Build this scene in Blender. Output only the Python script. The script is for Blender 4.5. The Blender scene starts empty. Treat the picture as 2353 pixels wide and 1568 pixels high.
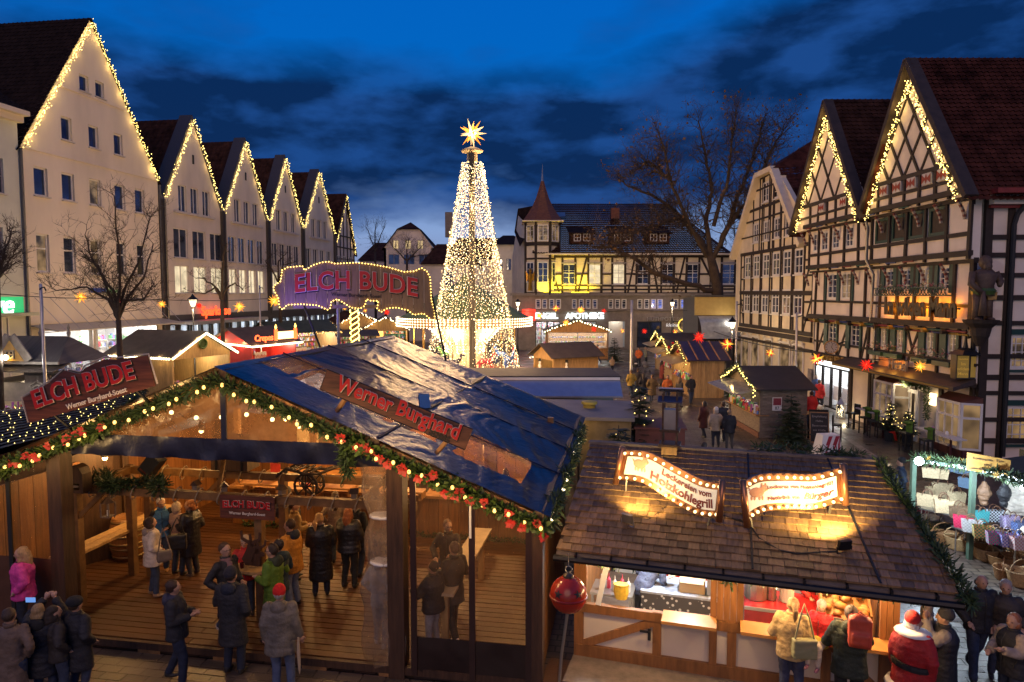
import bpy,bmesh,math,random
from mathutils import Vector,Matrix,noise
from mathutils.geometry import tessellate_polygon
random.seed(7)
R=math.radians
SC=bpy.context.scene
COL=SC.collection
# ---------------------------------------------------------------- camera
CAMH=6.5;FPX=1569.0;CX=1176.5;CY=784.0;HOR=676.0
PITCH=math.atan((CY-HOR)/FPX)
cam=bpy.data.cameras.new('camera');camo=bpy.data.objects.new('camera',cam);COL.objects.link(camo)
cam.lens=24.0;cam.sensor_width=36.0;cam.sensor_fit='HORIZONTAL';cam.clip_end=3000;cam.clip_start=.1
camo.location=(0,0,CAMH);camo.rotation_euler=(math.pi/2-PITCH,0,0)
SC.camera=camo
# ---------------------------------------------------------------- sky
w=bpy.data.worlds.new('World');SC.world=w;w.use_nodes=True
nt=w.node_tree;N=nt.nodes;L=nt.links
bg=N['Background']
sky=N.new('ShaderNodeTexSky');sky.sky_type='NISHITA';sky.sun_disc=False
sky.sun_elevation=R(-3.5);sky.sun_rotation=R(192);sky.air_density=1.2;sky.dust_density=.3;sky.ozone_density=4
geo=N.new('ShaderNodeTexCoord');sep=N.new('ShaderNodeSeparateXYZ');L.new(geo.outputs['Generated'],sep.inputs[0])
def wmath(op,a,b=None,c=None,clamp=False):
    m=N.new('ShaderNodeMath');m.operation=op;m.use_clamp=clamp
    for i,v in enumerate((a,b,c)):
        if v is None:continue
        if isinstance(v,(int,float)):m.inputs[i].default_value=v
        else:L.new(v,m.inputs[i])
    return m.outputs[0]
def wmap(v,a,b,c,d):
    m=N.new('ShaderNodeMapRange');L.new(v,m.inputs[0])
    for i,x in enumerate((a,b,c,d)):m.inputs[i+1].default_value=x
    return m.outputs[0]
def wmix(f,a,b,mode='MIX'):
    m=N.new('ShaderNodeMix');m.data_type='RGBA';m.blend_type=mode
    if isinstance(f,(int,float)):m.inputs[0].default_value=f
    else:L.new(f,m.inputs[0])
    for i,v in ((6,a),(7,b)):
        if isinstance(v,tuple):m.inputs[i].default_value=(*v,1)
        else:L.new(v,m.inputs[i])
    return m.outputs[2]
# clouds: soft noise over the dome, a little flattened
cmb=N.new('ShaderNodeCombineXYZ');L.new(sep.outputs[0],cmb.inputs[0]);L.new(sep.outputs[1],cmb.inputs[1]);L.new(wmath('MULTIPLY',sep.outputs[2],2.6),cmb.inputs[2])
def wnoise(scale,det,loc=(0,0,0),rough=.6,dist=.3):
    mp=N.new('ShaderNodeMapping');L.new(cmb.outputs[0],mp.inputs[0]);mp.inputs[1].default_value=loc
    mp.inputs[3].default_value=(1,1.15,1)
    n=N.new('ShaderNodeTexNoise');L.new(mp.outputs[0],n.inputs[0]);n.inputs['Scale'].default_value=scale
    n.inputs['Detail'].default_value=det;n.inputs['Roughness'].default_value=rough;n.inputs['Distortion'].default_value=dist
    return n.outputs[0]
n1=wnoise(3.4,5,(.3,1.1,.2),.5,.0);n2=wnoise(9.0,6,(2.1,.4,.7),.52,.1)
# heavy bank of cloud: thick from 5 to 18 degrees, breaking up overhead and low on the horizon
wob=wmath('ADD',wmath('MULTIPLY',wmath('SUBTRACT',n1,.5),.20),wmath('MULTIPLY',wmath('SUBTRACT',n2,.5),.10))
tilt=wmath('MULTIPLY',wmath('MAXIMUM',wmath('SUBTRACT',sep.outputs[0],.12),0),.34)
ze_=wmath('ADD',wmath('SUBTRACT',sep.outputs[2],tilt),wob)
bank=wmath('MULTIPLY',wmap(wmath('ADD',sep.outputs[2],wmath('MULTIPLY',wob,.5)),.07,.17,.15,1),wmap(ze_,.245,.325,1,.0))
side=wmap(wmath('MULTIPLY',sep.outputs[0],-1),.25,.55,0,.38)
dens=wmath('ADD',wmath('MULTIPLY',wmath('MAXIMUM',bank,side),.54),wmath('SUBTRACT',wmath('ADD',wmath('MULTIPLY',n1,.8),wmath('MULTIPLY',n2,.36)),.47))
cover=wmap(dens,.12,.50,0,1)
# evening sky tint over the physical sky
ramp=N.new('ShaderNodeValToRGB');L.new(sep.outputs[2],ramp.inputs[0])
e=ramp.color_ramp.elements
e[0].position=0.0;e[0].color=(.26,.27,.44,1)
e[1].position=1.0;e[1].color=(.001,.06,.30,1)
for p,c in ((.09,(.28,.42,.74,1)),(.17,(.08,.22,.60,1)),(.28,(.0,.15,.60,1)),(.42,(.0,.135,.60,1))):
    x=e.new(p);x.color=c
clear=wmix(.88,sky.outputs[0],ramp.outputs[0])
cl_col=wmix(wmap(n2,.42,.62,0,1),(.0030,.021,.088),(.011,.064,.25))
cl_col=wmix(wmap(sep.outputs[2],.03,.16,.55,0),cl_col,(.045,.075,.20))
skycol=wmix(wmath('MULTIPLY',cover,.98),clear,cl_col)
L.new(skycol,bg.inputs[0]);bg.inputs[1].default_value=1.0
# soft warm sun lamp, set as a front fill
sl=bpy.data.lights.new('sun','SUN');sl.energy=.7;sl.angle=R(40);sl.color=(1,.62,.38)
so=bpy.data.objects.new('sun',sl);COL.objects.link(so);so.rotation_euler=(R(62),0,R(-12))   # fill added from behind the camera to brighten the camera-facing fronts
SC.view_settings.view_transform='Standard';SC.view_settings.look='None';SC.view_settings.exposure=0.0;SC.view_settings.gamma=1
SC.view_settings.use_curve_mapping=False
SC.render.engine='CYCLES'
cy=SC.cycles
cy.use_denoising=True;cy.max_bounces=5;cy.diffuse_bounces=2;cy.glossy_bounces=3;cy.transmission_bounces=4
cy.transparent_max_bounces=20;cy.sample_clamp_indirect=4;cy.sample_clamp_direct=30;cy.caustics_reflective=False;cy.caustics_refractive=False
cy.use_light_tree=True
try:cy.denoiser='OPENIMAGEDENOISE';cy.denoising_input_passes='RGB_ALBEDO_NORMAL'
except Exception:pass

# ---------------------------------------------------------------- pixel -> place (photo read at 2353 px wide)
def ray(px,py):
    x=(px-CX)/FPX;yd=(CY-py)/FPX
    c,s=math.cos(PITCH),math.sin(PITCH)
    return Vector((x,c+yd*s,-s+yd*c))
CAMP=Vector((0,0,CAMH))
def onz(px,py,z=0.0):
    d=ray(px,py);return CAMP+d*((z-CAMH)/d.z)
def ony(px,py,y):
    d=ray(px,py);return CAMP+d*(y/d.y)
def pix(p):
    v=Vector(p)-CAMP;c,s=math.cos(PITCH),math.sin(PITCH)
    f=v.y*c-v.z*s;u=v.y*s+v.z*c
    return CX+FPX*v.x/f,CY-FPX*u/f
class Frame:
    """upright frame: local x along the facade, local y into the building"""
    def __init__(s,x,y,ang,z=0.0):
        s.o=Vector((x,y,z));s.a=ang
        s.ux=Vector((math.cos(ang),math.sin(ang),0));s.uy=Vector((-math.sin(ang),math.cos(ang),0))
    def uz(s,px,py,yo=0.0):
        d=ray(px,py);n=s.uy
        t=((s.o+n*yo)-CAMP).dot(n)/d.dot(n)
        p=CAMP+d*t-s.o
        return p.dot(s.ux),p.z
    def w(s,x,y,z):return s.o+s.ux*x+s.uy*y+Vector((0,0,z))
    def loc(s,p):
        p=Vector(p)-s.o;return Vector((p.dot(s.ux),p.dot(s.uy),p.z))

# ---------------------------------------------------------------- materials
MATS={}
def mat(name,col=(.5,.5,.5),rough=.7,var=.15,scale=3.0,bump=0.0,bscale=25.0,metal=0.0,emit=None,es=0.0,rand=0.0,
        stretch=(1,1,1),rot=0.0,sample=False,col2=None,alpha=None,spec=.5,coat=0.0,trans=0.0):
    if name in MATS:return MATS[name]
    m=bpy.data.materials.new(name);MATS[name]=m;m.use_nodes=True
    t=m.node_tree;n=t.nodes;l=t.links;b=n['Principled BSDF']
    b.inputs['Roughness'].default_value=rough;b.inputs['Metallic'].default_value=metal
    b.inputs['Specular IOR Level'].default_value=spec;b.inputs['Coat Weight'].default_value=coat
    if trans:b.inputs['Transmission Weight'].default_value=trans
    g=n.new('ShaderNodeNewGeometry');mp=n.new('ShaderNodeMapping');l.new(g.outputs['Position'],mp.inputs[0])
    mp.inputs[3].default_value=stretch;mp.inputs[2].default_value=(0,0,rot)
    mp.vector_type='TEXTURE' if rot else 'POINT'
    if rot:mp.inputs[3].default_value=tuple(1/s for s in stretch)
    ns=n.new('ShaderNodeTexNoise');l.new(mp.outputs[0],ns.inputs[0]);ns.inputs['Scale'].default_value=scale
    ns.inputs['Detail'].default_value=5;ns.inputs['Roughness'].default_value=.6
    c2=col2 or tuple(min(1,c*(1+var)) for c in col);c1=col if col2 else tuple(c*(1-var) for c in col)
    mr=n.new('ShaderNodeMapRange');l.new(ns.outputs[0],mr.inputs[0]);mr.inputs[1].default_value=.3;mr.inputs[2].default_value=.7
    mx=n.new('ShaderNodeMix');mx.data_type='RGBA';l.new(mr.outputs[0],mx.inputs[0])
    mx.inputs[6].default_value=(*c1,1);mx.inputs[7].default_value=(*c2,1)
    out=mx.outputs[2]
    if rand:
        oi=n.new('ShaderNodeObjectInfo');r2=n.new('ShaderNodeMapRange');l.new(oi.outputs['Random'],r2.inputs[0])
        r2.inputs[3].default_value=1-rand;r2.inputs[4].default_value=1+rand
        vm=n.new('ShaderNodeVectorMath');vm.operation='SCALE';l.new(out,vm.inputs[0]);l.new(r2.outputs[0],vm.inputs['Scale']);out=vm.outputs[0]
    l.new(out,b.inputs['Base Color'])
    if bump:
        nb=n.new('ShaderNodeTexNoise');l.new(mp.outputs[0],nb.inputs[0]);nb.inputs['Scale'].default_value=bscale;nb.inputs['Detail'].default_value=4
        bp=n.new('ShaderNodeBump');bp.inputs['Strength'].default_value=bump;bp.inputs['Distance'].default_value=.02
        l.new(nb.outputs[0],bp.inputs['Height']);l.new(bp.outputs[0],b.inputs['Normal'])
    if emit:
        b.inputs['Emission Color'].default_value=(*emit,1);b.inputs['Emission Strength'].default_value=es
        if not sample:m.cycles.emission_sampling='NONE'
    if alpha is not None:b.inputs['Alpha'].default_value=alpha
    return m
M=mat
plaster=M('plaster_cream',(.74,.64,.50),.9,.13,.35,.3,25,stretch=(1,1,.35))
plaster_bank=M('plaster_bank',(.64,.56,.47),.92,.14,.5,.6,14,stretch=(1,1,.4))
plaster_w=M('plaster_white',(.76,.65,.54),.9,.12,.9,.3,18)
plaster_y=M('plaster_yellowish',(.74,.63,.45),.9,.12,.9,.3,18)
beam_m=M('timber_dark',(.028,.017,.011),.75,.35,4,.3,40)
roof_dark=M('roof_tile_dark',(.024,.014,.010),.95,.45,2.5,.2,30,spec=.08)
roof_red=M('roof_tile_red',(.062,.020,.013),.95,.7,1.6,.2,30,spec=.08)
roof_brown=M('roof_tile_brown',(.046,.020,.013),.95,.65,1.6,.2,30,spec=.08)
granite=M('granite_dark',(.05,.043,.038),.45,.35,18)
stone_g=M('stone_facade',(.22,.18,.14),.8,.2,2,.2,30)
win_white=M('window_white',(.72,.68,.62),.5,.04)
win_grey=M('window_grey',(.33,.30,.30),.5,.04)
win_green=M('window_green',(.012,.05,.038),.5,.1)
sill_m=M('sill_stone',(.55,.49,.42),.8,.08)
zinc=M('zinc',(.12,.115,.11),.35,.1,metal=.7)
steel=M('steel_galvanised',(.42,.40,.37),.32,.1,metal=.9)
dark_metal=M('dark_metal',(.02,.02,.022),.45,.2,metal=.6)
glass_dark=M('glass_dark',(.10,.13,.20),.05,.4,1.2,metal=.75)
def glassmat(name,col,es,var=.5,sc=3.0):
    """a window with a lit room behind it: patchy warm light"""
    if name in MATS:return MATS[name]
    m=M(name,(.04,.035,.03),.1,.2)
    t=m.node_tree;n=t.nodes;l=t.links;b=n['Principled BSDF']
    g=n.new('ShaderNodeNewGeometry');ns=n.new('ShaderNodeTexNoise');l.new(g.outputs['Position'],ns.inputs[0]);ns.inputs['Scale'].default_value=sc
    ns.inputs['Detail'].default_value=2
    mr=n.new('ShaderNodeMapRange');l.new(ns.outputs[0],mr.inputs[0]);mr.inputs[1].default_value=.35;mr.inputs[2].default_value=.65
    mr.inputs[3].default_value=es*(1-var);mr.inputs[4].default_value=es*(1+var)
    b.inputs['Emission Color'].default_value=(*col,1);l.new(mr.outputs[0],b.inputs['Emission Strength'])
    m.cycles.emission_sampling='NONE'
    return m
glass_warm=glassmat('glass_lit_warm',(1,.70,.34),.75,.35)
glass_dim=glassmat('glass_lit_dim',(1,.62,.3),.16,.9,1.5)
glass_office=glassmat('glass_lit_office',(1,.80,.50),.85,.25,1.2)
glass_cold=glassmat('glass_lit_cold',(.75,.88,1),.55,.5,1.4)
bulb_warm=M('bulb_warm',(1,.8,.5),.4,0,emit=(1,.74,.20),es=4.2)
bulb_amber=M('bulb_amber',(1,.7,.3),.4,0,emit=(1,.56,.13),es=2.6)
bulb_white=M('bulb_white',(1,.9,.7),.4,0,emit=(1,.84,.50),es=5)
bulb_cold=M('bulb_cold',(.9,.95,1),.4,0,emit=(.80,.90,1),es=5)
wood_warm=M('wood_warm',(.34,.165,.055),.55,.35,5,.25,18,rand=.22,stretch=(3,3,.35))
wood_warm_h=M('wood_warm_flat',(.32,.155,.052),.5,.35,5,.2,18,rand=.15)
wood_dark=M('wood_post_dark',(.058,.028,.014),.55,.45,5,.35,22,stretch=(3,3,.3))
wood_grey=M('wood_grey',(.17,.13,.10),.75,.3,5,.3,20,rand=.2,stretch=(1,1,3))
wood_hut=M('wood_hut_light',(.40,.24,.09),.65,.3,5,.3,20,rand=.15,stretch=(3,3,.4))
rope_m=M('rope',(.30,.24,.16),.9,.2,30)
fir_m=M('fir_needles',(.018,.034,.014),.7,.45,9)
fir_g=M('garland_needles',(.03,.06,.018),.65,.45,12)
leaf_m=M('garland_leaf',(.05,.09,.018),.5,.4,12)
poin_m=M('poinsettia_red',(.30,.012,.01),.55,.3,12)
bark_m=M('bark',(.05,.034,.022),.9,.4,6,.4,20)
bark_p=M('bark_plane',(.075,.05,.028),.9,.4,2,.3,12)
white_m=M('white_paint',(.76,.73,.68),.6,.05)
black_m=M('black_matt',(.012,.012,.012),.6,.2)
red_m=M('red_paint',(.42,.02,.012),.4,.1)

# ---------------------------------------------------------------- mesh building
class MB:
    def __init__(s):s.v=[];s.f=[];s.mi=[];s.cur=0
    def add(s,vs,fs):
        o=len(s.v);s.v+=[tuple(v) for v in vs];s.f+=[tuple(i+o for i in f) for f in fs];s.mi+=[s.cur]*len(fs);return s
    def box(s,c,d,rot=None):
        hx,hy,hz=d[0]/2,d[1]/2,d[2]/2
        vs=[Vector((x,y,z)) for x in (-hx,hx) for y in (-hy,hy) for z in (-hz,hz)]
        if rot is not None:vs=[rot@v for v in vs]
        c=Vector(c)
        return s.add([v+c for v in vs],[(0,1,3,2),(4,6,7,5),(0,4,5,1),(2,3,7,6),(0,2,6,4),(1,5,7,3)])
    def bar(s,a,b,w,h,up=(0,0,1)):
        a=Vector(a);b=Vector(b);d=b-a;ln=d.length
        if ln<1e-6:return s
        d.normalize();u=Vector(up);x=d.cross(u)
        if x.length<1e-4:x=d.cross(Vector((1,0,0)))
        x.normalize();u=x.cross(d)
        return s.box((a+b)/2,(w,ln,h),Matrix((x,d,u)).transposed())
    def tube(s,pts,r,n=6,cap=True):
        pts=[Vector(p) for p in pts];k=len(pts)
        rs=r if isinstance(r,(list,tuple)) else [r]*k
        vs=[];px=None
        for i,p in enumerate(pts):
            d=(pts[min(i+1,k-1)]-pts[max(i-1,0)])
            d=d.normalized() if d.length>1e-9 else Vector((0,0,1))
            if px is None:
                px=d.cross(Vector((0,0,1)))
                if px.length<.05:px=d.cross(Vector((1,0,0)))
            px=(px-d*px.dot(d))
            if px.length<1e-5:px=d.cross(Vector((.3,1,.2)))
            px.normalize();py=d.cross(px)
            for j in range(n):
                a=2*math.pi*j/n;vs.append(p+(px*math.cos(a)+py*math.sin(a))*rs[i])
        fs=[(i*n+j,i*n+(j+1)%n,(i+1)*n+(j+1)%n,(i+1)*n+j) for i in range(k-1) for j in range(n)]
        if cap:fs+=[tuple(range(n-1,-1,-1)),tuple((k-1)*n+j for j in range(n))]
        return s.add(vs,fs)
    def lathe(s,prof,c=(0,0,0),n=16,sx=1,sy=1):
        c=Vector(c);k=len(prof)
        vs=[c+Vector((r*sx*math.cos(2*math.pi*j/n),r*sy*math.sin(2*math.pi*j/n),z)) for r,z in prof for j in range(n)]
        fs=[(i*n+j,i*n+(j+1)%n,(i+1)*n+(j+1)%n,(i+1)*n+j) for i in range(k-1) for j in range(n)]
        fs+=[tuple(range(n-1,-1,-1)),tuple((k-1)*n+j for j in range(n))]
        return s.add(vs,fs)
    def ball(s,c,r,n=8,m=5,sc=(1,1,1),rot=None):
        vs=[]
        for i in range(m+1):
            t=math.pi*i/m
            for j in range(n):
                a=2*math.pi*j/n
                v=Vector((math.sin(t)*math.cos(a)*sc[0],math.sin(t)*math.sin(a)*sc[1],math.cos(t)*sc[2]))*r
                if rot is not None:v=rot@v
                vs.append(v+Vector(c))
        fs=[(i*n+j,(i+1)*n+j,(i+1)*n+(j+1)%n,i*n+(j+1)%n) for i in range(m) for j in range(n)]
        return s.add(vs,fs)
    def octa(s,c,r):
        x,y,z=c
        return s.add([(x+r,y,z),(x-r,y,z),(x,y+r,z),(x,y-r,z),(x,y,z+r),(x,y,z-r)],
                     [(0,2,4),(2,1,4),(1,3,4),(3,0,4),(2,0,5),(1,2,5),(3,1,5),(0,3,5)])
    def quad(s,a,b,c,d):return s.add([a,b,c,d],[(0,1,2,3)])
    def plate(s,outline,holes=(),y0=0.0,y1=.2,M4=None):
        """a slab cut in the local xz plane, from y0 to y1"""
        if holes:return s.wall(outline,holes,y0,y1,M4)
        loops=[list(outline)]
        flat=[p for lp in loops for p in lp]
        tris=tessellate_polygon([[Vector((p[0],p[1],0)) for p in lp] for lp in loops])
        k=len(flat);vs=[Vector((p[0],y0,p[1])) for p in flat]+[Vector((p[0],y1,p[1])) for p in flat]
        fs=[]
        for a,b,c in tris:
            pa,pb,pc=flat[a],flat[b],flat[c]
            cr=(pb[0]-pa[0])*(pc[1]-pa[1])-(pb[1]-pa[1])*(pc[0]-pa[0])
            if cr<0:b,c=c,b
            fs+=[(a,b,c),(a+k,c+k,b+k)]
        o=0
        for lp in loops:
            n=len(lp)
            for i in range(n):
                j=(i+1)%n;fs.append((o+i,o+i+k,o+j+k,o+j))
            o+=n
        if M4 is not None:vs=[M4@v for v in vs]
        return s.add(vs,fs)
    def wall(s,outline,holes,y0,y1,M4=None):
        """slab with rectangular openings, cut into upright strips (outline must be x-monotone)"""
        hr=[(min(p[0] for p in h),max(p[0] for p in h),min(p[1] for p in h),max(p[1] for p in h)) for h in holes]
        xs=sorted(set([round(p[0],4) for p in outline]+[round(v,4) for h in hr for v in h[:2]]));n=len(outline);T=(lambda v:M4@v) if M4 is not None else (lambda v:v)
        def zr(x):
            zz=[]
            for i in range(n):
                a,b=outline[i],outline[(i+1)%n]
                if min(a[0],b[0])<=x<=max(a[0],b[0]) and abs(a[0]-b[0])>1e-9:zz.append(a[1]+(b[1]-a[1])*(x-a[0])/(b[0]-a[0]))
            return (min(zz),max(zz)) if zz else None
        for xa,xb in zip(xs[:-1],xs[1:]):
            if xb-xa<1e-3:continue
            e=(xb-xa)*1e-3;A,B=zr(xa+e),zr(xb-e)
            if not A or not B:continue
            cuts=sorted((h[2],h[3]) for h in hr if h[0]<=xa+e and h[1]>=xb-e);lo=(A[0],B[0])
            for c in cuts+[None]:
                hi=(A[1],B[1]) if c is None else (min(c[0],A[1]),min(c[0],B[1]))
                if hi[0]>lo[0]+1e-4 or hi[1]>lo[1]+1e-4:
                    q=[(xa,lo[0]),(xb,lo[1]),(xb,hi[1]),(xa,hi[0])]
                    s.add([T(Vector((x,y0,z))) for x,z in q]+[T(Vector((x,y1,z))) for x,z in q],[(0,1,2,3),(7,6,5,4),(0,4,5,1),(1,5,6,2),(2,6,7,3),(3,7,4,0)])
                if c:lo=(max(c[1],lo[0]),max(c[1],lo[1]))
        return s
    def mesh(s,name,mats,smooth=False):
        me=bpy.data.meshes.new(name);me.from_pydata(s.v,[],s.f)
        for m in (mats if isinstance(mats,(list,tuple)) else [mats]):me.materials.append(m)
        if any(s.mi):me.polygons.foreach_set('material_index',s.mi)
        if smooth:me.polygons.foreach_set('use_smooth',[True]*len(me.polygons))
        me.validate();me.update();return me
    def build(s,name,mats,parent=None,smooth=False,stuff=False):
        bm=bmesh.new();me=s.mesh(name,mats,smooth);bm.from_mesh(me)
        bmesh.ops.recalc_face_normals(bm,faces=bm.faces);bm.to_mesh(me);bm.free()
        return link(name,me,parent,stuff)
def link(name,me,parent=None,stuff=False,loc=None,rot=None,sc=None):
    o=bpy.data.objects.new(name,me);COL.objects.link(o)
    if parent:o.parent=parent
    if stuff:o['kind']='stuff'
    if loc is not None:o.location=loc
    if rot is not None:o.rotation_euler=rot
    if sc is not None:o.scale=sc
    return o
def tag(o,label,cat,group=None,kind=None):
    o['label']=label;o['category']=cat
    if group:o['group']=group
    if kind:o['kind']=kind
    return o
def thing(name,label,cat,loc=(0,0,0),rz=0.0,group=None):
    o=bpy.data.objects.new(name,None);COL.objects.link(o);o.location=loc;o.rotation_euler=(0,0,rz);o.empty_display_size=.2
    return tag(o,label,cat,group)
def struct(o):o['kind']='structure';return o
_cubes={}
def cube(m):
    if m.name not in _cubes:
        _cubes[m.name]=MB().box((0,0,0),(1,1,1)).mesh('block_'+m.name,m)
    return _cubes[m.name]
def bx(name,m,parent,c,d,rot=None):
    return link(name,cube(m),parent,loc=c,sc=d,rot=rot)
def beam(parent,a,b,w=.2,t=.12,m=None,name='beam',yo=0.0):
    """timber on a facade: a, b are (x, z); front face stands proud of yo"""
    (x0,z0),(x1,z1)=a,b;ln=math.hypot(x1-x0,z1-z0);cr=0.0
    if m is None:w *= random.uniform(.72,.98);cr=random.gauss(0,.05)/max(ln,1.5)      # old, slightly crooked timber
    return link(name,cube(m or beam_m),parent,loc=((x0+x1)/2,yo-t/2+.05,(z0+z1)/2),sc=(ln,t,w),rot=(0,-math.atan2(z1-z0,x1-x0)+cr,0))
_winc={}
def window(parent,x,z,w,h,nx=2,nz=3,fm=None,gm=None,yo=0.0,depth=.10,sill=True,fw=.07,sillm=None,name='window',transom=0):
    """x, z lower left of the opening; returns the frame with panes behind it"""
    fm=fm or win_white;gm=gm or glass_dark
    k=(round(w,2),round(h,2),nx,nz,fm.name,fw,transom)
    if k not in _winc:
        b=MB();hw=fw
        b.box((w/2,0,hw/2),(w,.07,hw));b.box((w/2,0,h-hw/2),(w,.07,hw))
        b.box((hw/2,0,h/2),(hw,.07,h-2*hw));b.box((w-hw/2,0,h/2),(hw,.07,h-2*hw))
        for i in range(1,nx):
            t=.07 if (nx==2 or i*2==nx) else .03
            b.box((w*i/nx,-.003,h/2),(t,.06,h-2*hw))
        for i in range(1,nz):b.box((w/2,.003,h*i/nz),(w-2*hw,.05,.035))
        if transom:b.box((w/2,-.012,h*transom),(w-hw,.07,.08))
        _winc[k]=b.mesh('window_'+fm.name,fm)
    o=link(name,_winc[k],parent,loc=(x,yo+depth,z))
    kp=('p',round(w,2),round(h,2),nx,nz,gm.name)
    if kp not in _winc:_winc[kp]=MB().box((0,0,0),(w/nx-.02,.008,h/nz-.015)).mesh('pane_'+gm.name,gm)
    for i in range(nx):
        for j in range(nz):link('pane',_winc[kp],o,loc=(w*(i+.5)/nx,.03,h*(j+.5)/nz),rot=(random.gauss(0,.006),0,random.gauss(0,.01)))
    if sill:bx('sill',sillm or sill_m,o,(w/2,-depth-.03,-.05),(w+.16,.22,.08))
    return o
def tile_mesh(a,b,c,d,nr,nc,amp=.035,step=.03,half=False):
    """pantiles over the quad a (eave left) b (eave right) c (ridge right) d (ridge left)"""
    a,b,c,d=map(Vector,(a,b,c,d));mb=MB()
    nrm=(b-a).cross(d-a).normalized()
    sub=3;rng=random.Random(nr*31+nc)
    cols=nc*sub;vs=[];fs=[]
    for r in range(nr):
        for e_ in (0,1):
            t=(r+e_*1.06)/nr;lift=step*(1-e_)
            for k in range(cols+1):
                u=k/cols;p=a.lerp(b,u).lerp(d.lerp(c,u),min(t,1))
                ph=(k%sub)/sub
                vs.append(p+nrm*(lift+amp*math.sin(2*math.pi*ph)+rng.uniform(0,.008)))
        o=r*2*(cols+1)
        for k in range(cols):fs.append((o+k,o+k+1,o+cols+1+k+1,o+cols+1+k))
    mb.add(vs,fs);return mb
def tiles(parent,a,b,c,d,m,nr,nc,**kw):
    mb=tile_mesh(a,b,c,d,nr,nc,**kw)
    return link('roof_tiles',mb.mesh('roof_tiles',m,True),parent,stuff=True)
def lamp(parent,loc,power,col=(1,.68,.34),rad=.15,name='lamp_light'):
    l=bpy.data.lights.new(name,'POINT');l.energy=power;l.color=col;l.shadow_soft_size=rad
    o=bpy.data.objects.new(name,l);COL.objects.link(o);o.location=loc
    if parent:o.parent=parent
    return o
def spot(parent,loc,target,power,col=(1,.8,.5),ang=80,rad=.05,blend=.6):
    l=bpy.data.lights.new('spot_light','SPOT');l.energy=power;l.color=col;l.spot_size=R(ang);l.spot_blend=blend;l.shadow_soft_size=rad
    o=bpy.data.objects.new('spot_light',l);COL.objects.link(o);o.location=loc
    o.rotation_euler=(Vector(target)-Vector(loc)).to_track_quat('-Z','Y').to_euler()
    if parent:o.parent=parent
    return o
_tmp=bpy.data.scenes.new('workbench');_junk=[]
def evaluated_mesh(ob):
    """apply modifiers / fonts in a scene of its own, so the big scene is not re-evaluated"""
    _tmp.collection.objects.link(ob);vl=_tmp.view_layers[0];vl.update();dg=vl.depsgraph
    me=bpy.data.meshes.new_from_object(ob.evaluated_get(dg));_tmp.collection.objects.unlink(ob);_junk.append(ob);return me
def text(s,size,m,parent=None,mtx=None,ext=.01,off=0.0,shear=0.0,name='lettering',align='CENTER',space=1.0,bend=None,bevel=0.0,fit=None):
    """lettering as a mesh standing in the local xz plane, reading from -y"""
    cu_=bpy.data.curves.new(name,'FONT');cu_.body=s;cu_.size=size;cu_.extrude=ext;cu_.offset=off;cu_.shear=shear
    cu_.align_x=align;cu_.align_y='CENTER';cu_.space_character=space;cu_.resolution_u=3;cu_.bevel_depth=bevel
    me=evaluated_mesh(bpy.data.objects.new(name,cu_));_junk.append(cu_)
    for v in me.vertices:
        x,y,z=v.co;v.co=(x,-z,y)
    if fit:
        xs=[v.co.x for v in me.vertices];k_=fit/max(1e-6,max(xs)-min(xs));m_=(max(xs)+min(xs))/2 if align=='CENTER' else 0
        for v in me.vertices:v.co=((v.co.x-m_)*k_,v.co.y,v.co.z*k_)
    if bend:
        for v in me.vertices:v.co=bend(Vector(v.co))
    me.materials.clear();me.materials.append(m)
    o=link(name,me,parent)
    if mtx is not None:o.matrix_local=mtx
    return o
def TM(loc,rz=0.0,ry=0.0,rx=0.0):
    return Matrix.Translation(Vector(loc))@Matrix.Rotation(rz,4,'Z')@Matrix.Rotation(rx,4,'X')@Matrix.Rotation(ry,4,'Y')
def light_string(label,pts,parent_group,n,r=.035,m=None,jit=.06,nl=5,power=25,col=(1,.68,.30),off=(0,0,0),drop=0.0,cat='light string',bulbs_part=False):
    """a chain of bulbs along a polyline with real lamps in it"""
    m=m or bulb_warm
    pts=[Vector(p) for p in pts];seg=[(pts[i+1]-pts[i]).length for i in range(len(pts)-1)];tot=sum(seg)
    def at(t):
        q=t*tot
        for i,s_ in enumerate(seg):
            if q<=s_ or i==len(seg)-1:return pts[i].lerp(pts[i+1],min(1,q/max(s_,1e-6)))
            q-=s_
    root=thing('light_string',label,cat,pts[0],0,parent_group);o0=pts[0]
    cb=MB().tube([at(i/24)-o0 for i in range(25)],.012,3)
    cb.build('cable',black_m,root)
    if bulbs_part:
        me=MB().ball((0,0,0),r,8,6).mesh('bulb',m,True)
        for i in range(n):link('bulb',me,root,loc=at((i+.5)/n)-o0+Vector((0,0,-r)))
    else:
        b=MB()
        for i in range(n):
            p=at((i+random.random())/n)-o0
            b.octa(p+Vector((random.gauss(0,jit),random.gauss(0,jit),random.gauss(0,jit)-drop*random.random())),r*random.uniform(.8,1.25))
        b.build('bulbs',m,root,stuff=True)
    for i in range(nl):lamp(root,at((i+.5)/nl)-o0+Vector(off),power,col,.12)
    return root
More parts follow.
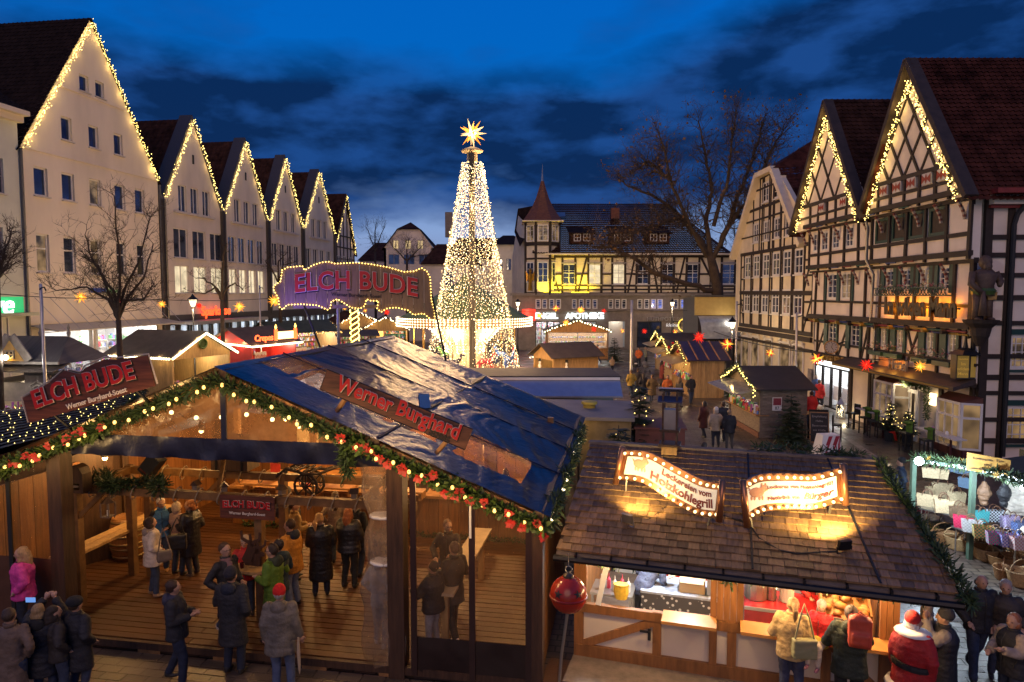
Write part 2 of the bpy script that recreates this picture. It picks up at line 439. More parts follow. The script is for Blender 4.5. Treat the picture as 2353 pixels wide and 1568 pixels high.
# ================================================================ ground
def ground_mat():
    m=bpy.data.materials.new('paving');m.use_nodes=True;t=m.node_tree;n=t.nodes;l=t.links;b=n['Principled BSDF']
    g=n.new('ShaderNodeNewGeometry');mp=n.new('ShaderNodeMapping');l.new(g.outputs['Position'],mp.inputs[0]);mp.inputs[2].default_value=(0,0,R(9.7))
    br=n.new('ShaderNodeTexBrick');l.new(mp.outputs[0],br.inputs[0]);br.inputs['Scale'].default_value=1;br.inputs['Mortar Size'].default_value=.02
    br.inputs['Brick Width'].default_value=.42;br.inputs['Row Height'].default_value=.21;br.inputs['Mortar Smooth'].default_value=.2
    br.inputs['Color1'].default_value=(.16,.12,.09,1);br.inputs['Color2'].default_value=(.095,.07,.053,1);br.inputs['Mortar'].default_value=(.022,.017,.013,1)
    ns=n.new('ShaderNodeTexNoise');l.new(g.outputs['Position'],ns.inputs[0]);ns.inputs['Scale'].default_value=.5;ns.inputs['Detail'].default_value=6
    mr=n.new('ShaderNodeMapRange');l.new(ns.outputs[0],mr.inputs[0]);mr.inputs[1].default_value=.35;mr.inputs[2].default_value=.65;mr.inputs[3].default_value=.22;mr.inputs[4].default_value=.6
    l.new(mr.outputs[0],b.inputs['Roughness'])
    mx=n.new('ShaderNodeMix');mx.data_type='RGBA';mx.blend_type='MULTIPLY';mx.inputs[0].default_value=.5;l.new(br.outputs[0],mx.inputs[6]);l.new(ns.outputs[1],mx.inputs[7])
    l.new(mx.outputs[2],b.inputs['Base Color'])
    bp=n.new('ShaderNodeBump');bp.inputs['Strength'].default_value=.5;bp.inputs['Distance'].default_value=.01;l.new(br.outputs['Fac'],bp.inputs['Height']);bp.invert=True
    l.new(bp.outputs[0],b.inputs['Normal'])
    return m
ground=struct(MB().quad((-400,-60,0),(400,-60,0),(400,700,0),(-400,700,0)).build('ground',ground_mat()))
# pale stone drainage channel along the right hand houses
ch=MB()
pA,pB=onz(1917,988),onz(2075,1095)
dch=(pB-pA).normalized()
for i in range(-4,16):
    p=pA+dch*(i*.62);ch.box((p.x,p.y,.006),(.28,.58,.02),Matrix.Rotation(math.atan2(-dch.x,dch.y),3,'Z'))
struct(ch.build('drain_channel',M('drain_stone',(.2,.17,.15),.4,.2)))

# near paving stones: real slabs where they can be told apart
pav_m=M('paver',(.085,.066,.052),.32,.25,1.2,.25,30,rand=.25)
pav_mesh=MB().box((0,0,0),(.405,.195,.05)).mesh('paver',pav_m)
FT=Frame(-5.0,11.74,R(-9.7))
def pavers(area,count):
    k=0
    for (i,j) in area:
        if k>=count:break
        p=FT.w(i*.42+(.21 if j%2 else 0),j*.21,0)
        q=pix(p)
        if not (-20<q[0]<2373 and 1250<q[1]<1600):continue
        link('paver',pav_mesh,ground,loc=(p.x,p.y,-.016+random.uniform(0,.004)),rot=(random.gauss(0,.006),random.gauss(0,.006),R(-9.7)));k+=1
pavers([(i,j) for j in range(-1,-7,-1) for i in range(-9,8)],80)
pavers([(i,j) for j in range(2,18) for i in range(26,44)],210)

# ================================================================ left row
LA=math.atan2(.99,.143)
KL=1.15
_p=Vector((-23.3*KL,35.6*KL,0))
def ZL(z):return CAMH+(z-CAMH)*KL
FL=Frame(_p.x,_p.y,LA)
def C1(x,y):return x*.50022,y*.50022
def winpx(F,par,box,conv,yo=0.0,**kw):
    x0,y0=conv(box[0],box[1]);x1,y1=conv(box[2],box[3])
    a=F.uz(x0,y0,yo);b=F.uz(x1,y1,yo)
    return (a[0],b[1],b[0]-a[0],a[1]-b[1])
def gable_wall(F,par,x0,x1,ze,xa,za,zb,wins,m,thick=.35,yo=0.0,name='wall',below=None):
    out=[(x0,zb),(x1,zb),(x1,ze),(xa,za),(x0,ze)]
    holes=[[(x,z),(x+w,z),(x+w,z+h),(x,z+h)] for x,z,w,h in wins]
    return MB().plate(out,holes,yo,yo+thick).build(name,m,par)
# --- big cream gabled house
H1=thing('gabled_house','large cream plastered house with tall gable outlined in lights, chemist shop below','house',FL.o,LA)
def lf(x,y,yo=0.0):return FL.uz(*C1(x,y),yo)
rows=[[(362,337,408,425),(436,367,480,462)],[(278,530,330,650),(405,572,455,690),(521,610,566,718)],
        [(152,760,222,908),(281,788,345,932),(409,820,465,950),(525,845,577,965),(618,867,665,978)],
        [(164,1070,234,1250),(290,1085,350,1258),(414,1100,472,1262),(533,1112,580,1266),(628,1125,672,1268)]]
wl=[]
for r_,row in enumerate(rows):
    bb=[winpx(FL,H1,q,C1) for q in row]
    zz=sum(b[1] for b in bb)/len(bb);hh=sum(b[3] for b in bb)/len(bb);ww=sum(b[2] for b in bb)/len(bb)
    wl+=[(b[0],zz,ww,hh,r_) for b in bb]
xl=lf(88,640)[0];xr=lf(722,805)[0];xa,za=lf(410,92);ze1=ZL(13.65)
gable_wall(FL,H1,xl,xr,ze1,xa,za,4.4,[w_[:4] for w_ in wl],plaster)
rnd=random.Random(3)
for x,z,w_,h_,r_ in wl:
    window(H1,x,z,w_,h_,1 if r_<3 else 1,1,win_white,glass_dark if rnd.random()<.8 else glass_dim,depth=.16,fw=.09,transom=.62 if r_==3 else 0)
for z,xx0,xx1 in ((lf(410,750)[1],xl,xr),(lf(400,440)[1],lf(270,385)[0],lf(568,500)[0]),(4.9,xl,xr)):
    bx('string_course',plaster,H1,((xx0+xx1)/2,-.03,z),(xx1-xx0,.12,.14))
# roof going back from the plaza, tiled
for s_,xe in ((-1,xl-.25),(1,xr+.2)):
    a=(xe,-.15,ze1-.35);d=(xa,-.15,za+.12);b=(xe,16,ze1-.35);c=(xa,16,za+.12)
    if s_<0:tiles(H1,b,a,d,c,roof_dark,34,52)
    else:tiles(H1,a,b,c,d,roof_dark,30,40)
MB().box((xl+.15,8,9),(.3,15.5,9.2)).box((xr-.15,8,6.5),(.3,15.5,13)).build('side_wall',plaster,H1)
MB().tube([(xr+.05,-.12,ze1-.4),(xr+.05,-.12,4.6)],.07,8).build('downpipe',zinc,H1)
MB().tube([(xl-.05,-.12,ze1-.2),(xl-.05,-.12,0)],.07,8).build('downpipe',zinc,H1)
# shop: lit recess with shelves of goods behind a glass front, rod-hung canopy above
shop_white=M('shop_white',(.82,.84,.86),.5,.03)
goods=[M('goods_%d'%i,c,.5,.2) for i,c in enumerate([(.6,.06,.1),(.1,.2,.6),(.75,.7,.65),(.15,.45,.15),(.8,.45,.1),(.5,.15,.45),(.7,.75,.8),(.06,.06,.12)])]
sx0=lf(190,1500)[0];sx1=xr-.6
MB().box(((sx0+sx1)/2,4.2,2.2),(sx1-sx0,.1,4.4)).box(((sx0+sx1)/2,2.1,4.38),(sx1-sx0,4.1,.08)).box(((sx0+sx1)/2,2.1,.04),(sx1-sx0,4.1,.08)).box((sx0,2.1,2.2),(.1,4.1,4.3)).box((sx1,2.1,2.2),(.1,4.1,4.3)).build('shop_interior',shop_white,H1)
for k in range(6):
    xs=sx0+.5+k*(sx1-sx0-1)/6
    sh=bx('shelf_unit',shop_white,H1,(xs+.5,2.4,1.9),(1.0,.04,3.6))
    gb=MB()
    for zz in range(7):
        gb.cur=6;gb.box((xs+.5,2.2,.5+zz*.48),(1.0,.35,.03))
        for q in range(9):
            gb.cur=rnd.randrange(8);hgt=rnd.uniform(.14,.36)
            gb.box((xs+.06+q*.11,2.2,.52+zz*.48+hgt/2),(.08,.2,hgt))
    gb.build('goods',goods,H1,stuff=True)
MB().box((sx0+(sx1-sx0)*.3,1.4,2),(.45,.05,3.4)).build('poster_stand',M('poster_navy',(.03,.05,.11),.5,.5,8),H1)
MB().box((sx0+(sx1-sx0)*.42,.5,2.2),(.8,.5,4.3)).build('pillar',shop_white,H1)
for k in range(5):
    xs=sx0+(k+.5)*(sx1-sx0)/5
    window(H1,sx0+k*(sx1-sx0)/5+.03,.25,(sx1-sx0)/5-.06,4.05,1,1,steel,M('glass_clear',(1,1,1),.02,0,alpha=.10),depth=.05,sill=False,name='shop_window',fw=.05)
for k in range(4):lamp(H1,(sx0+(k+.5)*(sx1-sx0)/4,1.2,4.0),200,(1,.95,.88),.3,'shop_light')
bx('fascia',plaster,H1,((xl+xr)/2,.1,4.55),(xr-xl-.04,.3,.4))
bx('wall_pier',plaster,H1,((xl+sx0)/2,.2,2.2),(sx0-xl-.1,.4,4.4))
bx('wall_pier',plaster,H1,((xr+sx1)/2,.2,2.2),(xr-sx1-.06,.4,4.4))
can=MB().add([(xl,-.05,4.75),(xr-.1,-.05,4.75),(xr-.1,-1.9,4.45),(xl,-1.9,4.45),(xl,-.05,4.69),(xr-.1,-.05,4.69),(xr-.1,-1.9,4.39),(xl,-1.9,4.39)],
               [(0,1,2,3),(4,7,6,5),(0,3,7,4),(1,5,6,2),(3,2,6,7),(0,4,5,1)]).build('canopy',M('canopy_sheet',(.42,.38,.31),.4,.06),H1)
for k in range(11):
    xx=xl+.5+k*(xr-xl-1)/10
    MB().tube([(xx,-.02,6.3),(xx+.15,-1.75,4.5)],.018,5).build('rod',steel,H1)
text('Bacher',.55,M('bacher_green',(.1,.5,.12),.5,.05,emit=(.1,.6,.12),es=.5),H1,TM((sx0+2.2,-.1,3.55)),.01,name='shop_name')
text('Bacher',.5,MATS['bacher_green'],H1,TM((sx0+6.4,-.1,3.6)),.01,name='shop_name')
bx('shop_sign',M('sign_blue',(.02,.07,.4),.4,.05),H1,(lf(440,1335)[0],-.2,lf(440,1335)[1]),(1.2,.08,.28))
text('Bacher',.4,MATS['bacher_green'],H1,TM((lf(500,1335)[0],-.25,lf(500,1335)[1])),.01,name='shop_name')
def gable_lights(F,label,x0,z0,xa,za,x1,z1,n,nl=4,power=30,yo=-.22,**kw):
    return light_string(label,[F.w(x0,yo,z0),F.w(xa,yo,za),F.w(x1,yo,z1)],'gable light strings',n,nl=nl,power=power,off=tuple(F.uy*-.1),col=(1,.66,.22),**kw)
gable_lights(FL,'string of warm lights along the gable of the large cream house',xl+.1,ze1-.1,xa,za-.15,xr-.1,ze1-.1,430,12,9,r=.033,jit=.07)

# --- bank: four gabled bays
BK=thing('bank_building','pale rendered bank with four matching light-edged gables, dark pilasters and lit windows','bank',FL.o,LA)
bxs=[FL.uz(px_,500)[0] for px_ in (366,508,612,692,766)]
ZE,ZA=ZL(12.5),ZL(18.3)
for k in range(4):
    x0,x1=bxs[k]+(.35 if k else .45),bxs[k+1]-.05;W_=x1-x0;xm=(x0+x1)/2+.1
    wins=[]
    for i in range(3):wins.append((xm-2.0+i*1.55,ZL(11.95),1.0,2.0,0))
    if k==0:
        for i in range(3):wins+=[(x0+1.1+i*2.35,8.55,1.75,2.1,1),(x0+1.1+i*2.35,6.62,1.75,0,2)]
    else:
        for i in range(4):wins+=[(x0+.6+i*(W_-.8)/4,8.75,1.2,2.05,1),(x0+.6+i*(W_-.8)/4,6.6,1.2,0,2)]
    ww=[]
    for x,z,a_,b_,t_ in wins:
        if t_==0:ww.append((x,z,a_,b_,t_))
        elif t_==1:ww.append((x,ZL(8.9),a_,2.2,1))
        else:ww.append((x,ZL(6.55),a_,2.1,2))
    # wall with openings in the plane of the street
    out=[(x0,4.9),(x1,4.9),(x1,ZE),(xm,ZA),(x0,ZE)]
    MB().plate(out,[[(x,z),(x+a_,z),(x+a_,z+b_),(x,z+b_)] for x,z,a_,b_,t_ in ww],0,.35).build('wall',plaster_bank,BK)
    for x,z,a_,b_,t_ in ww:
        window(BK,x,z,a_,b_,2,1,win_white,glass_dark if t_<2 else glass_office,depth=.14,fw=.06,sill=(t_>0))
    bx('window_ledge',sill_m,BK,(xm-.05,-.05,ZL(11.95)-.1),(5.2,.3,.16))
    bx('vent',black_m,BK,(xm,-.01,ZL(15.6)),(.22,.05,.7))
    # dark coping raised above the roof along both gable edges
    for xe,s_ in ((x0,-1),(x1,1)):
        cp=MB();a=Vector((xe,0,ZE));d=Vector((xm,0,ZA))
        cp.add([a+Vector((0,-.06,-.05)),d+Vector((0,-.06,.05)),d+Vector((0,-.06,.32)),a+Vector((0,-.06,.32)),
                a+Vector((0,1.0,-.05)),d+Vector((0,1.0,.05)),d+Vector((0,1.0,.32)),a+Vector((0,1.0,.32))],
               [(0,1,2,3),(4,7,6,5),(3,2,6,7),(0,4,5,1)]).build('coping',granite,BK)
        xb=xe+s_*.15
        q=((xb,.9,ZE-.1),(xb,11,ZE-.1),(xm,11,ZA),(xm,.9,ZA))
        if s_>0:tiles(BK,q[0],q[1],q[2],q[3],roof_brown,22,26)
        else:tiles(BK,q[1],q[0],q[3],q[2],roof_brown,22,26)
    bx('pilaster',granite,BK,(x0-.22,-.06,ZE/2),(.55,.3,ZE))
    MB().tube([(x0-.22,-.3,ZE),(x0-.22,-.3,4.5)],.06,6).build('downpipe',zinc,BK)
    gable_lights(FL,['string of warm lights on the first bank gable next to the cream house','string of warm lights on the second bank gable from the cream house',
                      'string of warm lights on the third bank gable from the cream house','string of warm lights on the fourth bank gable, next to the timbered house'][k],x0,ZE+.1,xm,ZA-.1,x1,ZE+.1,210,6,8,r=.039,jit=.07)
bx('pilaster',granite,BK,(bxs[4]+.1,-.06,ZE/2),(.5,.3,ZE))
# bank ground floor: granite front, cold-lit bays
bx('fascia',granite,BK,((bxs[0]+bxs[4])/2,-.05,4.55),(bxs[4]-bxs[0],.4,.75))
bx('back_wall',M('bank_hall',(.6,.63,.68),.6,.05),BK,((bxs[0]+bxs[4])/2,2.6,2.2),(bxs[4]-bxs[0],.1,4.3))
bx('hall_ceiling',shop_white,BK,((bxs[0]+bxs[4])/2,1.4,4.3),(bxs[4]-bxs[0],2.5,.06))
nb=22
for k in range(nb):
    x=bxs[0]+.3+k*(bxs[4]-bxs[0]-.4)/nb;wd=(bxs[4]-bxs[0]-.4)/nb
    bx('mullion',granite,BK,(x,0,2.1),(.28,.35,4.15))
    window(BK,x+.17,.2,wd-.34,3.9,1,1,steel,MATS['glass_clear'],depth=.08,sill=False,fw=.05,name='shop_window',transom=.68)
    if k%2==1 and k>4:
        MB().box((x+wd/2,1.6,1.2),(.7,.5,2.2)).build('cash_machine',M('machine_grey',(.5,.52,.56),.4,.1),BK)
        MB().tube([(x+wd/2+.25*math.cos(a_),1.28,1.6+.6*math.sin(a_)) for a_ in [i*.3-1.5 for i in range(11)]],.03,5).build('red_arc',red_m,BK)
for k in range(7):lamp(BK,(bxs[0]+(k+.5)*(bxs[4]-bxs[0])/7,1.2,3.9),110,(.8,.9,1),.25,'hall_light')
bx('entrance_canopy',M('canopy_grey',(.3,.28,.26),.5,.1),BK,(bxs[0]+6.2,-1.0,4.35),(11,2.0,.25))
sp=FL.uz(497,715,-.3)
text('Sparkasse',1.05,M('neon_red',(.8,.05,.02),.4,.05,emit=(1,.07,.015),es=3.2),BK,TM((sp[0],-.32,sp[1])),.04,.012,name='sign_lettering')

# --- timbered house at the end of the left row
TH=thing('timbered_house','narrow half-timbered gable house with lights at the end of the bank row','house',FL.o,LA)
tx0=bxs[4]+.45;tx1=FL.uz(820,560)[0];txa,tza=FL.uz(799,448);tze=FL.uz(818,585)[1]
MB().plate([(tx0,0),(tx1,0),(tx1,tze),(txa,tza),(tx0,tze)],(),.4,.7).build('wall',plaster_w,TH)
for i in range(7):
    x=tx0+.1+i*(tx1-tx0-.2)/6
    zt=tze+(tza-tze)*(1-abs(x-txa)/max(txa-tx0,tx1-txa))-.2 if i not in (0,6) else tze
    beam(TH,(x,.2),(x,max(tze,zt)),.22,.12,yo=.4)
for z in (3.3,6.2,8.0,9.4,10.8,12.2,13.6):
    hw_=1 if z<tze else max(.05,1-(z-tze)/(tza-tze))
    beam(TH,(txa-(txa-tx0)*hw_,z),(txa+(tx1-txa)*hw_,z),.25 if z in (6.2,9.4) else .18,.14,yo=.4)
for i in range(3):
    for z in (4.6,7.0,9.9):window(TH,tx0+1.1+i*1.9,z,1.0,1.25,2,2,win_white,glass_dark,yo=.32,depth=0,sill=False)
for xe,s_ in ((tx0-.2,-1),(tx1+.2,1)):
    q=((xe,.2,tze-.2),(xe,10,tze-.2),(txa,10,tza+.15),(txa,.2,tza+.15))
    if s_>0:tiles(TH,*q,roof_brown,20,24)
    else:tiles(TH,q[1],q[0],q[3],q[2],roof_brown,20,24)
    beam(TH,(xe,tze-.25),(txa,tza+.02),.3,.16,yo=.2)
gable_lights(FL,'string of warm lights on the half-timbered gable beyond the bank',tx0,tze,txa,tza-.2,tx1,tze,150,5,8,yo=.1,r=.04)

# --- house cut off by the left picture edge
FE=Frame(*FL.w(xl-6.2,0,0).xy,LA)
HE=thing('corner_house','pale green plastered house with deep eaves beside the cream gabled house','house',FE.o,LA)
ez=FE.uz(50,268)[1]
wn=[]
for (a,b,c,d) in ((-30,720,20,890),(-30,1040,22,1250)):
    wn.append(winpx(FE,HE,(a,b,c,d),C1))
MB().plate([(0,0),(6.1,0),(6.1,ez),(0,ez)],[[(x,z),(x+w_,z),(x+w_,z+h_),(x,z+h_)] for x,z,w_,h_ in wn],0,.3).build('wall',M('plaster_green',(.60,.60,.50),.9,.06,1),HE)
for x,z,w_,h_ in wn:window(HE,x,z,w_,h_,1,2,win_grey,glass_dark,depth=.12)
MB().box((3.1,-.25,ez+.05),(6.3,.9,.25)).box((3.1,-.1,ez-.25),(6.2,.5,.35)).build('cornice',plaster,HE)
tiles(HE,(-.2,-.65,ez+.15),(6.3,-.65,ez+.15),(6.3,6,ez+4.5),(-.2,6,ez+4.5),roof_dark,20,20)
MB().box((3.1,-.35,FE.uz(45,722)[1]),(6.2,.8,.18)).build('shop_canopy',zinc,HE)
g1=FE.uz(8,702,-.12)
text('apotheve',1.5,M('neon_green',(.9,1,.92),.4,0,emit=(.8,1,.85),es=2.5),HE,TM((g1[0]+.55,-.15,g1[1])),.05,.01,.25,name='sign_lettering',align='RIGHT')
bx('sign_backlight',M('green_glow',(.02,.4,.15),.5,.1,emit=(.0,.7,.22),es=.6),HE,(4.6,-.03,g1[1]),(2.6,.05,.9))
q=winpx(FE,HE,(-30,1460,42,1580),C1);window(HE,q[0],1.0,q[2],q[1]+q[3]-1.0,2,2,win_white,glass_warm,depth=-.02,sill=False)

# ================================================================ far middle
def far_house(label,cx,y,w_,ze,zr,dep,m,rm,gable=False,wins=(),name='house'):
    o=thing(name,label,'house',(cx,y,0))
    if gable:
        MB().plate([(-w_/2,0),(w_/2,0),(w_/2,ze),(w_*.22,zr-1.2),(-w_*.22,zr-1.2),(-w_/2,ze)],[[(a,b),(a+c,b),(a+c,b+d),(a,b+d)] for a,b,c,d,g in wins],0,.3).build('wall',m,o)
        MB().box((-w_/2+.15,dep/2,ze/2),(.3,dep,ze)).box((w_/2-.15,dep/2,ze/2),(.3,dep,ze)).build('side_wall',m,o)
        for s_ in (-1,1):
            mb=MB().add([(s_*(w_/2+.3),-.4,ze-.3),(s_*(w_/2+.3),dep,ze-.3),(0,dep,zr),(0,2.2,zr),(s_*w_*.22,-.4,zr-1.15)],[(0,1,2,3,4)])
            mb.build('roof',rm,o)
        MB().add([(-w_*.22,-.4,zr-1.15),(w_*.22,-.4,zr-1.15),(0,2.2,zr)],[(0,1,2)]).build('hip_roof',rm,o)
    else:
        MB().box((0,dep/2,ze/2),(w_,dep,ze)).build('wall',m,o)
        MB().add([(-w_/2-.3,-.4,ze),(w_/2+.3,-.4,ze),(w_/2-1.5,dep/2,zr),(-w_/2+1.5,dep/2,zr),(-w_/2-.3,dep,ze),(w_/2+.3,dep,ze)],
                 [(0,1,2,3),(5,4,3,2),(0,3,4),(1,5,2)]).build('roof',rm,o)
    for a,b,c,d,g in wins:window(o,a,b,c,d,2,1,win_grey,g,depth=.05 if gable else -.03,sill=False)
    return o
yF=95
def fx(px_):return ony(px_,HOR,yF).x
def fz(py_):return ony(CX,py_,yF).z
wcx=fx(940);ww_=fx(998)-fx(885)
wn=[(-2.2+i*1.7,fz(573),.85,fz(552)-fz(573),glass_warm) for i in range(3)]+[(-2.8+i*2.1,fz(608),1.5,1.4,glass_dark) for i in range(3)]
wh=far_house('white house with half-hipped dark roof standing behind the light tree',wcx,yF,ww_,fz(570),fz(507),14,plaster_w,roof_brown,True,wn)
bx('chimney',stone_g,wh,(fx(1028)-wcx,3,fz(512)),(1.0,1.0,3.5))
far_house('dark roofed house between the timbered house and the white house',fx(860),yF+18,12,fz(585),fz(528),12,plaster_w,roof_brown,wins=())
far_house('low white annex beside the white half-hipped house',fx(1040),yF-3,7.5,fz(610),fz(560),8,plaster_w,roof_brown,wins=[(-.8,fz(660),1.2,2.4,glass_dark)])
far_house('house with dark hipped roof far behind the light tree',fx(1135),yF+14,16,fz(585),fz(520),12,plaster_w,roof_brown)
far_house('tall pale house beside the corner turret building',fx(1168),yF+2,4.6,fz(560),fz(532),9,plaster_y,roof_dark,wins=[(-1.5+i*1.2,fz(620),.7,1.6,glass_dark) for i in range(3)])

# ================================================================ pharmacy building with turret
FY=Frame(0,80,0.0)
AP=thing('pharmacy_building','long half-timbered building with corner turret, steep dark roof and a pharmacy at street level','building',(0,80,0))
def C3(x,y):return (1500+x/1.425)*.57446,(400+y/1.4255)*.57446
def C4(x,y):return (2000+x/1.742)*.57446,(600+y/1.742)*.57446
def a4(x,y,yo=0.0):return FY.uz(*C4(x,y),yo)
ax0=a4(310,1000)[0];ax1=a4(1690,1000)[0];aze=a4(400,735)[1];azr=a4(800,320)[1];azm=a4(400,1010)[1];azg=a4(400,1110)[1]
win6=[(435,793,527,935),(615,793,707,938),(783,793,873,938),(952,797,1040,940),(1125,800,1212,945),(1300,803,1387,945)]
wb=[(a4(a,800)[0],a4(600,938)[1],a4(c,800)[0]-a4(a,800)[0],a4(600,793)[1]-a4(600,938)[1]) for a,b,c,d in win6]
wb+=[(a4(1545,800)[0],wb[0][1],2.0,wb[0][3]),(a4(1640,800)[0],wb[0][1],1.5,wb[0][3])]
MB().plate([(ax0,azm),(ax1,azm),(ax1,aze),(ax0,aze)],[[(x,z),(x+w_,z),(x+w_,z+h_),(x,z+h_)] for x,z,w_,h_ in wb],0,.3).build('wall',plaster_y,AP)
for k,(x,z,w_,h_) in enumerate(wb):
    window(AP,x,z,w_,h_,2,3,win_white,glass_office if k in (1,2) else glass_dark,depth=.02,sill=True,fw=.14,transom=.55)
    bx('lintel',win_grey,AP,(x+w_/2,-.03,z+h_+.07),(w_+.3,.12,.16))
# timbers
zsill,ztop=wb[0][1]-.1,wb[0][1]+wb[0][3]+.22
for z,w_ in ((azm+.12,.4),(aze-.12,.34),(zsill-.05,.25),(azm+.62,.2)):beam(AP,(ax0,z),(ax1,z),w_,.12)
zmid=wb[0][1]+wb[0][3]*.5
edges=sorted([w_[0] for w_ in wb]+[w_[0]+w_[2] for w_ in wb]+[ax0+.1,ax1-.1])
for x in edges:beam(AP,(x,azm),(x,aze),.3,.13)
for i in range(0,len(edges)-1):
    x0,x1=edges[i],edges[i+1]
    if any(abs(w_[0]-x0)<.05 for w_ in wb):continue
    beam(AP,(x0,zmid),(x1,zmid),.24,.12)
    if x1-x0>1.3:
        s_=i%4<2
        beam(AP,(x0+.2 if s_ else x1-.2,aze-.2),(x1-.3 if s_ else x0+.3,azm+.2),.25,.11)
        beam(AP,((x0+x1)/2,azm),((x0+x1)/2,aze),.15,.12) if x1-x0>2 else None
bx('eaves_board',plaster_y,AP,((ax0+ax1)/2,-.35,aze+.12),(ax1-ax0,.8,.2))
# roof, with slight right hip
tiles(AP,(ax0-1.5,-.7,aze+.15),(ax1-2,-.7,aze+.15),(a4(1250,330)[0],7,azr),(a4(330,315)[0],7,azr),M('roof_pharmacy',(.034,.017,.012),.95,.5,.6,.3,8,spec=.05),26,70,amp=.05,step=.05)
MB().add([(ax1-2,-.7,aze+.15),(ax1+2.5,9,aze+.15),(a4(1250,330)[0],7,azr)],[(0,1,2)]).build('hip_roof',roof_red,AP)
for px_ in (540,820,1070):
    x,z=a4(px_+30,617);dz=.55
    dm=MB().box((x,1.0,z),(2.6,2.6,1.2)).build('dormer',roof_brown,AP)
    for i in (-1,1):window(dm,x+i*.55-.4,z-.35,.8,.85,2,2,win_white,glass_dim,yo=-.32,depth=0,sill=False)
    MB().add([(x-1.6,-.6,z+.6),(x+1.6,-.6,z+.6),(x+1.6,4,z+1.8),(x-1.6,4,z+1.8),(x-1.6,-.6,z+.5),(x+1.6,-.6,z+.5)],[(0,1,2,3),(0,4,5,1)]).build('dormer_roof',roof_dark,dm)
bx('chimney',M('brick_red',(.2,.07,.035),.8,.3,6),AP,(a4(845,430)[0],5,a4(845,430)[1]),(1.0,.9,2.0))
bx('roof_window',steel,AP,(a4(440,412)[0],3.9,a4(440,412)[1]-.2),(1.1,.1,.8),(R(-42),0,0))
# stone ground floor with mezzanine windows
mez=[(247,1035,285,1105),(293,1035,330,1105),(342,1035,379,1105),(388,1035,425,1105),(501,1038,535,1105),(549,1038,585,1105),(597,1038,632,1105),(644,1038,680,1105),
       (754,1040,790,1105),(801,1040,837,1105),(847,1040,883,1105),(957,1042,993,1110),(1004,1042,1041,1110),(1052,1042,1087,1110),(1098,1042,1135,1110),(1210,1045,1243,1112),(1256,1045,1290,1112),(1302,1045,1335,1112),(1347,1045,1382,1112)]
gx0=a4(85,1100)[0]
mh=[]
for a,b,c,d in mez:
    x0,z1=a4(a,1040,-.3);x1,z0=a4(c,1107,-.3);mh.append((x0,z0,x1-x0,z1-z0))
shops=[(247,328,glass_cold),(330,417,glass_cold),(500,672,glass_cold),(757,872,None),(955,1127,glass_dark),(1205,1375,glass_dim)]
sh_=[]
for a,c,g in shops:
    x0,z1=a4(a,1196,-.3);x1=a4(c,1196,-.3)[0];sh_.append((x0,.25,x1-x0,z1-.25,g))
MB().plate([(gx0,0),(ax1,0),(ax1,azm+.02),(gx0,azm+.02)],[[(x,z),(x+w_,z),(x+w_,z+h_),(x,z+h_)] for x,z,w_,h_ in mh]+[[(x,z),(x+w_,z),(x+w_,z+h_),(x,z+h_)] for x,z,w_,h_,g in sh_],-.3,.1).build('ground_floor_wall',stone_g,AP)
for k,(x,z,w_,h_) in enumerate(mh):window(AP,x,z,w_,h_,1,4,win_white,glass_dark if k not in (13,14,16) else glassmat('glass_blue_glow',(.2,.3,1),.6),yo=-.3,depth=.1,sill=False,fw=.12)
bx('cornice',stone_g,AP,((gx0+ax1)/2,-.42,azm+.05),(ax1-gx0+.4,.5,.28));bx('cornice',stone_g,AP,((gx0+ax1)/2,-.38,azg-.1),(ax1-gx0,.3,.2))
bx('hall_back_wall',shop_white,AP,((gx0+ax1)/2,4,2),(ax1-gx0,.1,4.2))
for x,z,w_,h_,g in sh_:
    if g is None:bx('passage',white_m,AP,(x+w_/2,1.2,2),(w_,.1,4));lamp(AP,(x+w_/2,.4,3.6),60,(1,.9,.75),.2);continue
    if g is glass_cold:
        window(AP,x,z,w_,h_,2,1,dark_metal,MATS['glass_clear'],yo=-.3,depth=.1,sill=False,name='shop_window',fw=.08)
        gb=MB()
        for zz in range(6):
            gb.cur=6;gb.box((x+w_/2,3.4,.5+zz*.5),(w_-.3,.4,.04))
            for q in range(int(w_/.16)):
                gb.cur=rnd.randrange(8);hg=rnd.uniform(.15,.35);gb.box((x+.2+q*.16,3.3,.53+zz*.5+hg/2),(.1,.2,hg))
        gb.build('goods',goods,AP,stuff=True)
        lamp(AP,(x+w_/2,1.5,3.4),260,(.95,.97,1),.3,'shop_light')
    else:window(AP,x,z,w_,h_,2,1,dark_metal,g,yo=-.3,depth=.1,sill=False,name='shop_window',fw=.1)
neon_w=M('neon_white',(.9,.95,1),.4,0,emit=(.8,.95,1),es=2.6)
for s_,a,b in (('ENGEL',322,1158),('APOTHEKE',590,1158)):
    x,z=a4(a,b,-.5);text(s_,.95 if s_=='APOTHEKE' else .95,neon_w,AP,TM((x,-.55,z)),.05,.03,name='sign_lettering',space=.92)
x,z=a4(1180,1180,-.5);text('HUTHPOTT SOEST',.62,M('letter_grey',(.35,.32,.28),.5,.1),AP,TM((x,-.5,z)),.05,name='sign_lettering')
x,z=a4(1290,1222,-.5)
for s_,dx in (('kleine',-1.5),('Küche',1.5)):text(s_,.6,M('neon_dim',(.8,.8,.8),.4,0,emit=(.9,.9,.9),es=.5),AP,TM((x+dx,-.35,z)),.02,shear=.2,name='sign_lettering')
MB().tube([(x+.75*math.cos(i*.4),-.35,z+.75*math.sin(i*.4)) for i in range(17)],.06,5).build('neon_pumpkin',M('neon_yellow',(1,.8,.2),.4,0,emit=(1,.7,.08),es=2),AP)
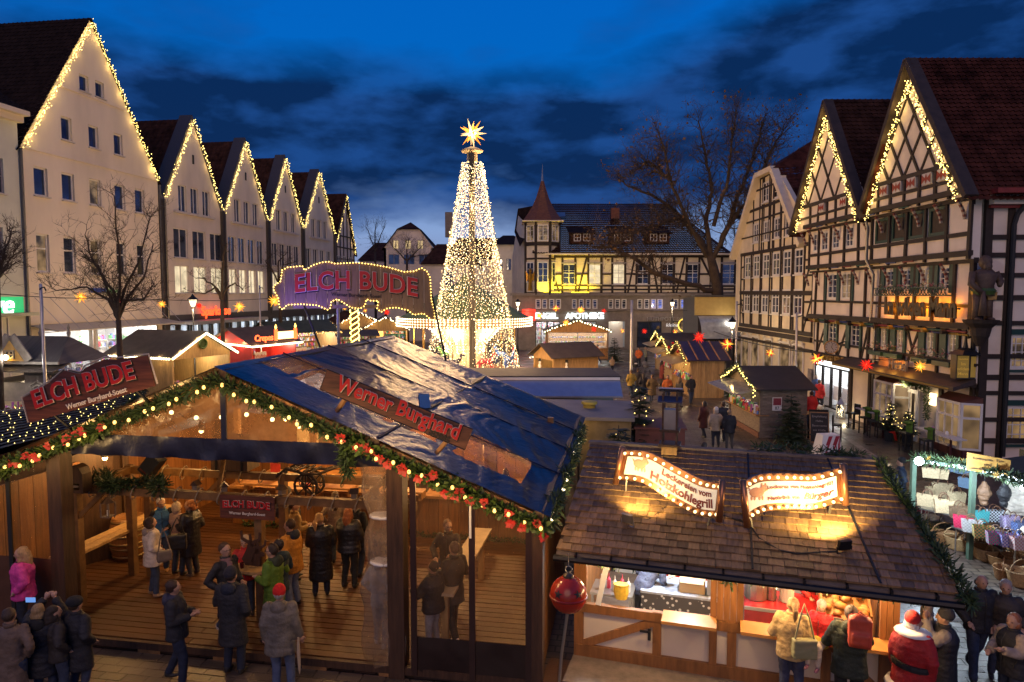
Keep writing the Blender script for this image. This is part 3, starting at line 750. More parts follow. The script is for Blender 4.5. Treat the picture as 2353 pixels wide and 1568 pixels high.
lamp(AP,(a4(1095,1080)[0],-1.2,a4(1095,1080)[1]),12,(.2,.3,1),.1)
for px_ in (365,560):                      # yellow floods on the timber wall
    x,z=a4(px_,1000,-.6);fl=bx('flood_lamp',M('flood_yellow',(1,.8,.1),.4,0,emit=(1,.78,.02),es=4),AP,(x,-.5,azm+.28),(2.0,.15,.08))
    for dx in (-.7,.7):spot(AP,(x+dx,-1.15,azm+.25),(x+dx*1.6,.2,azm+3.4),430,(1,.74,.02),130,.15)
x,z=a4(200,1150,-1);MB().lathe([(.01,-.7),(.75,-.65),(.8,0),(.75,.65),(.01,.7)],(x,-1.2,z),12,1,.3).build('sign_disc',M('neon_red2',(.8,.05,.02),.4,0,emit=(1,.03,.015),es=2.5),AP)
# turret at the left corner
tcx=a4(298,600)[0];tw=(a4(416,600)[0]-a4(172,600)[0])/2;tzb=azm;tzt=a4(300,492)[1];tsp=a4(303,205)[1]
oct_=[(tcx+tw*math.cos(R(22.5+45*i))*1.04,1.4+tw*math.sin(R(22.5+45*i))*1.04) for i in range(8)]
tm_=MB();tm_.add([(x,y,z) for z in (tzb,tzt) for x,y in oct_],[(i,(i+1)%8,8+(i+1)%8,8+i) for i in range(8)])
tur=tm_.build('turret',plaster_y,AP)
for i in range(8):
    x,y=oct_[i];x2,y2=oct_[(i+1)%8]
    if (y+y2)/2>2.6:continue
    bx('beam',beam_m,tur,(x,y,(tzb+tzt)/2),(.26,.26,tzt-tzb),(0,0,R(22.5+45*i)))
    an=math.atan2(y2-y,x2-x);nx_,ny_=math.sin(an)*.04,-math.cos(an)*.04
    for z in (tzb+.2,aze-.4,aze+1.2,a4(300,650)[1],a4(300,550)[1]+.3,tzt-.12):
        bx('beam',beam_m,tur,((x+x2)/2,(y+y2)/2,z),(math.hypot(x2-x,y2-y),.2,.2),(0,0,an))
    mx_,my_=(x+x2)/2,(y+y2)/2;n2=Vector((mx_-tcx,my_-1.4,0)).normalized()
    for z,hh in ((wb[0][1]+.2,2.4),(a4(240,640)[1],1.9)):
        if abs(n2.x)>.8 and z>9:continue
        wo=window(tur,0,0,1.25,hh,2,3,win_white,glass_dim if z>9 else glass_dark,depth=0,sill=False,fw=.12)
        wo.rotation_euler=(0,0,math.atan2(n2.y,n2.x)+math.pi/2)
        c_=Vector((mx_,my_,z))+n2*.1;t_=Vector((-n2.y,n2.x,0));wo.location=c_-t_*.62
th_=tsp-tzt;zs=[(tw*1.28,tzt-.1),(tw*.92,tzt+th_*.18),(tw*.62,tzt+th_*.38),(tw*.40,tzt+th_*.58),(tw*.2,tzt+th_*.84),(tw*.1,tsp)]
rv=[];rf=[]
for r_,z in zs:rv+=[(tcx+r_*math.cos(R(22.5+45*i)),1.4+r_*math.sin(R(22.5+45*i)),z) for i in range(8)]
for k in range(len(zs)-1):rf+=[(k*8+i,k*8+(i+1)%8,k*8+8+(i+1)%8,k*8+8+i) for i in range(8)]
MB().add(rv,rf).build('turret_roof',M('roof_turret',(.15,.055,.022),.7,.4,3,.5,6,stretch=(1,1,3)),AP)
MB().lathe([(tw*.1,tsp-.1),(.10,tsp+.8),(.02,tsp+2.0)],(tcx,1.4,0),8).build('spire',steel,AP)
MB().box((tcx,1.4,tzt-.12),(tw*2.35,tw*2.35,.12)).build('turret_cornice',plaster_y,AP)
# left return wall with big gable
MB().add([(a4(175,900)[0],1.2,0),(a4(85,900)[0],9,0),(a4(85,900)[0],9,aze),(a4(120,430)[0]+.2,9,a4(130,395)[1]),(a4(175,900)[0],1.2,a4(150,500)[1])],[(0,1,2,3,4)]).build('side_gable_wall',plaster_y,AP)
MB().add([(a4(330,315)[0],7,azr),(a4(175,900)[0]-.6,.2,aze+1),(a4(120,430)[0]-.3,9,aze+3.5),(a4(130,395)[0],10,a4(130,395)[1]+1.0)],[(0,1,2,3)]).build('hip_roof',roof_dark,AP)
gx_,gz_=a4(210,970,-1.0)
st=MB();st.lathe([(.3,0),(.26,.3),(.19,.9),(.3,1.5),(.24,1.9),(.1,2.05),(.17,2.25),(.14,2.5),(.02,2.6)],(gx_,-1.0,gz_-.2),8)
for s_ in (-1,1):st.add([(gx_+s_*.12,-.85,gz_+1.5),(gx_+s_*.5,-.8,gz_+2.1),(gx_+s_*.42,-.8,gz_+.8)],[(0,1,2)])
tag(st.build('angel_statue',M('gilded',(.55,.28,.04),.3,.2,metal=.9)),'gilded angel figure on a bracket at the pharmacy corner','statue').location=(0,80,0)
# ================================================================ right row
FR=Frame(17.75,54.0,R(-90))
def C5(x,y):return (2900+x/1.7425)*.57446,(400+y/1.7422)*.57446
def C6(x,y):return (3000+x/1.9599)*.57446,(1200+y/1.96)*.57446
def C7(x,y):return (2900+x/3.135)*.57446,(1000+y/3.136)*.57446
def lines(F,par,conv,segs,yo=0.0,w_=.2,t=.14,m=None):
    for sg in segs:
        a=F.uz(*conv(sg[0],sg[1]),yo);b=F.uz(*conv(sg[2],sg[3]),yo)
        beam(par,a,b,sg[4] if len(sg)>4 else w_,t,m,yo=yo)
# --- cream timbered house with half-hipped gable
CT=thing('timbered_house','cream half-timbered house with half-hipped gable and rows of white windows','house',FR.o,FR.a)
cx0=FR.uz(1700,760)[0];cx1=FR.uz(1868,760)[0]
zE=FR.uz(*C5(80,1085))[1];cu0=FR.uz(*C5(80,1085))[0]
zT=FR.uz(*C5(255,530))[1];u1=FR.uz(*C5(250,525))[0];u2,zT2=FR.uz(*C5(360,475));zT=(zT+zT2)/2
u3,z3=FR.uz(*C5(520,830))
W2=[(272,580,312,705),(350,545,388,675),(205,868,240,990),(277,848,315,975),(350,825,386,960),(428,800,468,945)]
def rowpx(F,boxes,conv,yo=0.0):
    bb=[winpx(F,None,q,conv,yo) for q in boxes];n=len(bb)
    z=sum(b[1] for b in bb)/n;h=sum(b[3] for b in bb)/n;w_=sum(b[2] for b in bb)/n
    return [(b[0],z,w_,h) for b in bb]
ws2=rowpx(FR,W2[:2],C5)+rowpx(FR,W2[2:],C5)
r1=rowpx(FR,[(262,95,325,345),(368,80,437,340),(487,55,566,330),(610,30,690,322),(745,8,840,312),(890,-10,992,305)],C7)
r2=rowpx(FR,[(250,505,320,780),(358,503,427,787),(470,500,552,795),(598,495,683,800),(732,493,825,815),(875,492,975,835)],C7)
allw=ws2+r1+r2
zg=FR.uz(*C7(600,1010))[1]
cx1b=cx1+.1
MB().plate([(cu0,zg-.5),(max(cx1b,u3+.9),zg-.5),(max(cx1b,u3+.9),zE),(u2,zT),(u1,zT),(cu0,zE)],
           [[(x,z),(x+w_,z),(x+w_,z+h_),(x,z+h_)] for x,z,w_,h_ in allw],0,.3).build('wall',plaster_y,CT)
for k,(x,z,w_,h_) in enumerate(allw):window(CT,x,z,w_,h_,2,3,win_white,glass_dark if rnd.random()<.85 else glass_dim,depth=-.02,fw=.11,transom=.68 if k>5 else 0,sillm=win_white)
hz=[r2[0][1]-1.05,r2[0][1]-.12,r2[0][1]+r2[0][3]*.52,r1[0][1]-1.15,r1[0][1]-.1,r1[0][1]+r1[0][3]*.52,zE-.05]
for i,z in enumerate(hz):
    if i in (0,3,6):beam(CT,(cx0,z),(cx1,z),.3,.14)
xs_=sorted(sum([[w_[0]-.1,w_[0]+w_[2]+.1] for w_ in r2],[])+[cx0+.1,cx1-.12])
for x in xs_:beam(CT,(x,zg),(x,zE),.16,.12)
for i in range(0,len(xs_)-1,2):
    for z in (hz[1],hz[2],hz[4],hz[5]):beam(CT,(xs_[i],z),(xs_[i+1],z),.15,.11)
beam(CT,(xs_[-2],hz[0]),(xs_[-1],hz[3]),.14,.1);beam(CT,(xs_[-2],hz[3]),(xs_[-1],zE),.14,.1);beam(CT,(xs_[1],hz[0]),(xs_[0],hz[3]),.14,.1)
# gable timbers clipped to the roof slopes
def gx_at(z): # left, right limits
    l_=cu0+(u1-cu0)*(z-zE)/(zT-zE);r_=u3+.9+(u2-u3-.9)*(z-zE)/(zT-zE);return l_+.1,r_-.1
for z,w_ in ((zE+1.2,.14),(zE+2.3,.14),(zE+3.1,.26),(zE+4.4,.14),(zE+5.4,.14),(zT-.15,.2)):
    a,b=gx_at(z);beam(CT,(a,z),(b,z),w_,.12)
for x,z,w_,h_ in ws2:
    for xx in (x-.1,x+w_+.1):
        zt_=zE
        while zt_<zT and gx_at(zt_)[0]<xx<gx_at(zt_)[1]:zt_+=.1
        beam(CT,(xx,zE),(xx,zt_-.1),.14,.11)
# roof
tiles(CT,(u3+1.0,-.3,zE-.1),(u3+1.0,12,zE-.1),(u2+.1,12,zT+1.3),(u2+.1,-.3,zT+.05),roof_red,26,34)
MB().add([(cu0-.3,-.35,zE-.2),(cu0-.3,12,zE-.2),(u1+.2,12,zT+.1),(u1+.2,-.35,zT+.1)],[(0,1,2,3)]).build('roof',roof_red,CT)
MB().add([(u1-.2,-.35,zT),(u2+.3,-.35,zT),((u1+u2)/2,3,zT+2.2)],[(0,1,2)]).build('hip_roof',roof_red,CT)
MB().add([(u2+.3,-.35,zT),((u1+u2)/2,3,zT+2.2),((u1+u2)/2,12,zT+2.2),(u2+.4,12,zT)],[(0,1,2,3)]).build('roof',roof_red,CT)
for a,b in (((cu0-.2,zE-.2),(u1,zT)),((u2,zT),(u3+1.0,zE-.1)),((u1,zT),(u2,zT))):beam(CT,a,b,.35,.5,plaster_y,'barge_board',yo=-.02)
# arched shop windows
gg=[(200,1060,300,1440),(315,1065,420,1450),(480,1095,590,1480),(670,1140,815,1490),(835,1170,985,1500)]
MB().box(((cx0+cx1)/2,.25,(zg-.5)/2),(cx1-cx0,.3,zg-.5)).build('shop_wall',plaster_y,CT)
for a,b,c,d in gg:
    x0=FR.uz(*C7(a,b))[0];x1=FR.uz(*C7(c,b))[0];z1=FR.uz(*C7((a+c)/2,b+10))[1]
    window(CT,x0,.3,x1-x0,z1-.3,1,1,win_white,glass_dim,depth=-.05,yo=.1,sill=False,fw=.14,name='shop_window')
    pts=[(x0+(x1-x0)*t,.02,z1+.28*math.sin(math.pi*t)) for t in [i/8 for i in range(9)]]
    MB().tube(pts,.09,6).build('arch',win_white,CT)
beam(CT,(cx0,zg-.25),(cx1,zg-.25),.35,.2);beam(CT,(cx0,zg-.9),(cx1,zg-.9),.2,.16)

# --- the timbered inn
INN=thing('timbered_inn','old half-timbered inn with two light-edged gables, lattice timber and a glowing name sign','inn',FR.o,FR.a)
Y1,Y2,Y3=-.22,-.45,-.68
def i5(x,y,yo):return FR.uz(*C5(x,y),yo)
def i6(x,y,yo=0.0):return FR.uz(*C6(x,y),yo)
ux0=i6(500,600)[0];ux1=i6(1775,600)[0]                # building ends on the ground plane
zp=i6(1000,165)[1]                                          # painted beam
zj=i5(1300,1140,Y2)[1]                                     # jetty below second floor
zb=i5(1000,815,Y3)[1]                                      # gable base
um=i5(985,815,Y3)[0]                                       # where the gables meet
ua,zaS=i5(733,35,Y3);uA,zaL=FR.uz(2099,150,Y3)
uL=i5(495,945,Y3)[0];uR=i5(1715,680,Y3)[0]
zaS-=.2;zaL-=.2
# first floor
w1=rowpx(FR,[(720,1210,780,1390),(815,1205,880,1390)],C5,Y1)+rowpx(FR,[(1125,1185,1180,1330),(1240,1180,1300,1330),(1365,1170,1425,1330),(1500,1160,1570,1330)],C5,Y1)
w2a=rowpx(FR,[(618,945,648,1062),(675,920,730,1045),(752,898,810,1035),(845,880,884,1022)],C5,Y2)
w2b=rowpx(FR,[(1050,845,1137,997),(1165,815,1257,975),(1285,780,1395,960),(1425,745,1540,938)],C5,Y2)
w0=rowpx(FR,[(620,165,682,320),(795,185,865,408)],C6)+rowpx(FR,[(1030,205,1078,375),(1155,218,1207,392),(1385,238,1452,432),(1555,253,1628,440)],C6)
w0[0]=(w0[0][0],w0[1][1],w0[1][2],w0[1][3]);w0[1]=(w0[1][0],w0[1][1],w0[1][2],w0[1][3])
def slab(x0,x1,z0,z1,yo,wins,m=plaster_w,th=.3):
    return MB().plate([(x0,z0),(x1,z0),(x1,z1),(x0,z1)],[[(x,z),(x+w_,z),(x+w_,z+h_),(x,z+h_)] for x,z,w_,h_ in wins],yo,yo+th).build('wall',m,INN)
zc0=3.05
slab(ux0,ux1,zc0,zp,0,w0);slab(ux0,ux1,zp,zj,Y1,w1);slab(ux0-.1,ux1+.1,zj,zb,Y2,w2a+w2b)
for (l_,r_,ap,zap) in ((uL,um,ua,zaS),(um,uR,uA,zaL)):
    MB().plate([(l_,zb),(r_,zb),(ap,zap)],(),Y3,Y3+.3).build('gable_wall',plaster_w,INN)
for x,z,w_,h_ in w1:
    big=w_>1.0
    window(INN,x,z,w_,h_,2,4,win_white,glass_dim if rnd.random()<.4 else glass_dark,yo=Y1,depth=.03,fw=.1,sill=False)
for k,(x,z,w_,h_) in enumerate(w1):
    for xx in (x-.22,x+w_+.14):bx('shutter',win_green,INN,(xx+.04,Y1-.05,z+h_/2),(.34 if k>1 else .2,.07,h_+.2))
    if k>1:
        fb=MB().box((x+w_/2,Y1-.25,z-.2),(w_+.5,.3,.05));
        for q in range(6):
            xa_=x-.2+q*(w_+.4)/5.0
            fb.bar((xa_,Y1-.4,z-.2),(xa_+.2,Y1-.4,z+.12),.025,.025);fb.bar((xa_+.2,Y1-.4,z-.2),(xa_,Y1-.4,z+.12),.025,.025)
        fb.bar((x-.25,Y1-.4,z+.13),(x+w_+.25,Y1-.4,z+.13),.04,.04)
        fbo=fb.build('flower_box',win_green,INN)
        fl=MB()
        for q in range(70):
            c_=Vector((x+w_/2+random.uniform(-.5,.5)*(w_+.3),Y1-.25+random.uniform(-.15,.12),z-.1+random.uniform(0,.35)))
            fl.cur=random.choice((0,0,1,1,2));d_=Vector((random.gauss(0,.08),random.gauss(0,.08),random.gauss(.05,.07)))
            fl.add([c_,c_+d_,c_+d_*.5+Vector((.05,.02,.03))],[(0,1,2)])
        fl.build('heather',[leaf_m,M('heather_pink',(.3,.08,.1),.7,.4,20),M('heather_pale',(.4,.32,.28),.7,.3,20)],fbo,stuff=True)
for x,z,w_,h_ in w2a:window(INN,x,z,w_,h_,2,3,win_white,glass_dark,yo=Y2,depth=.03,fw=.1,sill=False)
for x,z,w_,h_ in w2b:window(INN,x,z,w_,h_,1,1,win_green,M('shutter_brown',(.035,.02,.012),.7,.3,6),yo=Y2,depth=.03,fw=.14,sill=False)
for k,(x,z,w_,h_) in enumerate(w0):
    window(INN,x,z,w_,h_,2,4,win_white,glass_dim if k>1 else glass_dark,depth=.03,fw=.1,sill=False)
    bx('shutter',win_green,INN,(x-.2,-.06,z+h_/2),(.42,.08,h_+.25));bx('shutter',win_green,INN,(x+w_+.1,-.06,z+h_/2),(.16,.08,h_+.25))
    if k>1:
        fb=MB().box((x+w_/2-.1,-.3,z-.3),(w_+.5,.25,.2)).build('flower_box',win_green,INN)
        fl=MB()
        for q in range(60):
            c_=Vector((x+w_/2-.1+random.uniform(-.5,.5)*(w_+.8),-.35+random.uniform(-.15,.12),z-.1+random.uniform(0,.3)));fl.cur=random.randrange(3)
            d_=Vector((random.gauss(0,.08),random.gauss(0,.08),random.gauss(.05,.07)));fl.add([c_,c_+d_,c_+d_*.5+Vector((.05,.02,.03))],[(0,1,2)])
        fl.build('heather',[leaf_m,MATS['heather_pink'],MATS['heather_pale']],fb,stuff=True)
def post(x,z0,z1,yo,w_=.17):beam(INN,(x,z0),(x,z1),w_,.14,yo=yo)
# timbers, floor by floor
for yo,z in ((Y1,zj-.02),(Y2,zj+.22),(Y2,zb-.02),(Y3,zb+.2)):beam(INN,(ux0-.15,z),(uR if z>zb else ux1+.1,z),.24,.2,yo=yo)
for xx in [i5(x,1000,Y2)[0] for x in (595,660,742,838,935,1030,1150,1268,1402,1548,1712)]:post(xx,zj,zb,Y2)
zr=w2b[0][1]-.12;beam(INN,(ux0,zr),(ux1,zr),.17,.12,yo=Y2)
for xx in [i5(x,1300,Y1)[0] for x in (640,702,890,985,1090,1210,1330,1460,1605)]:post(xx,zp,zj,Y1)
zr=w1[0][1]-.15;beam(INN,(ux0,zr),(ux1,zr),.17,.12,yo=Y1);post(ux1-.1,zp,zj,Y1,.3)
for xx in [i6(x,300)[0] for x in (535,605,690,780,875,935,985,1095,1220,1340,1480,1650,1760)]:post(xx,zc0,zp,0)
beam(INN,(ux0,w0[3][1]-.2),(ux1,w0[3][1]-.2),.16,.12)
for x0,x1 in ((535,600),(700,770),(880,930),(1230,1330)):
    a=i6(x0,300)[0];b=i6(x1,300)[0];beam(INN,(a,zc0+.1),(b,zp-.2),.14,.1)
beam(INN,(i6(1330,300)[0],zc0+.1),(i6(1230,300)[0],zp-.2),.14,.1)
# gables: rail, posts, red and white shutters, crossing lattice above
def gable_timber(l_,r_,ap,zap,zrail,nlat,posts,shut):
    H=zap-zb
    def lim(z):t=(z-zb)/H;return l_+(ap-l_)*t,r_+(ap-r_)*t
    a,b=lim(zrail);beam(INN,(a,zrail),(b,zrail),.26,.15,yo=Y3)
    z2=zb+(zrail-zb)*.52;a,b=lim(z2);beam(INN,(a,z2),(b,z2),.15,.12,yo=Y3)
    for x in posts:
        zt=zrail
        while zt>zb and not (lim(zt)[0]<x<lim(zt)[1]):zt-=.1
        beam(INN,(x,zb),(x,zt),.16,.13,yo=Y3)
    for x in shut:
        s0=bx('shutter',M('shutter_white',(.6,.55,.5),.7,.1),INN,(x,Y3-.07,(z2+zrail)/2),(.62,.06,(zrail-z2)*.72))
        hh=(zrail-z2)*.3
        for s_ in (-1,1):MB().add([(x+s_*.3,Y3-.115,(z2+zrail)/2+hh),(x+s_*.3,Y3-.115,(z2+zrail)/2-hh),(x+s_*.03,Y3-.115,(z2+zrail)/2)],[(0,1,2)]).build('shutter_triangle',M('shutter_red',(.30,.045,.02),.7,.15),INN)
        MB().add([(x,Y3-.118,(z2+zrail)/2+.22),(x+.1,Y3-.118,(z2+zrail)/2),(x,Y3-.118,(z2+zrail)/2-.22),(x-.1,Y3-.118,(z2+zrail)/2)],[(0,1,2,3)]).build('shutter_diamond',MATS['shutter_red'],INN)
    a,b=lim(zrail);step=(b-a)/nlat;slope=(zap-zrail)/((b-a)/2)*.98
    for k in range(-nlat,nlat+1):
        for s_ in (1,-1):
            x0=(a+b)/2+(k+.5)*step;pts=[]
            z=zrail
            while z<zap:
                x=x0+s_*(z-zrail)/slope;q=lim(z)
                if q[0]<=x<=q[1]:pts.append((x,z))
                z+=.04
            if len(pts)>8:beam(INN,pts[0],pts[-1],.13,.10 if s_>0 else .12,yo=Y3)
zrS=i5(750,690,Y3)[1];zrL=i5(1320,525,Y3)[1]
gable_timber(uL,um,ua,zaS,zrS,4,[i5(x,800,Y3)[0] for x in (600,655,715,775,850,915)],[i5(683,760,Y3)[0],i5(835,715,Y3)[0]])
gable_timber(um,uR,uA,zaL,zrL,5,[i5(x,650,Y3)[0] for x in (1075,1160,1255,1360,1470,1570)],[i5(x,600,Y3)[0] for x in (1120,1210,1310,1418,1524)])
for (l_,r_,ap,zap) in ((uL,um,ua,zaS),(um,uR,uA,zaL)):
    for xe in (l_,r_):
        s_=1 if xe>ap else -1
        beam(INN,(xe+s_*.22,zb-.1),(ap,zap+.42),.22,.5,M('barge_dark',(.045,.03,.022),.8,.3),'barge_board',yo=Y3+.05)
# roofs
tiles(INN,(uR+.3,Y3-.3,zb-.25),(uR+.3,14,zb-.25),(uA,14,zaL+.5),(uA,Y3-.3,zaL+.5),roof_red,34,60,amp=.04,step=.045)
for (xe,ap,zap) in ((uL-.3,ua,zaS),(um,uA,zaL)):
    MB().add([(xe,Y3-.3,zb-.25),(ap,Y3-.3,zap+.5),(ap,14,zap+.5),(xe,14,zb-.25)],[(0,1,2,3)]).build('roof',roof_red,INN)
tiles(INN,(um,Y3-.3,zb-.25),(um,14,zb-.25),(ua,14,zaS+.5),(ua,Y3-.3,zaS+.5),roof_brown,30,50,amp=.04,step=.045)
# carved brackets under the jetties
brm=[M('bracket_red',(.16,.04,.03),.7,.2),M('bracket_white',(.38,.31,.25),.7,.1)]
def bracket(x,z,yo):
    b=MB();n=8
    for i in range(n):
        t0,t1=i/n,(i+1)/n;b.cur=i%2
        p0=(x,yo-.32*(1-math.sin(t0*1.5)),z-.75*t0);p1=(x,yo-.32*(1-math.sin(t1*1.5)),z-.75*t1);b.bar(p0,p1,.085,.10,(1,0,0))
    b.build('bracket',brm,INN)
for x in (570,625,705,800,890):bracket(i5(x,950,Y2)[0],zb-.1,Y2-.05)
for x in (1005,1105,1230,1360,1515,1680):bracket(i5(x,850,Y2)[0],zb-.1,Y2-.05)
for x in (590,660,745,835,935,1030,1150,1270,1400,1560):bracket(i5(x,1200,Y1)[0],zj-.1,Y1-.05)
# painted beam with coloured drums
pc=[M('paint_y',(.30,.19,.02),.6,.2),M('paint_g',(.02,.08,.05),.6,.2),M('paint_r',(.2,.03,.02),.6,.2),M('paint_b',(.03,.05,.16),.6,.2)]
beam(INN,(ux0-.1,zp+.05),(ux1+.1,zp+.05),.3,.3,yo=Y1)
nseg=11
for k in range(nseg):
    xa_=ux0+k*(ux1-ux0)/nseg
    MB().tube([(xa_+.05,Y1-.2,zp-.16),(xa_+(ux1-ux0)/nseg-.05,Y1-.2,zp-.16)],.05,8).build('painted_roll',pc[k%4],INN)
    MB().tube([(xa_+.05,Y1-.12,zp-.27),(xa_+(ux1-ux0)/nseg-.05,Y1-.12,zp-.27)],.04,8).build('painted_roll',pc[(k+2)%4],INN)
    MB().tube([(xa_,Y1-.42,zp-.2),(xa_,Y1-.1,zp-.2)],.09,8).build('beam_end',pc[0] if k%2 else beam_m,INN)
for k in range(8):
    xa_=ux0+.3+k*1.35;bx('painted_strip',pc[(k*3+1)%4],INN,(xa_+.4,Y2-.13,zj+.08),(.8,.05,.05));bx('painted_strip',pc[(k+2)%4],INN,(xa_+.3,Y3-.13,zb+.04),(.7,.05,.05))
MB().tube([i_ for i_ in [(um,Y2-.3,zb),(um+.1,Y2-.2,zb-.5),(um+.1,Y2-.2,zj+.3),(um+.35,Y1-.2,zj-.4),(um+.25,Y1-.2,zp),(um+.25,-.2,zp-.4),(um+.25,-.2,1.0)]],.07,8).build('downpipe',zinc,INN)
# name sign: letters standing off a lamp-lit wall
sx_,sz_=i5(1340,1447,Y1-.35);sl_,_=i5(1075,1440,Y1-.35);sr_,_=i5(1590,1440,Y1-.35)
gold=M('letter_gold',(.30,.17,.03),.4,.2,metal=.3);gold_d=M('letter_old_gold',(.055,.030,.006),.6,.2)
def fraktur(o,amp=.0):return o
SN=text('Im wilden Mann',.9,gold_d,INN,TM((sx_,Y1-.34,sz_)),.03,.04,.0,name='sign_lettering',space=1.02,fit=(sr_-sl_)*.95,bend=lambda v:Vector((v.x,v.y,v.z*1.4)))
beam(INN,(sl_-.3,sz_),(sr_+.3,sz_),.06,.05,black_m,'sign_rail',yo=Y1-.3)
for t in range(16):lamp(INN,(sl_+(sr_-sl_)*(t+.5)/16,Y1-.27,sz_+(.12 if t%2 else -.16)),13,(1,.30,.008),.1,'sign_lamp')
# canopy over the ground floor
zcan=i6(1300,700,-.9)[1]
MB().add([(ux0+4.3,0,3.25),(ux1,0,3.25),(ux1+.2,-1.0,2.95),(ux0+4.3,-1.0,2.95),(ux0+4.3,0,3.05),(ux1,0,3.05),(ux1+.2,-1.0,2.8),(ux0+4.3,-1.0,2.8)],
         [(0,1,2,3),(4,7,6,5),(3,2,6,7),(0,3,7,4),(1,5,6,2)]).build('canopy',M('canopy_brown',(.06,.04,.03),.6,.3),INN)
bx('canopy_strip',pc[0],INN,((ux0+ux1)/2+2.2,-1.02,2.87),(ux1-ux0-4.5,.04,.06))
# ground floor: jeweller, doorway, two bay windows
slab(ux0+4.3,ux1,0,zc0,.05,[])
for k in range(6):beam(INN,(ux0+4.4+k*(ux1-ux0-4.6)/5,0),(ux0+4.4+k*(ux1-ux0-4.6)/5,zc0),.25,.14,yo=.05)
beam(INN,(ux0,zc0),(ux1,zc0),.35,.2,yo=-.02)
bx('shop_back_wall',shop_white,INN,(ux0+2.1,2.2,1.5),(4.2,.1,3));bx('shop_side',shop_white,INN,(ux0+.05,1.1,1.5),(.1,2.2,3));bx('shop_side',shop_white,INN,(ux0+4.25,1.1,1.5),(.1,2.2,3));bx('shop_ceiling',shop_white,INN,(ux0+2.1,1.1,2.75),(4.2,2.2,.06))
for k in range(4):
    window(INN,ux0+.15+k*1.03,.15,.95,2.3,1,1,dark_metal,MATS['glass_clear'],depth=.02,sill=False,fw=.08,name='shop_window')
    bx('display_shelf',shop_white,INN,(ux0+.6+k*1.03,.8,.9),(.8,.4,.8))
for k in range(2):lamp(INN,(ux0+1.1+k*2,.9,2.5),190,(.95,.98,1),.15,'shop_light')
x,z=i6(705,475,-.1);text('JUWELIER RAABE',.5,gold,INN,TM((x,-.2,z)),.04,.01,name='sign_lettering',space=.95)
bx('poster',M('poster_grey',(.25,.23,.22),.5,.5,6),INN,(i6(475,600)[0],-.04,i6(475,600)[1]),(.55,.04,.9))
def bay(px0,px1,py0,py1,lit):
    x0=i6(px0,800,-.5)[0];x1=i6(px1,800,-.5)[0];z1=min(2.75,i6((px0+px1)/2,py0,-.6)[1]);z0=.55
    b=MB().add([(x0,0,z1),(x0+.3,-.65,z1),(x1-.3,-.65,z1),(x1,0,z1),(x0,0,z1+.22)]+[(x1,0,z1+.22)],[(0,1,2,3),(0,4,1),(4,5,2,1),(5,3,2)]).build('bay_roof',M('bay_roof',(.1,.03,.02),.6,.2),INN)
    MB().box(((x0+x1)/2,-.3,z0-.15),(x1-x0-.1,.7,.3)).build('bay_base',M('bay_red',(.06,.012,.012),.6,.2),INN)
    window(INN,x0+.3,z0,x1-x0-.6,z1-z0,3,1,win_white,lit,yo=-.62,depth=0,sill=False,fw=.1,transom=.68,name='bay_window')
    for xx,rz,s_ in ((x0,R(-65),1),(x1-.3,R(65),1)):
        wo=window(INN,0,0,.7,z1-z0,1,1,win_white,lit,depth=0,sill=False,fw=.08,transom=.68,name='bay_window')
        wo.location=(xx if rz<0 else x1-.3,0 if rz<0 else -.63,z0);wo.rotation_euler=(0,0,rz)
    return x0,x1
b1=bay(965,1170,640,940,glass_dim);b2=bay(1460,1725,790,1150,glassmat('glass_bar',(1,.6,.25),.20,.6,1.1))
dx=i6(1265,900)[0]
window(INN,dx-.55,.05,1.15,2.25,1,1,white_m,glassmat('glass_door',(1,.7,.4),.5,.5),depth=-.06,sill=False,fw=.16,transom=.42,name='door')
lamp(INN,(dx,-.4,2.45),22,(1,.8,.5),.08);bx('menu_light',M('menu_lamp',(1,.8,.5),.4,0,emit=(1,.75,.4),es=3),INN,(i6(1437,780,-.1)[0],-.12,i6(1437,780,-.1)[1]),(.36,.1,.5))
bx('hotel_panel',M('hotel_panel',(.3,.12,.03),.5,.2),INN,(i6(1100,530,-.4)[0],-.3,i6(1100,510,-.4)[1]),(2.2,.1,.55))
x,z=i6(1240,545,-.5);text('Hotel',.62,M('hotel_letters',(.35,.25,.15),.5,.2),INN,TM((x,-.95,3.4)),.04,.01,name='sign_lettering')
for q in (-1.4,-.3,.9):lamp(INN,(x+q-.6,-.75,3.35),13,(1,.42,.05),.08,'sign_lamp')

# return wall of the inn, facing the grill hut
FW=Frame(17.75,54-ux1,0.0)
RW=thing('inn_side_wing','side wall of the timbered inn with plain square panels and a red eaves board','wing',FW.o,0)
rw=9.0;zrw=zb-.1
def r5(x,y):return FW.uz(*C5(x,y))
def r6(x,y):return FW.uz(*C6(x,y))
wr=[]
for (a,b,c,d) in ((2040,275,2180,545),(2005,830,2180,1130)):
    x0,z1=r6(a,b);x1,z0=r6(c,d);wr.append((x0,z0,x1-x0,z1-z0))
MB().plate([(.05,0),(rw,0),(rw,zrw),(.05,zrw)],[[(x,z),(x+w_,z),(x+w_,z+h_),(x,z+h_)] for x,z,w_,h_ in wr],0,.3).build('wall',plaster_w,RW)
for k,(x,z,w_,h_) in enumerate(wr):window(RW,x,z,w_,h_,3,4,win_white,glass_dim if k==0 else glassmat('glass_bar',(1,.6,.25),.20,.6,1.1),depth=.04,fw=.12,sill=True,sillm=win_green)
for k,(x,z,w_,h_) in enumerate(wr):
    for xx in (x-.12,x+w_+.12):bx('window_case',win_green,RW,(xx,-.03,z+h_/2),(.2,.12,h_+.3))
    bx('window_case',win_green,RW,(x+w_/2,-.03,z+h_+.12),(w_+.4,.12,.2))
for py_ in (955,1085,1220,1375,1560):z=r5(1950,py_)[1];beam(RW,(.1,z),(rw,z),.2,.12)
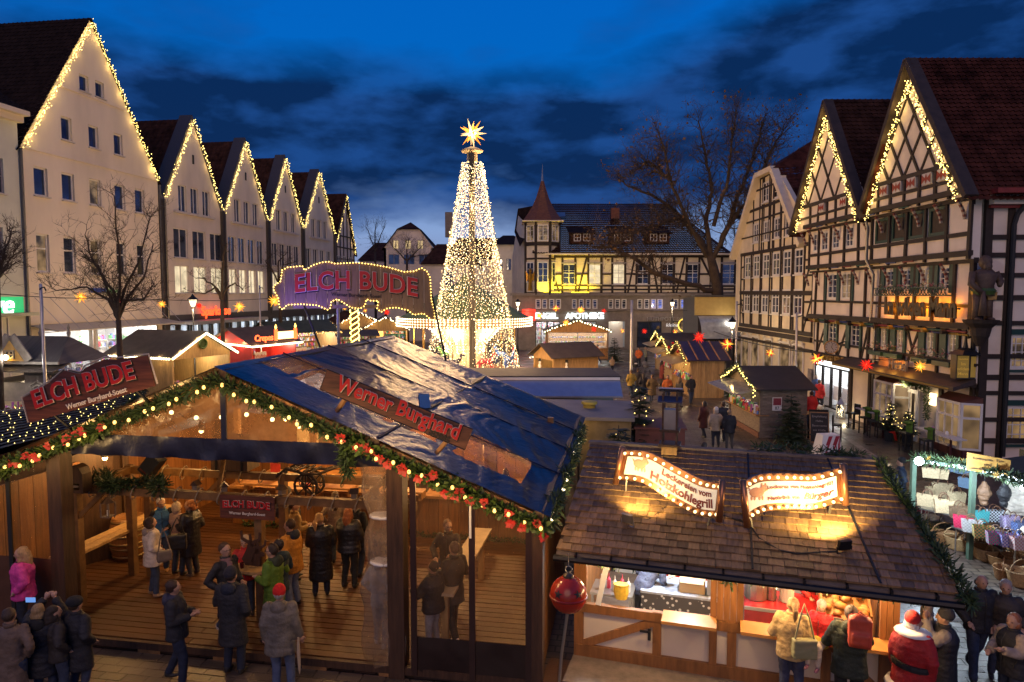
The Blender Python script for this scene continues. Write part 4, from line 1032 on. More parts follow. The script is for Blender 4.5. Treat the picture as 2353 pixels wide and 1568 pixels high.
for py_ in (440,605,735,940,1110):z=r6(1950,py_)[1];beam(RW,(.1,z),(rw,z),.2,.12)
for px_,w_ in ((1750,.35),(1825,.3),(1968,.24)):x=r5(px_,1200)[0];beam(RW,(max(x,.17),0),(max(x,.17),zrw),w_,.15)
for x in (2.6,4.2,6.0,7.7):beam(RW,(x,0),(x,zrw),.24,.13)
MB().box((rw/2+.1,-.35,zb+.1),(rw+.2,.7,.18)).build('eaves_board',M('eaves_red',(.22,.03,.02),.6,.2),RW)
bx('eaves_soffit',plaster_w,RW,(rw/2+.1,-.18,zb-.18),(rw,.4,.35));bx('eaves_board',MATS['eaves_red'],RW,(rw/2+.1,-.1,zb-.42),(rw,.25,.12))
pxp=r5(1975,1200)[0]
MB().tube([(pxp+.5,-.5,zb),(pxp+.1,-.2,zb-.7),(pxp,-.18,zb-1.1),(pxp,-.18,.3)],.09,8).build('downpipe',black_m,RW)
# carved wild man figure on the corner
wmx,wmz=r5(1780,1530)
WMN=MB()
wm_m=M('carved_wood',(.085,.05,.032),.6,.3,8,.4,30)
fig=MB()
fig.tube([(-.22,0,0),(-.2,-.02,.5),(-.16,0,.95)],[.13,.15,.2],8);fig.tube([(.22,0,0),(.2,.0,.5),(.14,0,.95)],[.13,.14,.2],8)
fig.tube([(0,0,.85),(0,-.02,1.2),(0,-.03,1.55),(0,0,1.75)],[.34,.30,.40,.22],10);fig.ball((0,-.05,2.0),.2,10,8,(1,1.1,1.25));fig.ball((0,-.18,1.85),.15,8,6,(1,.8,1.3))
fig.tube([(-.38,0,1.65),(-.5,-.1,1.25),(-.25,-.3,.95)],[.13,.12,.08],8);fig.tube([(.38,0,1.65),(.52,-.1,1.3),(.35,-.3,1.2)],[.13,.12,.08],8)
fig.tube([(-.2,-.32,.15),(-.22,-.33,1.0)],[.14,.06],8)
for s_ in (-1,1):fig.ball((s_*.22,-.12,.03),.12,6,4,(1,1.6,.6))
WS=thing('carved_figure','carved wooden wild man with club and shield on the corner of the inn','statue',FW.w(max(wmx,.0)-.25,-.45,wmz))
sc_=2.35/2.2
fo=fig.build('figure',wm_m,WS,True);fo.scale=(sc_,sc_,sc_)
MB().plate([(-.25,.9),(.25,.9),(.3,1.4),(-.3,1.4)],(),-.5,-.42,Matrix.Translation((.22,.1,.2))@Matrix.Scale(.6,4)).build('shield',M('shield_paint',(.35,.2,.05),.5,.5,6),WS)
MB().lathe([(.36,1.05),(.42,1.2),(.34,1.3)],(0,0,-.12),12).build('leaf_girdle',leaf_m,WS)
MB().lathe([(.12,-1.0),(.3,-.6),(.36,-.3),(.55,-.12),(.6,0)],(0,.05,0),12).build('console',beam_m,WS)
# ================================================================ gable lights of the inn
for lab,l_,r_,ap,zap in (('drooping string of warm lights on the smaller gable of the inn',uL,um,ua,zaS),('drooping string of warm lights on the larger gable of the inn',um,uR,uA,zaL)):
    gable_lights(FR,lab,l_+.45,zb+.15,ap,zap-.35,r_-.45,zb+.15,360,9,8,yo=Y3-.24,r=.028,jit=.05,drop=.4)
# ================================================================ bare trees
def bare_tree(label,base,limbs,trunk,m,seed,twigs,tlen,leaves=0,name='bare_tree',rs=1.0,leafm=None):
    """limbs: polylines (world); trunk polyline with radii; twigs grow from the limbs"""
    rng=random.Random(seed);o=Vector(base);root=thing(name,label,'tree',base,0)
    MB().tube([Vector(p)-o for p,r in trunk],[r for p,r in trunk],9).build('trunk',m,root,True)
    b=MB();tips=[]
    def grow(p,d,ln,r,lev):
        pts=[p];n=4 if lev<2 else 3;q=p;dd=d.copy();rr=[r]
        for i in range(n):
            dd=(dd+Vector((rng.gauss(0,.22),rng.gauss(0,.22),rng.gauss(.06,.16)))).normalized()
            q=q+dd*ln/n;pts.append(q);rr.append(r*(1-.75*(i+1)/n))
        b.tube(pts,rr,5 if lev<2 else 3,False)
        if lev>=3:tips.append(q);return
        for i in range((3,3,3)[lev] if lev<3 else 0):
            k=rng.randint(1,n);ax=Vector((rng.gauss(0,1),rng.gauss(0,1),rng.gauss(.25,.8))).normalized()
            grow(pts[k],(dd*.7+ax*.8).normalized(),ln*rng.uniform(.5,.75),rr[k]*.7+.004,lev+1)
    for pl,r0 in limbs:
        pl=[Vector(p)-o for p in pl];k=len(pl)
        sm=[]                                    # smooth the limb
        for i in range(k-1):
            for t in range(4):sm.append(pl[i].lerp(pl[i+1],t/4)+Vector((rng.gauss(0,.03),rng.gauss(0,.03),rng.gauss(0,.03)))*rs*(1 if t else 0))
        sm.append(pl[-1]);n=len(sm)
        b.tube(sm,[r0*(1-.8*i/(n-1))+.01 for i in range(n)],7,False)
        for j in range(twigs):
            i=rng.randint(n // 5,n-1);d=(sm[i]-sm[max(i-1,0)]).normalized() if i else Vector((0,0,1))
            ax=Vector((rng.gauss(0,1),rng.gauss(0,1),rng.gauss(.35,.7))).normalized()
            grow(sm[i],(d*.5+ax).normalized(),tlen*rng.uniform(.6,1.2)*(1-.35*i/n),max(.016*rs**.5,r0*.28*(1-.7*i/n)),1 if rng.random()<.7 else 0)
    b.build('crown',m,root)
    if leaves:
        lb=MB()
        for i in range(leaves):
            p=rng.choice(tips)+Vector((rng.gauss(0,.12),rng.gauss(0,.12),rng.gauss(-.05,.1)));s_=rng.uniform(.05,.11)*rs
            d=Vector((rng.gauss(0,1),rng.gauss(0,1),rng.gauss(0,1))).normalized()*s_;e_=Vector((rng.gauss(0,1),rng.gauss(0,1),rng.gauss(0,1))).normalized()*s_
            lb.add([p,p+d,p+d+e_,p+e_],[(0,1,2,3)])
        lb.build('leaves',leafm or M('dry_leaf',(.16,.085,.03),.8,.4,4),root,stuff=True)
    return root
def pl(y,*pts,dy=0.0):
    return [ony(px_,py_,y+dy*i) for i,(px_,py_) in enumerate(pts)]
yP=60
trk=[(ony(1650,700,yP)*1,.75),(ony(1649,660,yP),.5),(ony(1640,620,yP),.42),(ony(1632,585,yP),.34)]
trk[0]=(Vector((trk[1][0].x,yP,0)),.7)
bare_tree('big bare plane tree with spreading crown in front of the pharmacy building',trk[0][0],[
    (pl(yP,(1640,668),(1570,650),(1500,625),(1440,585),(1400,565),(1362,570),dy=-1.2),.24),
    (pl(yP,(1632,590),(1600,540),(1555,490),(1500,450),(1450,430),(1425,415),dy=.8),.22),
    (pl(yP,(1625,590),(1585,520),(1545,430),(1530,360),(1515,310),dy=-.9),.2),
    (pl(yP,(1634,590),(1622,510),(1637,440),(1622,360),(1605,280),dy=.5),.24),
    (pl(yP,(1637,600),(1665,540),(1700,480),(1755,430),(1800,400),(1850,385),dy=-.6),.22),
    (pl(yP,(1655,570),(1690,470),(1720,390),(1745,320),(1750,280),dy=.9),.22),
    (pl(yP,(1640,520),(1670,430),(1680,350),(1690,270),dy=-.8),.18),
    (pl(yP,(1560,500),(1510,520),(1470,530),(1420,560),dy=-.6),.18),
    (pl(yP,(1720,470),(1770,350),(1800,300),dy=.5),.2),
    (pl(yP,(1540,410),(1490,370),(1450,400),dy=.5),.16),
    (pl(yP,(1680,500),(1740,500),(1790,470),(1840,440),dy=1.0),.18)],trk,bark_p,5,64,2.7,1500,'plane_tree',2.0)
def small_tree(label,px_,pyb,y,fork,tips,seed,twigs=16,tl=1.0,r=.16,m=None,leaves=0):
    b0=Vector((ony(px_,pyb,y).x,y,0));f=ony(*fork,y)
    bare_tree(label,b0,[(pl(y,(fork[0],fork[1]),*t,dy=random.uniform(-.5,.5)),r*.38) for t in tips],[(b0,r*.9),(b0.lerp(f,.5),r*.72),(f,r*.6)],m or bark_m,seed,twigs,tl,leaves)
small_tree('bare tree in front of the cream gabled house',275,770,33,(272,735),[[(250,690),(200,660),(130,668)],[(262,670),(215,600),(195,540)],[(275,640),(272,560),(262,450)],[(285,670),(320,600),(345,500)],[(290,690),(330,640),(352,560)],[(262,700),(225,610),(190,590)],[(282,690),(330,690),(355,650)]],11,22,1.5,.2)
small_tree('bare street tree in front of the bank sign',511,780,46,(510,690),[[(495,660),(470,675),(440,672)],[(520,665),(540,650),(560,668)],[(510,640),(512,590),(520,560)],[(500,665),(470,640),(450,640)]],12,9,.9,.2)
small_tree('bare tree between bank and big map shaped sign',650,760,62,(640,650),[[(625,620),(610,600),(625,585)],[(650,610),(680,600)],[(640,600),(660,580)]],13,10,1.2,.2)
small_tree('bare tree in front of the white half-hipped house',935,640,86,(935,600),[[(915,580),(900,565)],[(935,570),(940,550)],[(955,580),(975,560)],[(945,590),(985,585)]],14,18,1.6,.25)
small_tree('bare tree over the dark roof beside the white house',862,640,104,(862,580),[[(850,540),(840,520)],[(862,530),(865,510)],[(875,540),(885,520)]],15,14,1.8,.25)
small_tree('bare tree at the pale green corner house',-10,700,30,(-5,640),[[(10,590),(25,540),(20,520)],[(15,610),(40,570)],[(12,620),(45,600)],[(5,600),(15,545)]],16,16,.9,.13)
for i,(px_,d) in enumerate(((1700,72),(1730,74))):
    small_tree(('slender bare tree behind the plane tree, left of the cream timbered gable','slender bare tree rising behind the cream timbered gable')[i],px_,640,d,(px_,600),[[(px_-12,540),(px_-15,500)],[(px_,530),(px_+3,480)],[(px_+12,550),(px_+15,505)]],20+i,26,2.2,.2)

# ================================================================ tree of lights
yT=40.0
tb=Vector((ony(1087,845,yT).x,yT,0))
def tz(py_):return ony(1087,py_,yT).z
TL=thing('light_tree','tall cone of white fairy lights hung round a mast, topped by a big star','light tree',tb)
zt_=tz(377);rt=.56;rb=3.15
MB().lathe([(.2,0),(.18,6),(.16,zt_+.5)],(0,-.5,0),12).build('mast',M('mast_grey',(.022,.02,.018),.6,.2),TL)
MB().lathe([(.30,zt_+.1),(.30,zt_+.62),(.32,zt_+.64),(.62,zt_+.68),(.64,zt_+.76),(.2,zt_+.95),(.06,zt_+1.0)],(0,0,0),10).build('mast_head',M('head_stone',(.3,.25,.17),.6,.2),TL)
MB().tube([(0,0,zt_+.9),(0,0,tz(307))],.035,6).build('star_rod',dark_metal,TL)
lb_=[MB(),MB()];rng=random.Random(5)
nst=84
for s_ in range(nst):
    a=2*math.pi*(s_+rng.uniform(-.25,.25))/nst
    k=0;z=zt_
    while z>.2:
        t=(zt_-z)/zt_;rr=rt+(rb-rt)*t**1.05
        if not (math.sin(a)<-.86 and abs(math.cos(a))*rr<.16 and z<5.0):
            p=(rr*math.cos(a)+rng.gauss(0,.05),rr*math.sin(a)+rng.gauss(0,.05),z+rng.gauss(0,.03))
            lb_[0 if rng.random()<.7 else 1].octa(p,rng.uniform(.013,.023) if rng.random()<.85 else rng.uniform(.026,.042))
        z-=rng.uniform(.09,.26)
lb_[0].build('fairy_lights',M('fairy_white',(1,.95,.8),.4,0,emit=(1,.80,.43),es=3.6),TL,stuff=True)
lb_[1].build('fairy_lights',M('fairy_gold',(1,.8,.5),.4,0,emit=(1,.70,.26),es=2.6),TL,stuff=True)
wires=MB()
for s_ in range(0,nst,2):
    a=2*math.pi*s_/nst;wires.tube([(rt*math.cos(a),rt*math.sin(a),zt_),(rb*math.cos(a),rb*math.sin(a),.2)],.008,3,False)
wires.build('light_cables',black_m,TL,stuff=True)
for i in range(14):
    t=(i+.5)/14;a=i*2.4;z=zt_*(1-t);rr=rt+(rb-rt)*t+.25
    lamp(TL,(rr*math.cos(a),rr*math.sin(a),z),520,(1,.58,.25),.35,'fairy_glow')
lamp(TL,(-2.9,-2.2,3),430,(1,.58,.25),.35,'fairy_glow');lamp(TL,(2.9,-2.2,4),430,(1,.58,.25),.35,'fairy_glow')
_stars={}
def star_mesh(kind,m1,m2,mc):
    if kind in _stars:return _stars[kind]
    b=MB();dirs=[]
    n=22;ga=math.pi*(3-5**.5)
    for i in range(n):
        y=1-2*(i+.5)/n;r=math.sqrt(1-y*y);dirs.append(Vector((r*math.cos(ga*i),y,r*math.sin(ga*i))))
    for i,d in enumerate(dirs):
        b.cur=i%2;x=d.orthogonal().normalized();y=d.cross(x);ln=.5 if i%3 else .40;w_=.06
        base=[d*.13+(x*math.cos(a)+y*math.sin(a))*w_ for a in (0,1.57,3.14,4.71)]
        b.add(base+[d*ln],[(0,1,4),(1,2,4),(2,3,4),(3,0,4)])
    b.cur=2;b.ball((0,0,0),.14,8,6)
    _stars[kind]=b.mesh('paper_star',[m1,m2,mc]);return _stars[kind]
def emi(n_,c,s_):return M(n_,tuple(min(1,v) for v in c),.6,.05,emit=c,es=s_)
sy=emi('star_yellow',(1,.55,.05),1.25);so_=emi('star_orange',(1,.34,.03),1.2);sr2=emi('star_red',(1,.03,.012),.9);sc2=emi('star_core',(1,.75,.2),2.2)
sw=emi('star_white',(1,.68,.28),1.2);swc=emi('star_white_core',(1,.9,.7),6)
sdk=emi('star_dark',(.8,.02,.01),.32);star_mesh('y',sy,so_,sc2);star_mesh('r',sr2,sdk,emi('star_red_core',(1,.08,.03),1.4));star_mesh('ry',sdk,sy,sc2);star_mesh('yo',sy,so_,sc2);star_mesh('w',sw,so_,swc)
star_top=link('star',_stars['w'],TL,loc=(0,0,tz(307)),rot=(0,.3,0),sc=(1.75,)*3)
lamp(TL,(0,-.9,tz(307)+.0),60,(1,.8,.5),.2)
names={'y':'yellow','r':'red','ry':'red and yellow','yo':'yellow-orange','w':'white'}
SL=[(186,683,33,'y','beside the silver pole at the cream house'),(280,691,18,'ry','in the bare tree at the cream house'),(371,699,22,'y','at the corner between cream house and bank'),
      (457,703,19,'r','beside the street lamp at the bank'),(550,705,30,'yo','at the end of the red bank lettering'),(630,692,32,'y','touching the left end of the big map shaped sign'),
      (792,708,14,'y','below the middle of the big map shaped sign'),(839,714,14,'ry','below the notch of the big map shaped sign'),(889,718,18,'r','above the stall next to the carousel'),
      (1277.6,709,20,'ry','above the first pharmacy letters'),(1334.6,713,22,'y','above the middle pharmacy letters'),(1239.6,726,20,'yo','covering the first pharmacy letter'),
      (1388,715,15,'r','above the gap after the pharmacy letters'),(1423,716,13,'ry','above the white passage of the pharmacy building'),(1301,742,19,'y','above the mug stall roof'),
      (1365,757,18,'r','on the right slope of the mug stall roof'),(1431,761,14,'ry','in front of the white passage'),(1481,762,15,'r','in front of the dark shop window'),
      (1499.5,713,14,'y','below the mezzanine windows right of the steel pole'),(1552,710,13,'ry','next to the wall lamp of the pharmacy building'),(1552,763,15,'ry','in front of the kitchen shop window'),
      (1625,758,15,'ry','above the roof with purple panels, small'),(1606.7,775,33,'r','above the ridge of the roof with purple panels'),(1671,791,33,'ry','right of the roof with purple panels'),
      (1770,811,24,'ry','in front of the arched shop windows'),(1876.7,826,36,'ry','at the corner of the inn by the jeweller'),(1990.7,839,36,'r','beside the glowing hotel panel'),(2114.7,843,30,'y','at the end of the hotel letters')]
star_pts=[]
for px_,py_,sz,kd,where in SL:
    d=.72*1569/sz
    q_=(px_-CX)/FPX          # keep clear of the house fronts on both sides
    if px_<640:d=min(d,52,31.0/(.1444-q_))
    if px_>1700:d=min(d,16.2/q_)
    p=ony(px_,py_,d);s_=sz/1569*d
    rz_=math.atan2(p.x,p.y)
    o=link('paper_star',_stars[kd],None,loc=p,rot=(random.uniform(-.3,.3),random.uniform(0,6),-rz_+random.uniform(-.2,.2)),sc=(s_*1.05,)*3)
    tag(o,'glowing %s paper star %s'%(names[kd],where),'star','paper stars on cables over the square');star_pts.append(p)
def cable(label,pts,r=.02):
    o=MB().tube(pts,r,4).build('cable',black_m);return tag(o,label,'cable')
def sag(a,b,s_=.4,n=10):a=Vector(a);b=Vector(b);return [a.lerp(b,i/n)-Vector((0,0,s_*4*(i/n)*(1-i/n))) for i in range(n+1)]
cable('black cable carrying stars along the cream house and the bank',sag(ony(0,676,30),ony(280,684,36),.1)+sag(ony(280,684,36),ony(640,684,50),.2))
cable('black cable carrying stars past the arched shop windows to the inn',sag(ony(1640,762,42),ony(1880,812,31),.2)+sag(ony(1880,812,31),ony(2270,812,28),.3))
cable('thin cable in front of the pharmacy lettering',sag(ony(1190,715,68),ony(1450,712,60),.25)+sag(ony(1450,712,60),ony(1690,700,60),.3))
# ================================================================ poles and lamps
def pole(label,px_,pyt,y,r=.06,hook=True,m=None):
    z=ony(px_,pyt,y).z;x=ony(px_,pyt,y).x
    o=thing('steel_pole',label,'pole',(x,y,0),0,'steel poles for cables')
    MB().lathe([(r*1.3,0),(r*1.2,1),(r,z-.02),(r*.6,z)],(0,0,0),10).build('shaft',m or steel,o,True)
    if hook:MB().tube([(0,-r,z-.25),(.1,-r-.1,z-.2),(.25,-.15,z-.15),(.3,-.12,z-.3)],.03,6).build('hook',dark_metal,o)
    return o
pole('silver steel pole with hook at the cream gabled house',93,652,29);pole('silver steel pole with hook in front of the bank',596,656,52);pole('slanting steel pole behind the flat roofed trailer',1452,690,44,.09,False)
pole('thin steel pole left of the arched shop windows',1694,692,43);pole('thin steel pole in front of the arched shop windows',1832,718,36);pole('galvanised steel pole at the corner of the inn',2271,776,28.0,.075)
def street_lamp(label,px_,py_,y,power=200,wall=False,col=(1,.72,.42)):
    p=ony(px_,py_,y);o=thing('street_lamp',label,'lamp',(p.x,y,0),0,'street lamps on the square');z=p.z
    MB().lathe([(.09,0),(.08,1.0),(.05,1.1),(.045,z-.3)],(0,0,0),8).build('post',dark_metal,o,True)
    MB().lathe([(.10,z-.32),(.24,z+.1)],(0,0,0),10).build('lantern_glass',M('lantern_glass',(1,.9,.7),.3,0,emit=(1,.8,.5),es=3.0),o)
    MB().lathe([(.34,z+.1),(.32,z+.14),(.12,z+.32),(.05,z+.42),(.01,z+.5)],(0,0,0),10).build('lantern_roof',dark_metal,o)
    lamp(o,(0,0,z-.45),power,col,.12);return o
street_lamp('classic street lamp with conical lantern in front of the bank',443,693,43,300)
street_lamp('street lamp with cold white lantern at the pharmacy corner',1190,697,72,700,col=(1,.85,.65));street_lamp('street lamp on the front of the pharmacy building',1545,697,74,700)
street_lamp('street lamp beside the ice cream parlour',1683,744,46,260)
# ================================================================ carousel
yC=54.0;cc=Vector((ony(1068,760,yC).x,yC,0))
CR=thing('carousel','brightly lit merry-go-round with bulb-studded rim behind the light tree','carousel',cc)
Rr=5.2;zc_=4.25
MB().lathe([(Rr,.25),(Rr,.45),(.5,.45)],(0,0,0),32).build('platform',wood_warm_h,CR)
MB().lathe([(Rr-.1,zc_+.45),(Rr*.75,zc_+1.1),(Rr*.45,zc_+2.1),(.4,zc_+3.3),(.05,zc_+3.9)],(0,0,0),24).build('canopy',M('canopy_green',(.12,.17,.05),.6,.3,2),CR)
rim=MB().lathe([(Rr,zc_-.25),(Rr+.12,zc_-.1),(Rr,zc_+.45),(Rr-.1,zc_+.45),(Rr-.15,zc_-.2)],(0,0,0),40).build('rim',M('rim_cream',(.4,.24,.10),.4,.4,4),CR)
bb_=MB()
for k in range(120):
    a=2*math.pi*k/120
    for z in (-.18,.02,.22,.40):bb_.octa(((Rr+.13)*math.cos(a),(Rr+.13)*math.sin(a),zc_+z),.06)
bb_.build('rim_bulbs',M('carousel_bulb',(1,.9,.7),.4,0,emit=(1,.84,.55),es=4.5),CR,stuff=True)
MB().lathe([(1.2,.5),(1.3,2.0),(1.5,2.4),(2.6,3.6),(3.0,4.1)],(0,0,0),20).build('centre_drum',M('drum_mirror',(.85,.75,.55),.25,.2,3),CR)
for k in range(140):
    a=random.uniform(0,6.28);z=random.uniform(2.2,4.0)
    bb_=None
db=MB()
for k in range(20):
    a=2*math.pi*k/20
    for q in range(10):z=2.0+q*.22;rr=1.5+max(0,(z-2.4))*.93;db.octa(((rr+.05)*math.cos(a),(rr+.05)*math.sin(a),z),.06)
db.build('drum_bulbs',MATS['carousel_bulb'],CR,stuff=True)
for k in range(10):
    a=2*math.pi*k/10+.15;x,y=4.0*math.cos(a),4.0*math.sin(a)
    MB().tube([(x,y,.45),(x,y,zc_)],.04,6).build('pole',M('brass',(.6,.38,.1),.25,.1,metal=.9),CR)
    h_=MB();tx,ty=-math.sin(a),math.cos(a);f=lambda u,v,z:(x+tx*u+math.cos(a)*v,y+ty*u+math.sin(a)*v,z)
    h_.tube([f(-.55,0,1.45),f(-.2,0,1.5),f(.25,0,1.5),f(.5,0,1.6)],[.16,.22,.22,.14],8);h_.tube([f(.45,0,1.55),f(.65,0,1.9),f(.7,0,2.1)],[.16,.1,.09],7);h_.tube([f(.62,0,2.08),f(.95,0,1.95)],[.1,.06],7)
    for u,v,e_ in ((-.45,.1,-.75),(-.45,-.1,-.5),(.4,.1,.75),(.4,-.1,.55)):h_.tube([f(u,v,1.4),f((u+e_)/2,v,1.1),f(e_,v,.75)],[.08,.06,.04],6)
    h_.tube([f(-.55,0,1.5),f(-.8,0,1.3),f(-.8,0,1.0)],[.05,.07,.02],6)
    h_.build('horse',goods[k%8],CR,True)
for k in range(6):a=k*1.047+.3;lamp(CR,(2.9*math.cos(a),2.9*math.sin(a),3.2),320,(1,.74,.40),.3)
# ================================================================ garlands, firs
def garland(label,pts,rad=.16,n=900,bulbs=0,flowers=0,group='fir garlands with bulbs',bulbm=None,br=.035,power=0,nl=0,m=None,fl_from=0.0,leafy=False,lcol=(1,.6,.22),off=(0,0,0)):
    pts=[Vector(p) for p in pts];o0=pts[0];seg=[(pts[i+1]-pts[i]).length for i in range(len(pts)-1)];tot=sum(seg)
    def at(t):
        q=t*tot
        for i,s_ in enumerate(seg):
            if q<=s_ or i==len(seg)-1:return pts[i].lerp(pts[i+1],min(1,q/max(s_,1e-6)))-o0
            q-=s_
    root=thing('fir_garland',label,'garland',o0,0,group);b=MB();rng=random.Random(int(tot*100))
    d0=(pts[-1]-pts[0]).normalized()
    for i in range(n):
        t=rng.random();p=at(t);r_=rad*(1+.35*math.sin(t*tot*3.1));d=Vector((rng.gauss(0,1),rng.gauss(0,1),rng.gauss(0,1))).normalized()
        q=p+d*r_*rng.uniform(.2,.75);e_=(d+d0*rng.uniform(-1,1)).normalized()*rng.uniform(.07,.15);s_=e_.cross(Vector((rng.gauss(0,1),rng.gauss(0,1),1))).normalized()*rng.uniform(.012,.022)
        b.cur=1 if leafy and t>fl_from and rng.random()<.55 else 0
        if b.cur:s_ *= 2.6
        b.add([q-s_,q+s_,q+e_+s_*.3,q+e_-s_*.3],[(0,1,2,3)])
    b.build('needles',[m or fir_g,leaf_m],root,stuff=True)
    if bulbs:
        me=MB().ball((0,0,0),br,8,6,(1,1,1.25)).mesh('bulb',bulbm or bulb_amber,True)
        for i in range(bulbs):
            p=at((i+.5+rng.uniform(-.2,.2))/bulbs);link('bulb',me,root,loc=p+Vector((rng.uniform(-.05,.05),-rad*.9,rng.uniform(-.08,.02))))
    for i in range(flowers):
        t=fl_from+(1-fl_from)*(i+rng.random()*.8)/flowers;p=at(t)+Vector((rng.uniform(-.08,.08),-rad*.8,rng.uniform(-.12,.1)));fb=MB()
        for k in range(9):
            a=k*.7+rng.random()*.3;ln=rng.uniform(.06,.11);d=Vector((math.cos(a),-rng.uniform(.1,.5),math.sin(a)))*ln;s_=Vector((-math.sin(a),0,math.cos(a)))*ln*.38
            fb.add([p,p+d*.5+s_,p+d,p+d*.5-s_],[(0,1,2,3)])
        fb.build('poinsettia',poin_m,root)
    for i in range(nl):lamp(root,at((i+.5)/nl)+Vector((0,-rad-.42,-.05))+Vector(off),power,lcol,.06)
    return root
def fir_tree(label,loc,h,r,seed,n=1500,pot=None,name='fir_tree',lights=0):
    rng=random.Random(seed);o=thing(name,label,'tree',loc)
    MB().lathe([(.03+h*.015,0),(.012,h*.97)],(0,0,0),7).build('trunk',bark_m,o);b=MB()
    lev=int(h/.16)
    for k in range(lev):
        z=.25+(h-.3)*(k/lev)**.95;rr=r*(1-(z/h))**.85*rng.uniform(.85,1.1)+.05
        for j in range(max(4,int(11*(1-z/h)+4))):
            a=rng.uniform(0,6.283);ln=rr*rng.uniform(.75,1.1);d=Vector((math.cos(a),math.sin(a),rng.uniform(-.35,.05)))
            m_=max(4,int(ln/.07))
            for i in range(m_):
                t=(i+1)/m_;p=Vector((0,0,z))+d*ln*t+Vector((0,0,.12*ln*t*t));sd=Vector((-math.sin(a),math.cos(a),0))
                for s_ in (-1,1):
                    w_=(.22*(1.1-t)+.08)*rng.uniform(.7,1.2)*min(1.4,h/2.2);e_=(sd*s_+d*.8).normalized()*w_+Vector((0,0,rng.uniform(-.04,.03)))
                    f_=d.normalized()*.055
                    b.add([p-f_,p+f_,p+e_+f_*.4,p+e_-f_*.4],[(0,1,2,3)])
    b.build('crown',fir_m,o)
    if lights:
        me=MB().octa((0,0,0),.02).mesh('bulb',bulb_warm)
        for i in range(lights):
            t=i/lights;z=.3+(h-.5)*t;rr=r*(1-z/h)*.95+.04;a=i*1.1;link('bulb',me,o,loc=(rr*math.cos(a),rr*math.sin(a),z))
    if pot:MB().lathe([(.2,0),(.26,.45),(.27,.5)],(0,0,0),10).build('pot',pot,o)
    return o
# ================================================================ the big tent
TZ,TE,TX=5.2,2.95,5.65;TD=8.4
def slope(x):return TZ-(TZ-TE)*abs(x)/TX
def fr(px_,py_,yo=0.0):x,z=FT.uz(px_,py_,yo);return x,z
TENT=thing('market_tent','large open timber tent with wrinkled blue tarpaulin roof and clear plastic gable','tent',FT.o,FT.a)
def vinyl(name,col,a0,a1,sc,rough=.18,warm=0):
    if name in MATS:return MATS[name]
    m=M(name,col,rough,.3,sc);t=m.node_tree;n=t.nodes;l=t.links;b=n['Principled BSDF']
    g=n.new('ShaderNodeNewGeometry');ns=n.new('ShaderNodeTexNoise');l.new(g.outputs['Position'],ns.inputs[0]);ns.inputs['Scale'].default_value=sc;ns.inputs['Detail'].default_value=8;ns.inputs['Roughness'].default_value=.75
    mr=n.new('ShaderNodeMapRange');l.new(ns.outputs[0],mr.inputs[0]);mr.inputs[1].default_value=.35;mr.inputs[2].default_value=.68;mr.inputs[3].default_value=a0;mr.inputs[4].default_value=a1
    tr=n.new('ShaderNodeBsdfTranslucent');tr.inputs[0].default_value=(*[min(1,c*1.6) for c in col],1);tp=n.new('ShaderNodeBsdfTransparent');mA=n.new('ShaderNodeMixShader');mB=n.new('ShaderNodeMixShader')
    mA.inputs[0].default_value=.5;l.new(b.outputs[0],mA.inputs[1]);l.new(tr.outputs[0],mA.inputs[2]);l.new(mr.outputs[0],mB.inputs[0]);l.new(tp.outputs[0],mB.inputs[1]);l.new(mA.outputs[0],mB.inputs[2]);l.new(mB.outputs[0],n['Material Output'].inputs[0])
    nb=n.new('ShaderNodeTexNoise');l.new(g.outputs['Position'],nb.inputs[0]);nb.inputs['Scale'].default_value=2.2;nb.inputs['Detail'].default_value=3
    bp=n.new('ShaderNodeBump');bp.inputs['Strength'].default_value=.7;bp.inputs['Distance'].default_value=.1;l.new(nb.outputs[0],bp.inputs['Height']);l.new(bp.outputs[0],b.inputs['Normal'])
    return m
vin_gable=vinyl('vinyl_smudged',(.24,.14,.075),.45,.95,1.3)
vin_clear=vinyl('vinyl_clear',(.22,.16,.11),.10,.34,1.2)
vin_roof=vinyl('vinyl_roof',(.34,.24,.18),.30,.7,1.0)
tarp=M('tarpaulin_blue',(.018,.021,.036),.3,.5,1.2,.7,9,spec=.6)
tarp_grey=M('tarpaulin_navy',(.012,.014,.035),.3,.4,2,.5,6)
# clear panels in the right slope (x, y ranges measured on the slope)
def slope_hit(px_,py_):
    d=ray(px_,py_);n=Vector((-(TE-TZ)/TX,0,1));n=FT.ux*n.x+Vector((0,0,1));p0=FT.w(0,0,TZ)
    t=(p0-CAMP).dot(n)/d.dot(n);return FT.loc(CAMP+d*t)
panels=[]
for poly in ([(590,842),(678,824),(751,855),(668,872)],[(675,878),(752,858),(790,905),(777,923)],[(785,925),(830,903),(915,965),(900,985)],[(905,985),(950,970),(1010,1005),(1000,1022)],[(1037,1044),(1088,1004),(1222,1068),(1194,1117)]):
    panels.append([slope_hit(*q).xy for q in poly])
def inpoly(p,poly):
    c=False;n=len(poly)
    for i in range(n):
        a,b=poly[i],poly[(i+1)%n]
        if (a.y>p[1])!=(b.y>p[1]) and p[0]<(b.x-a.x)*(p[1]-a.y)/(b.y-a.y)+a.x:c= not c
    return c
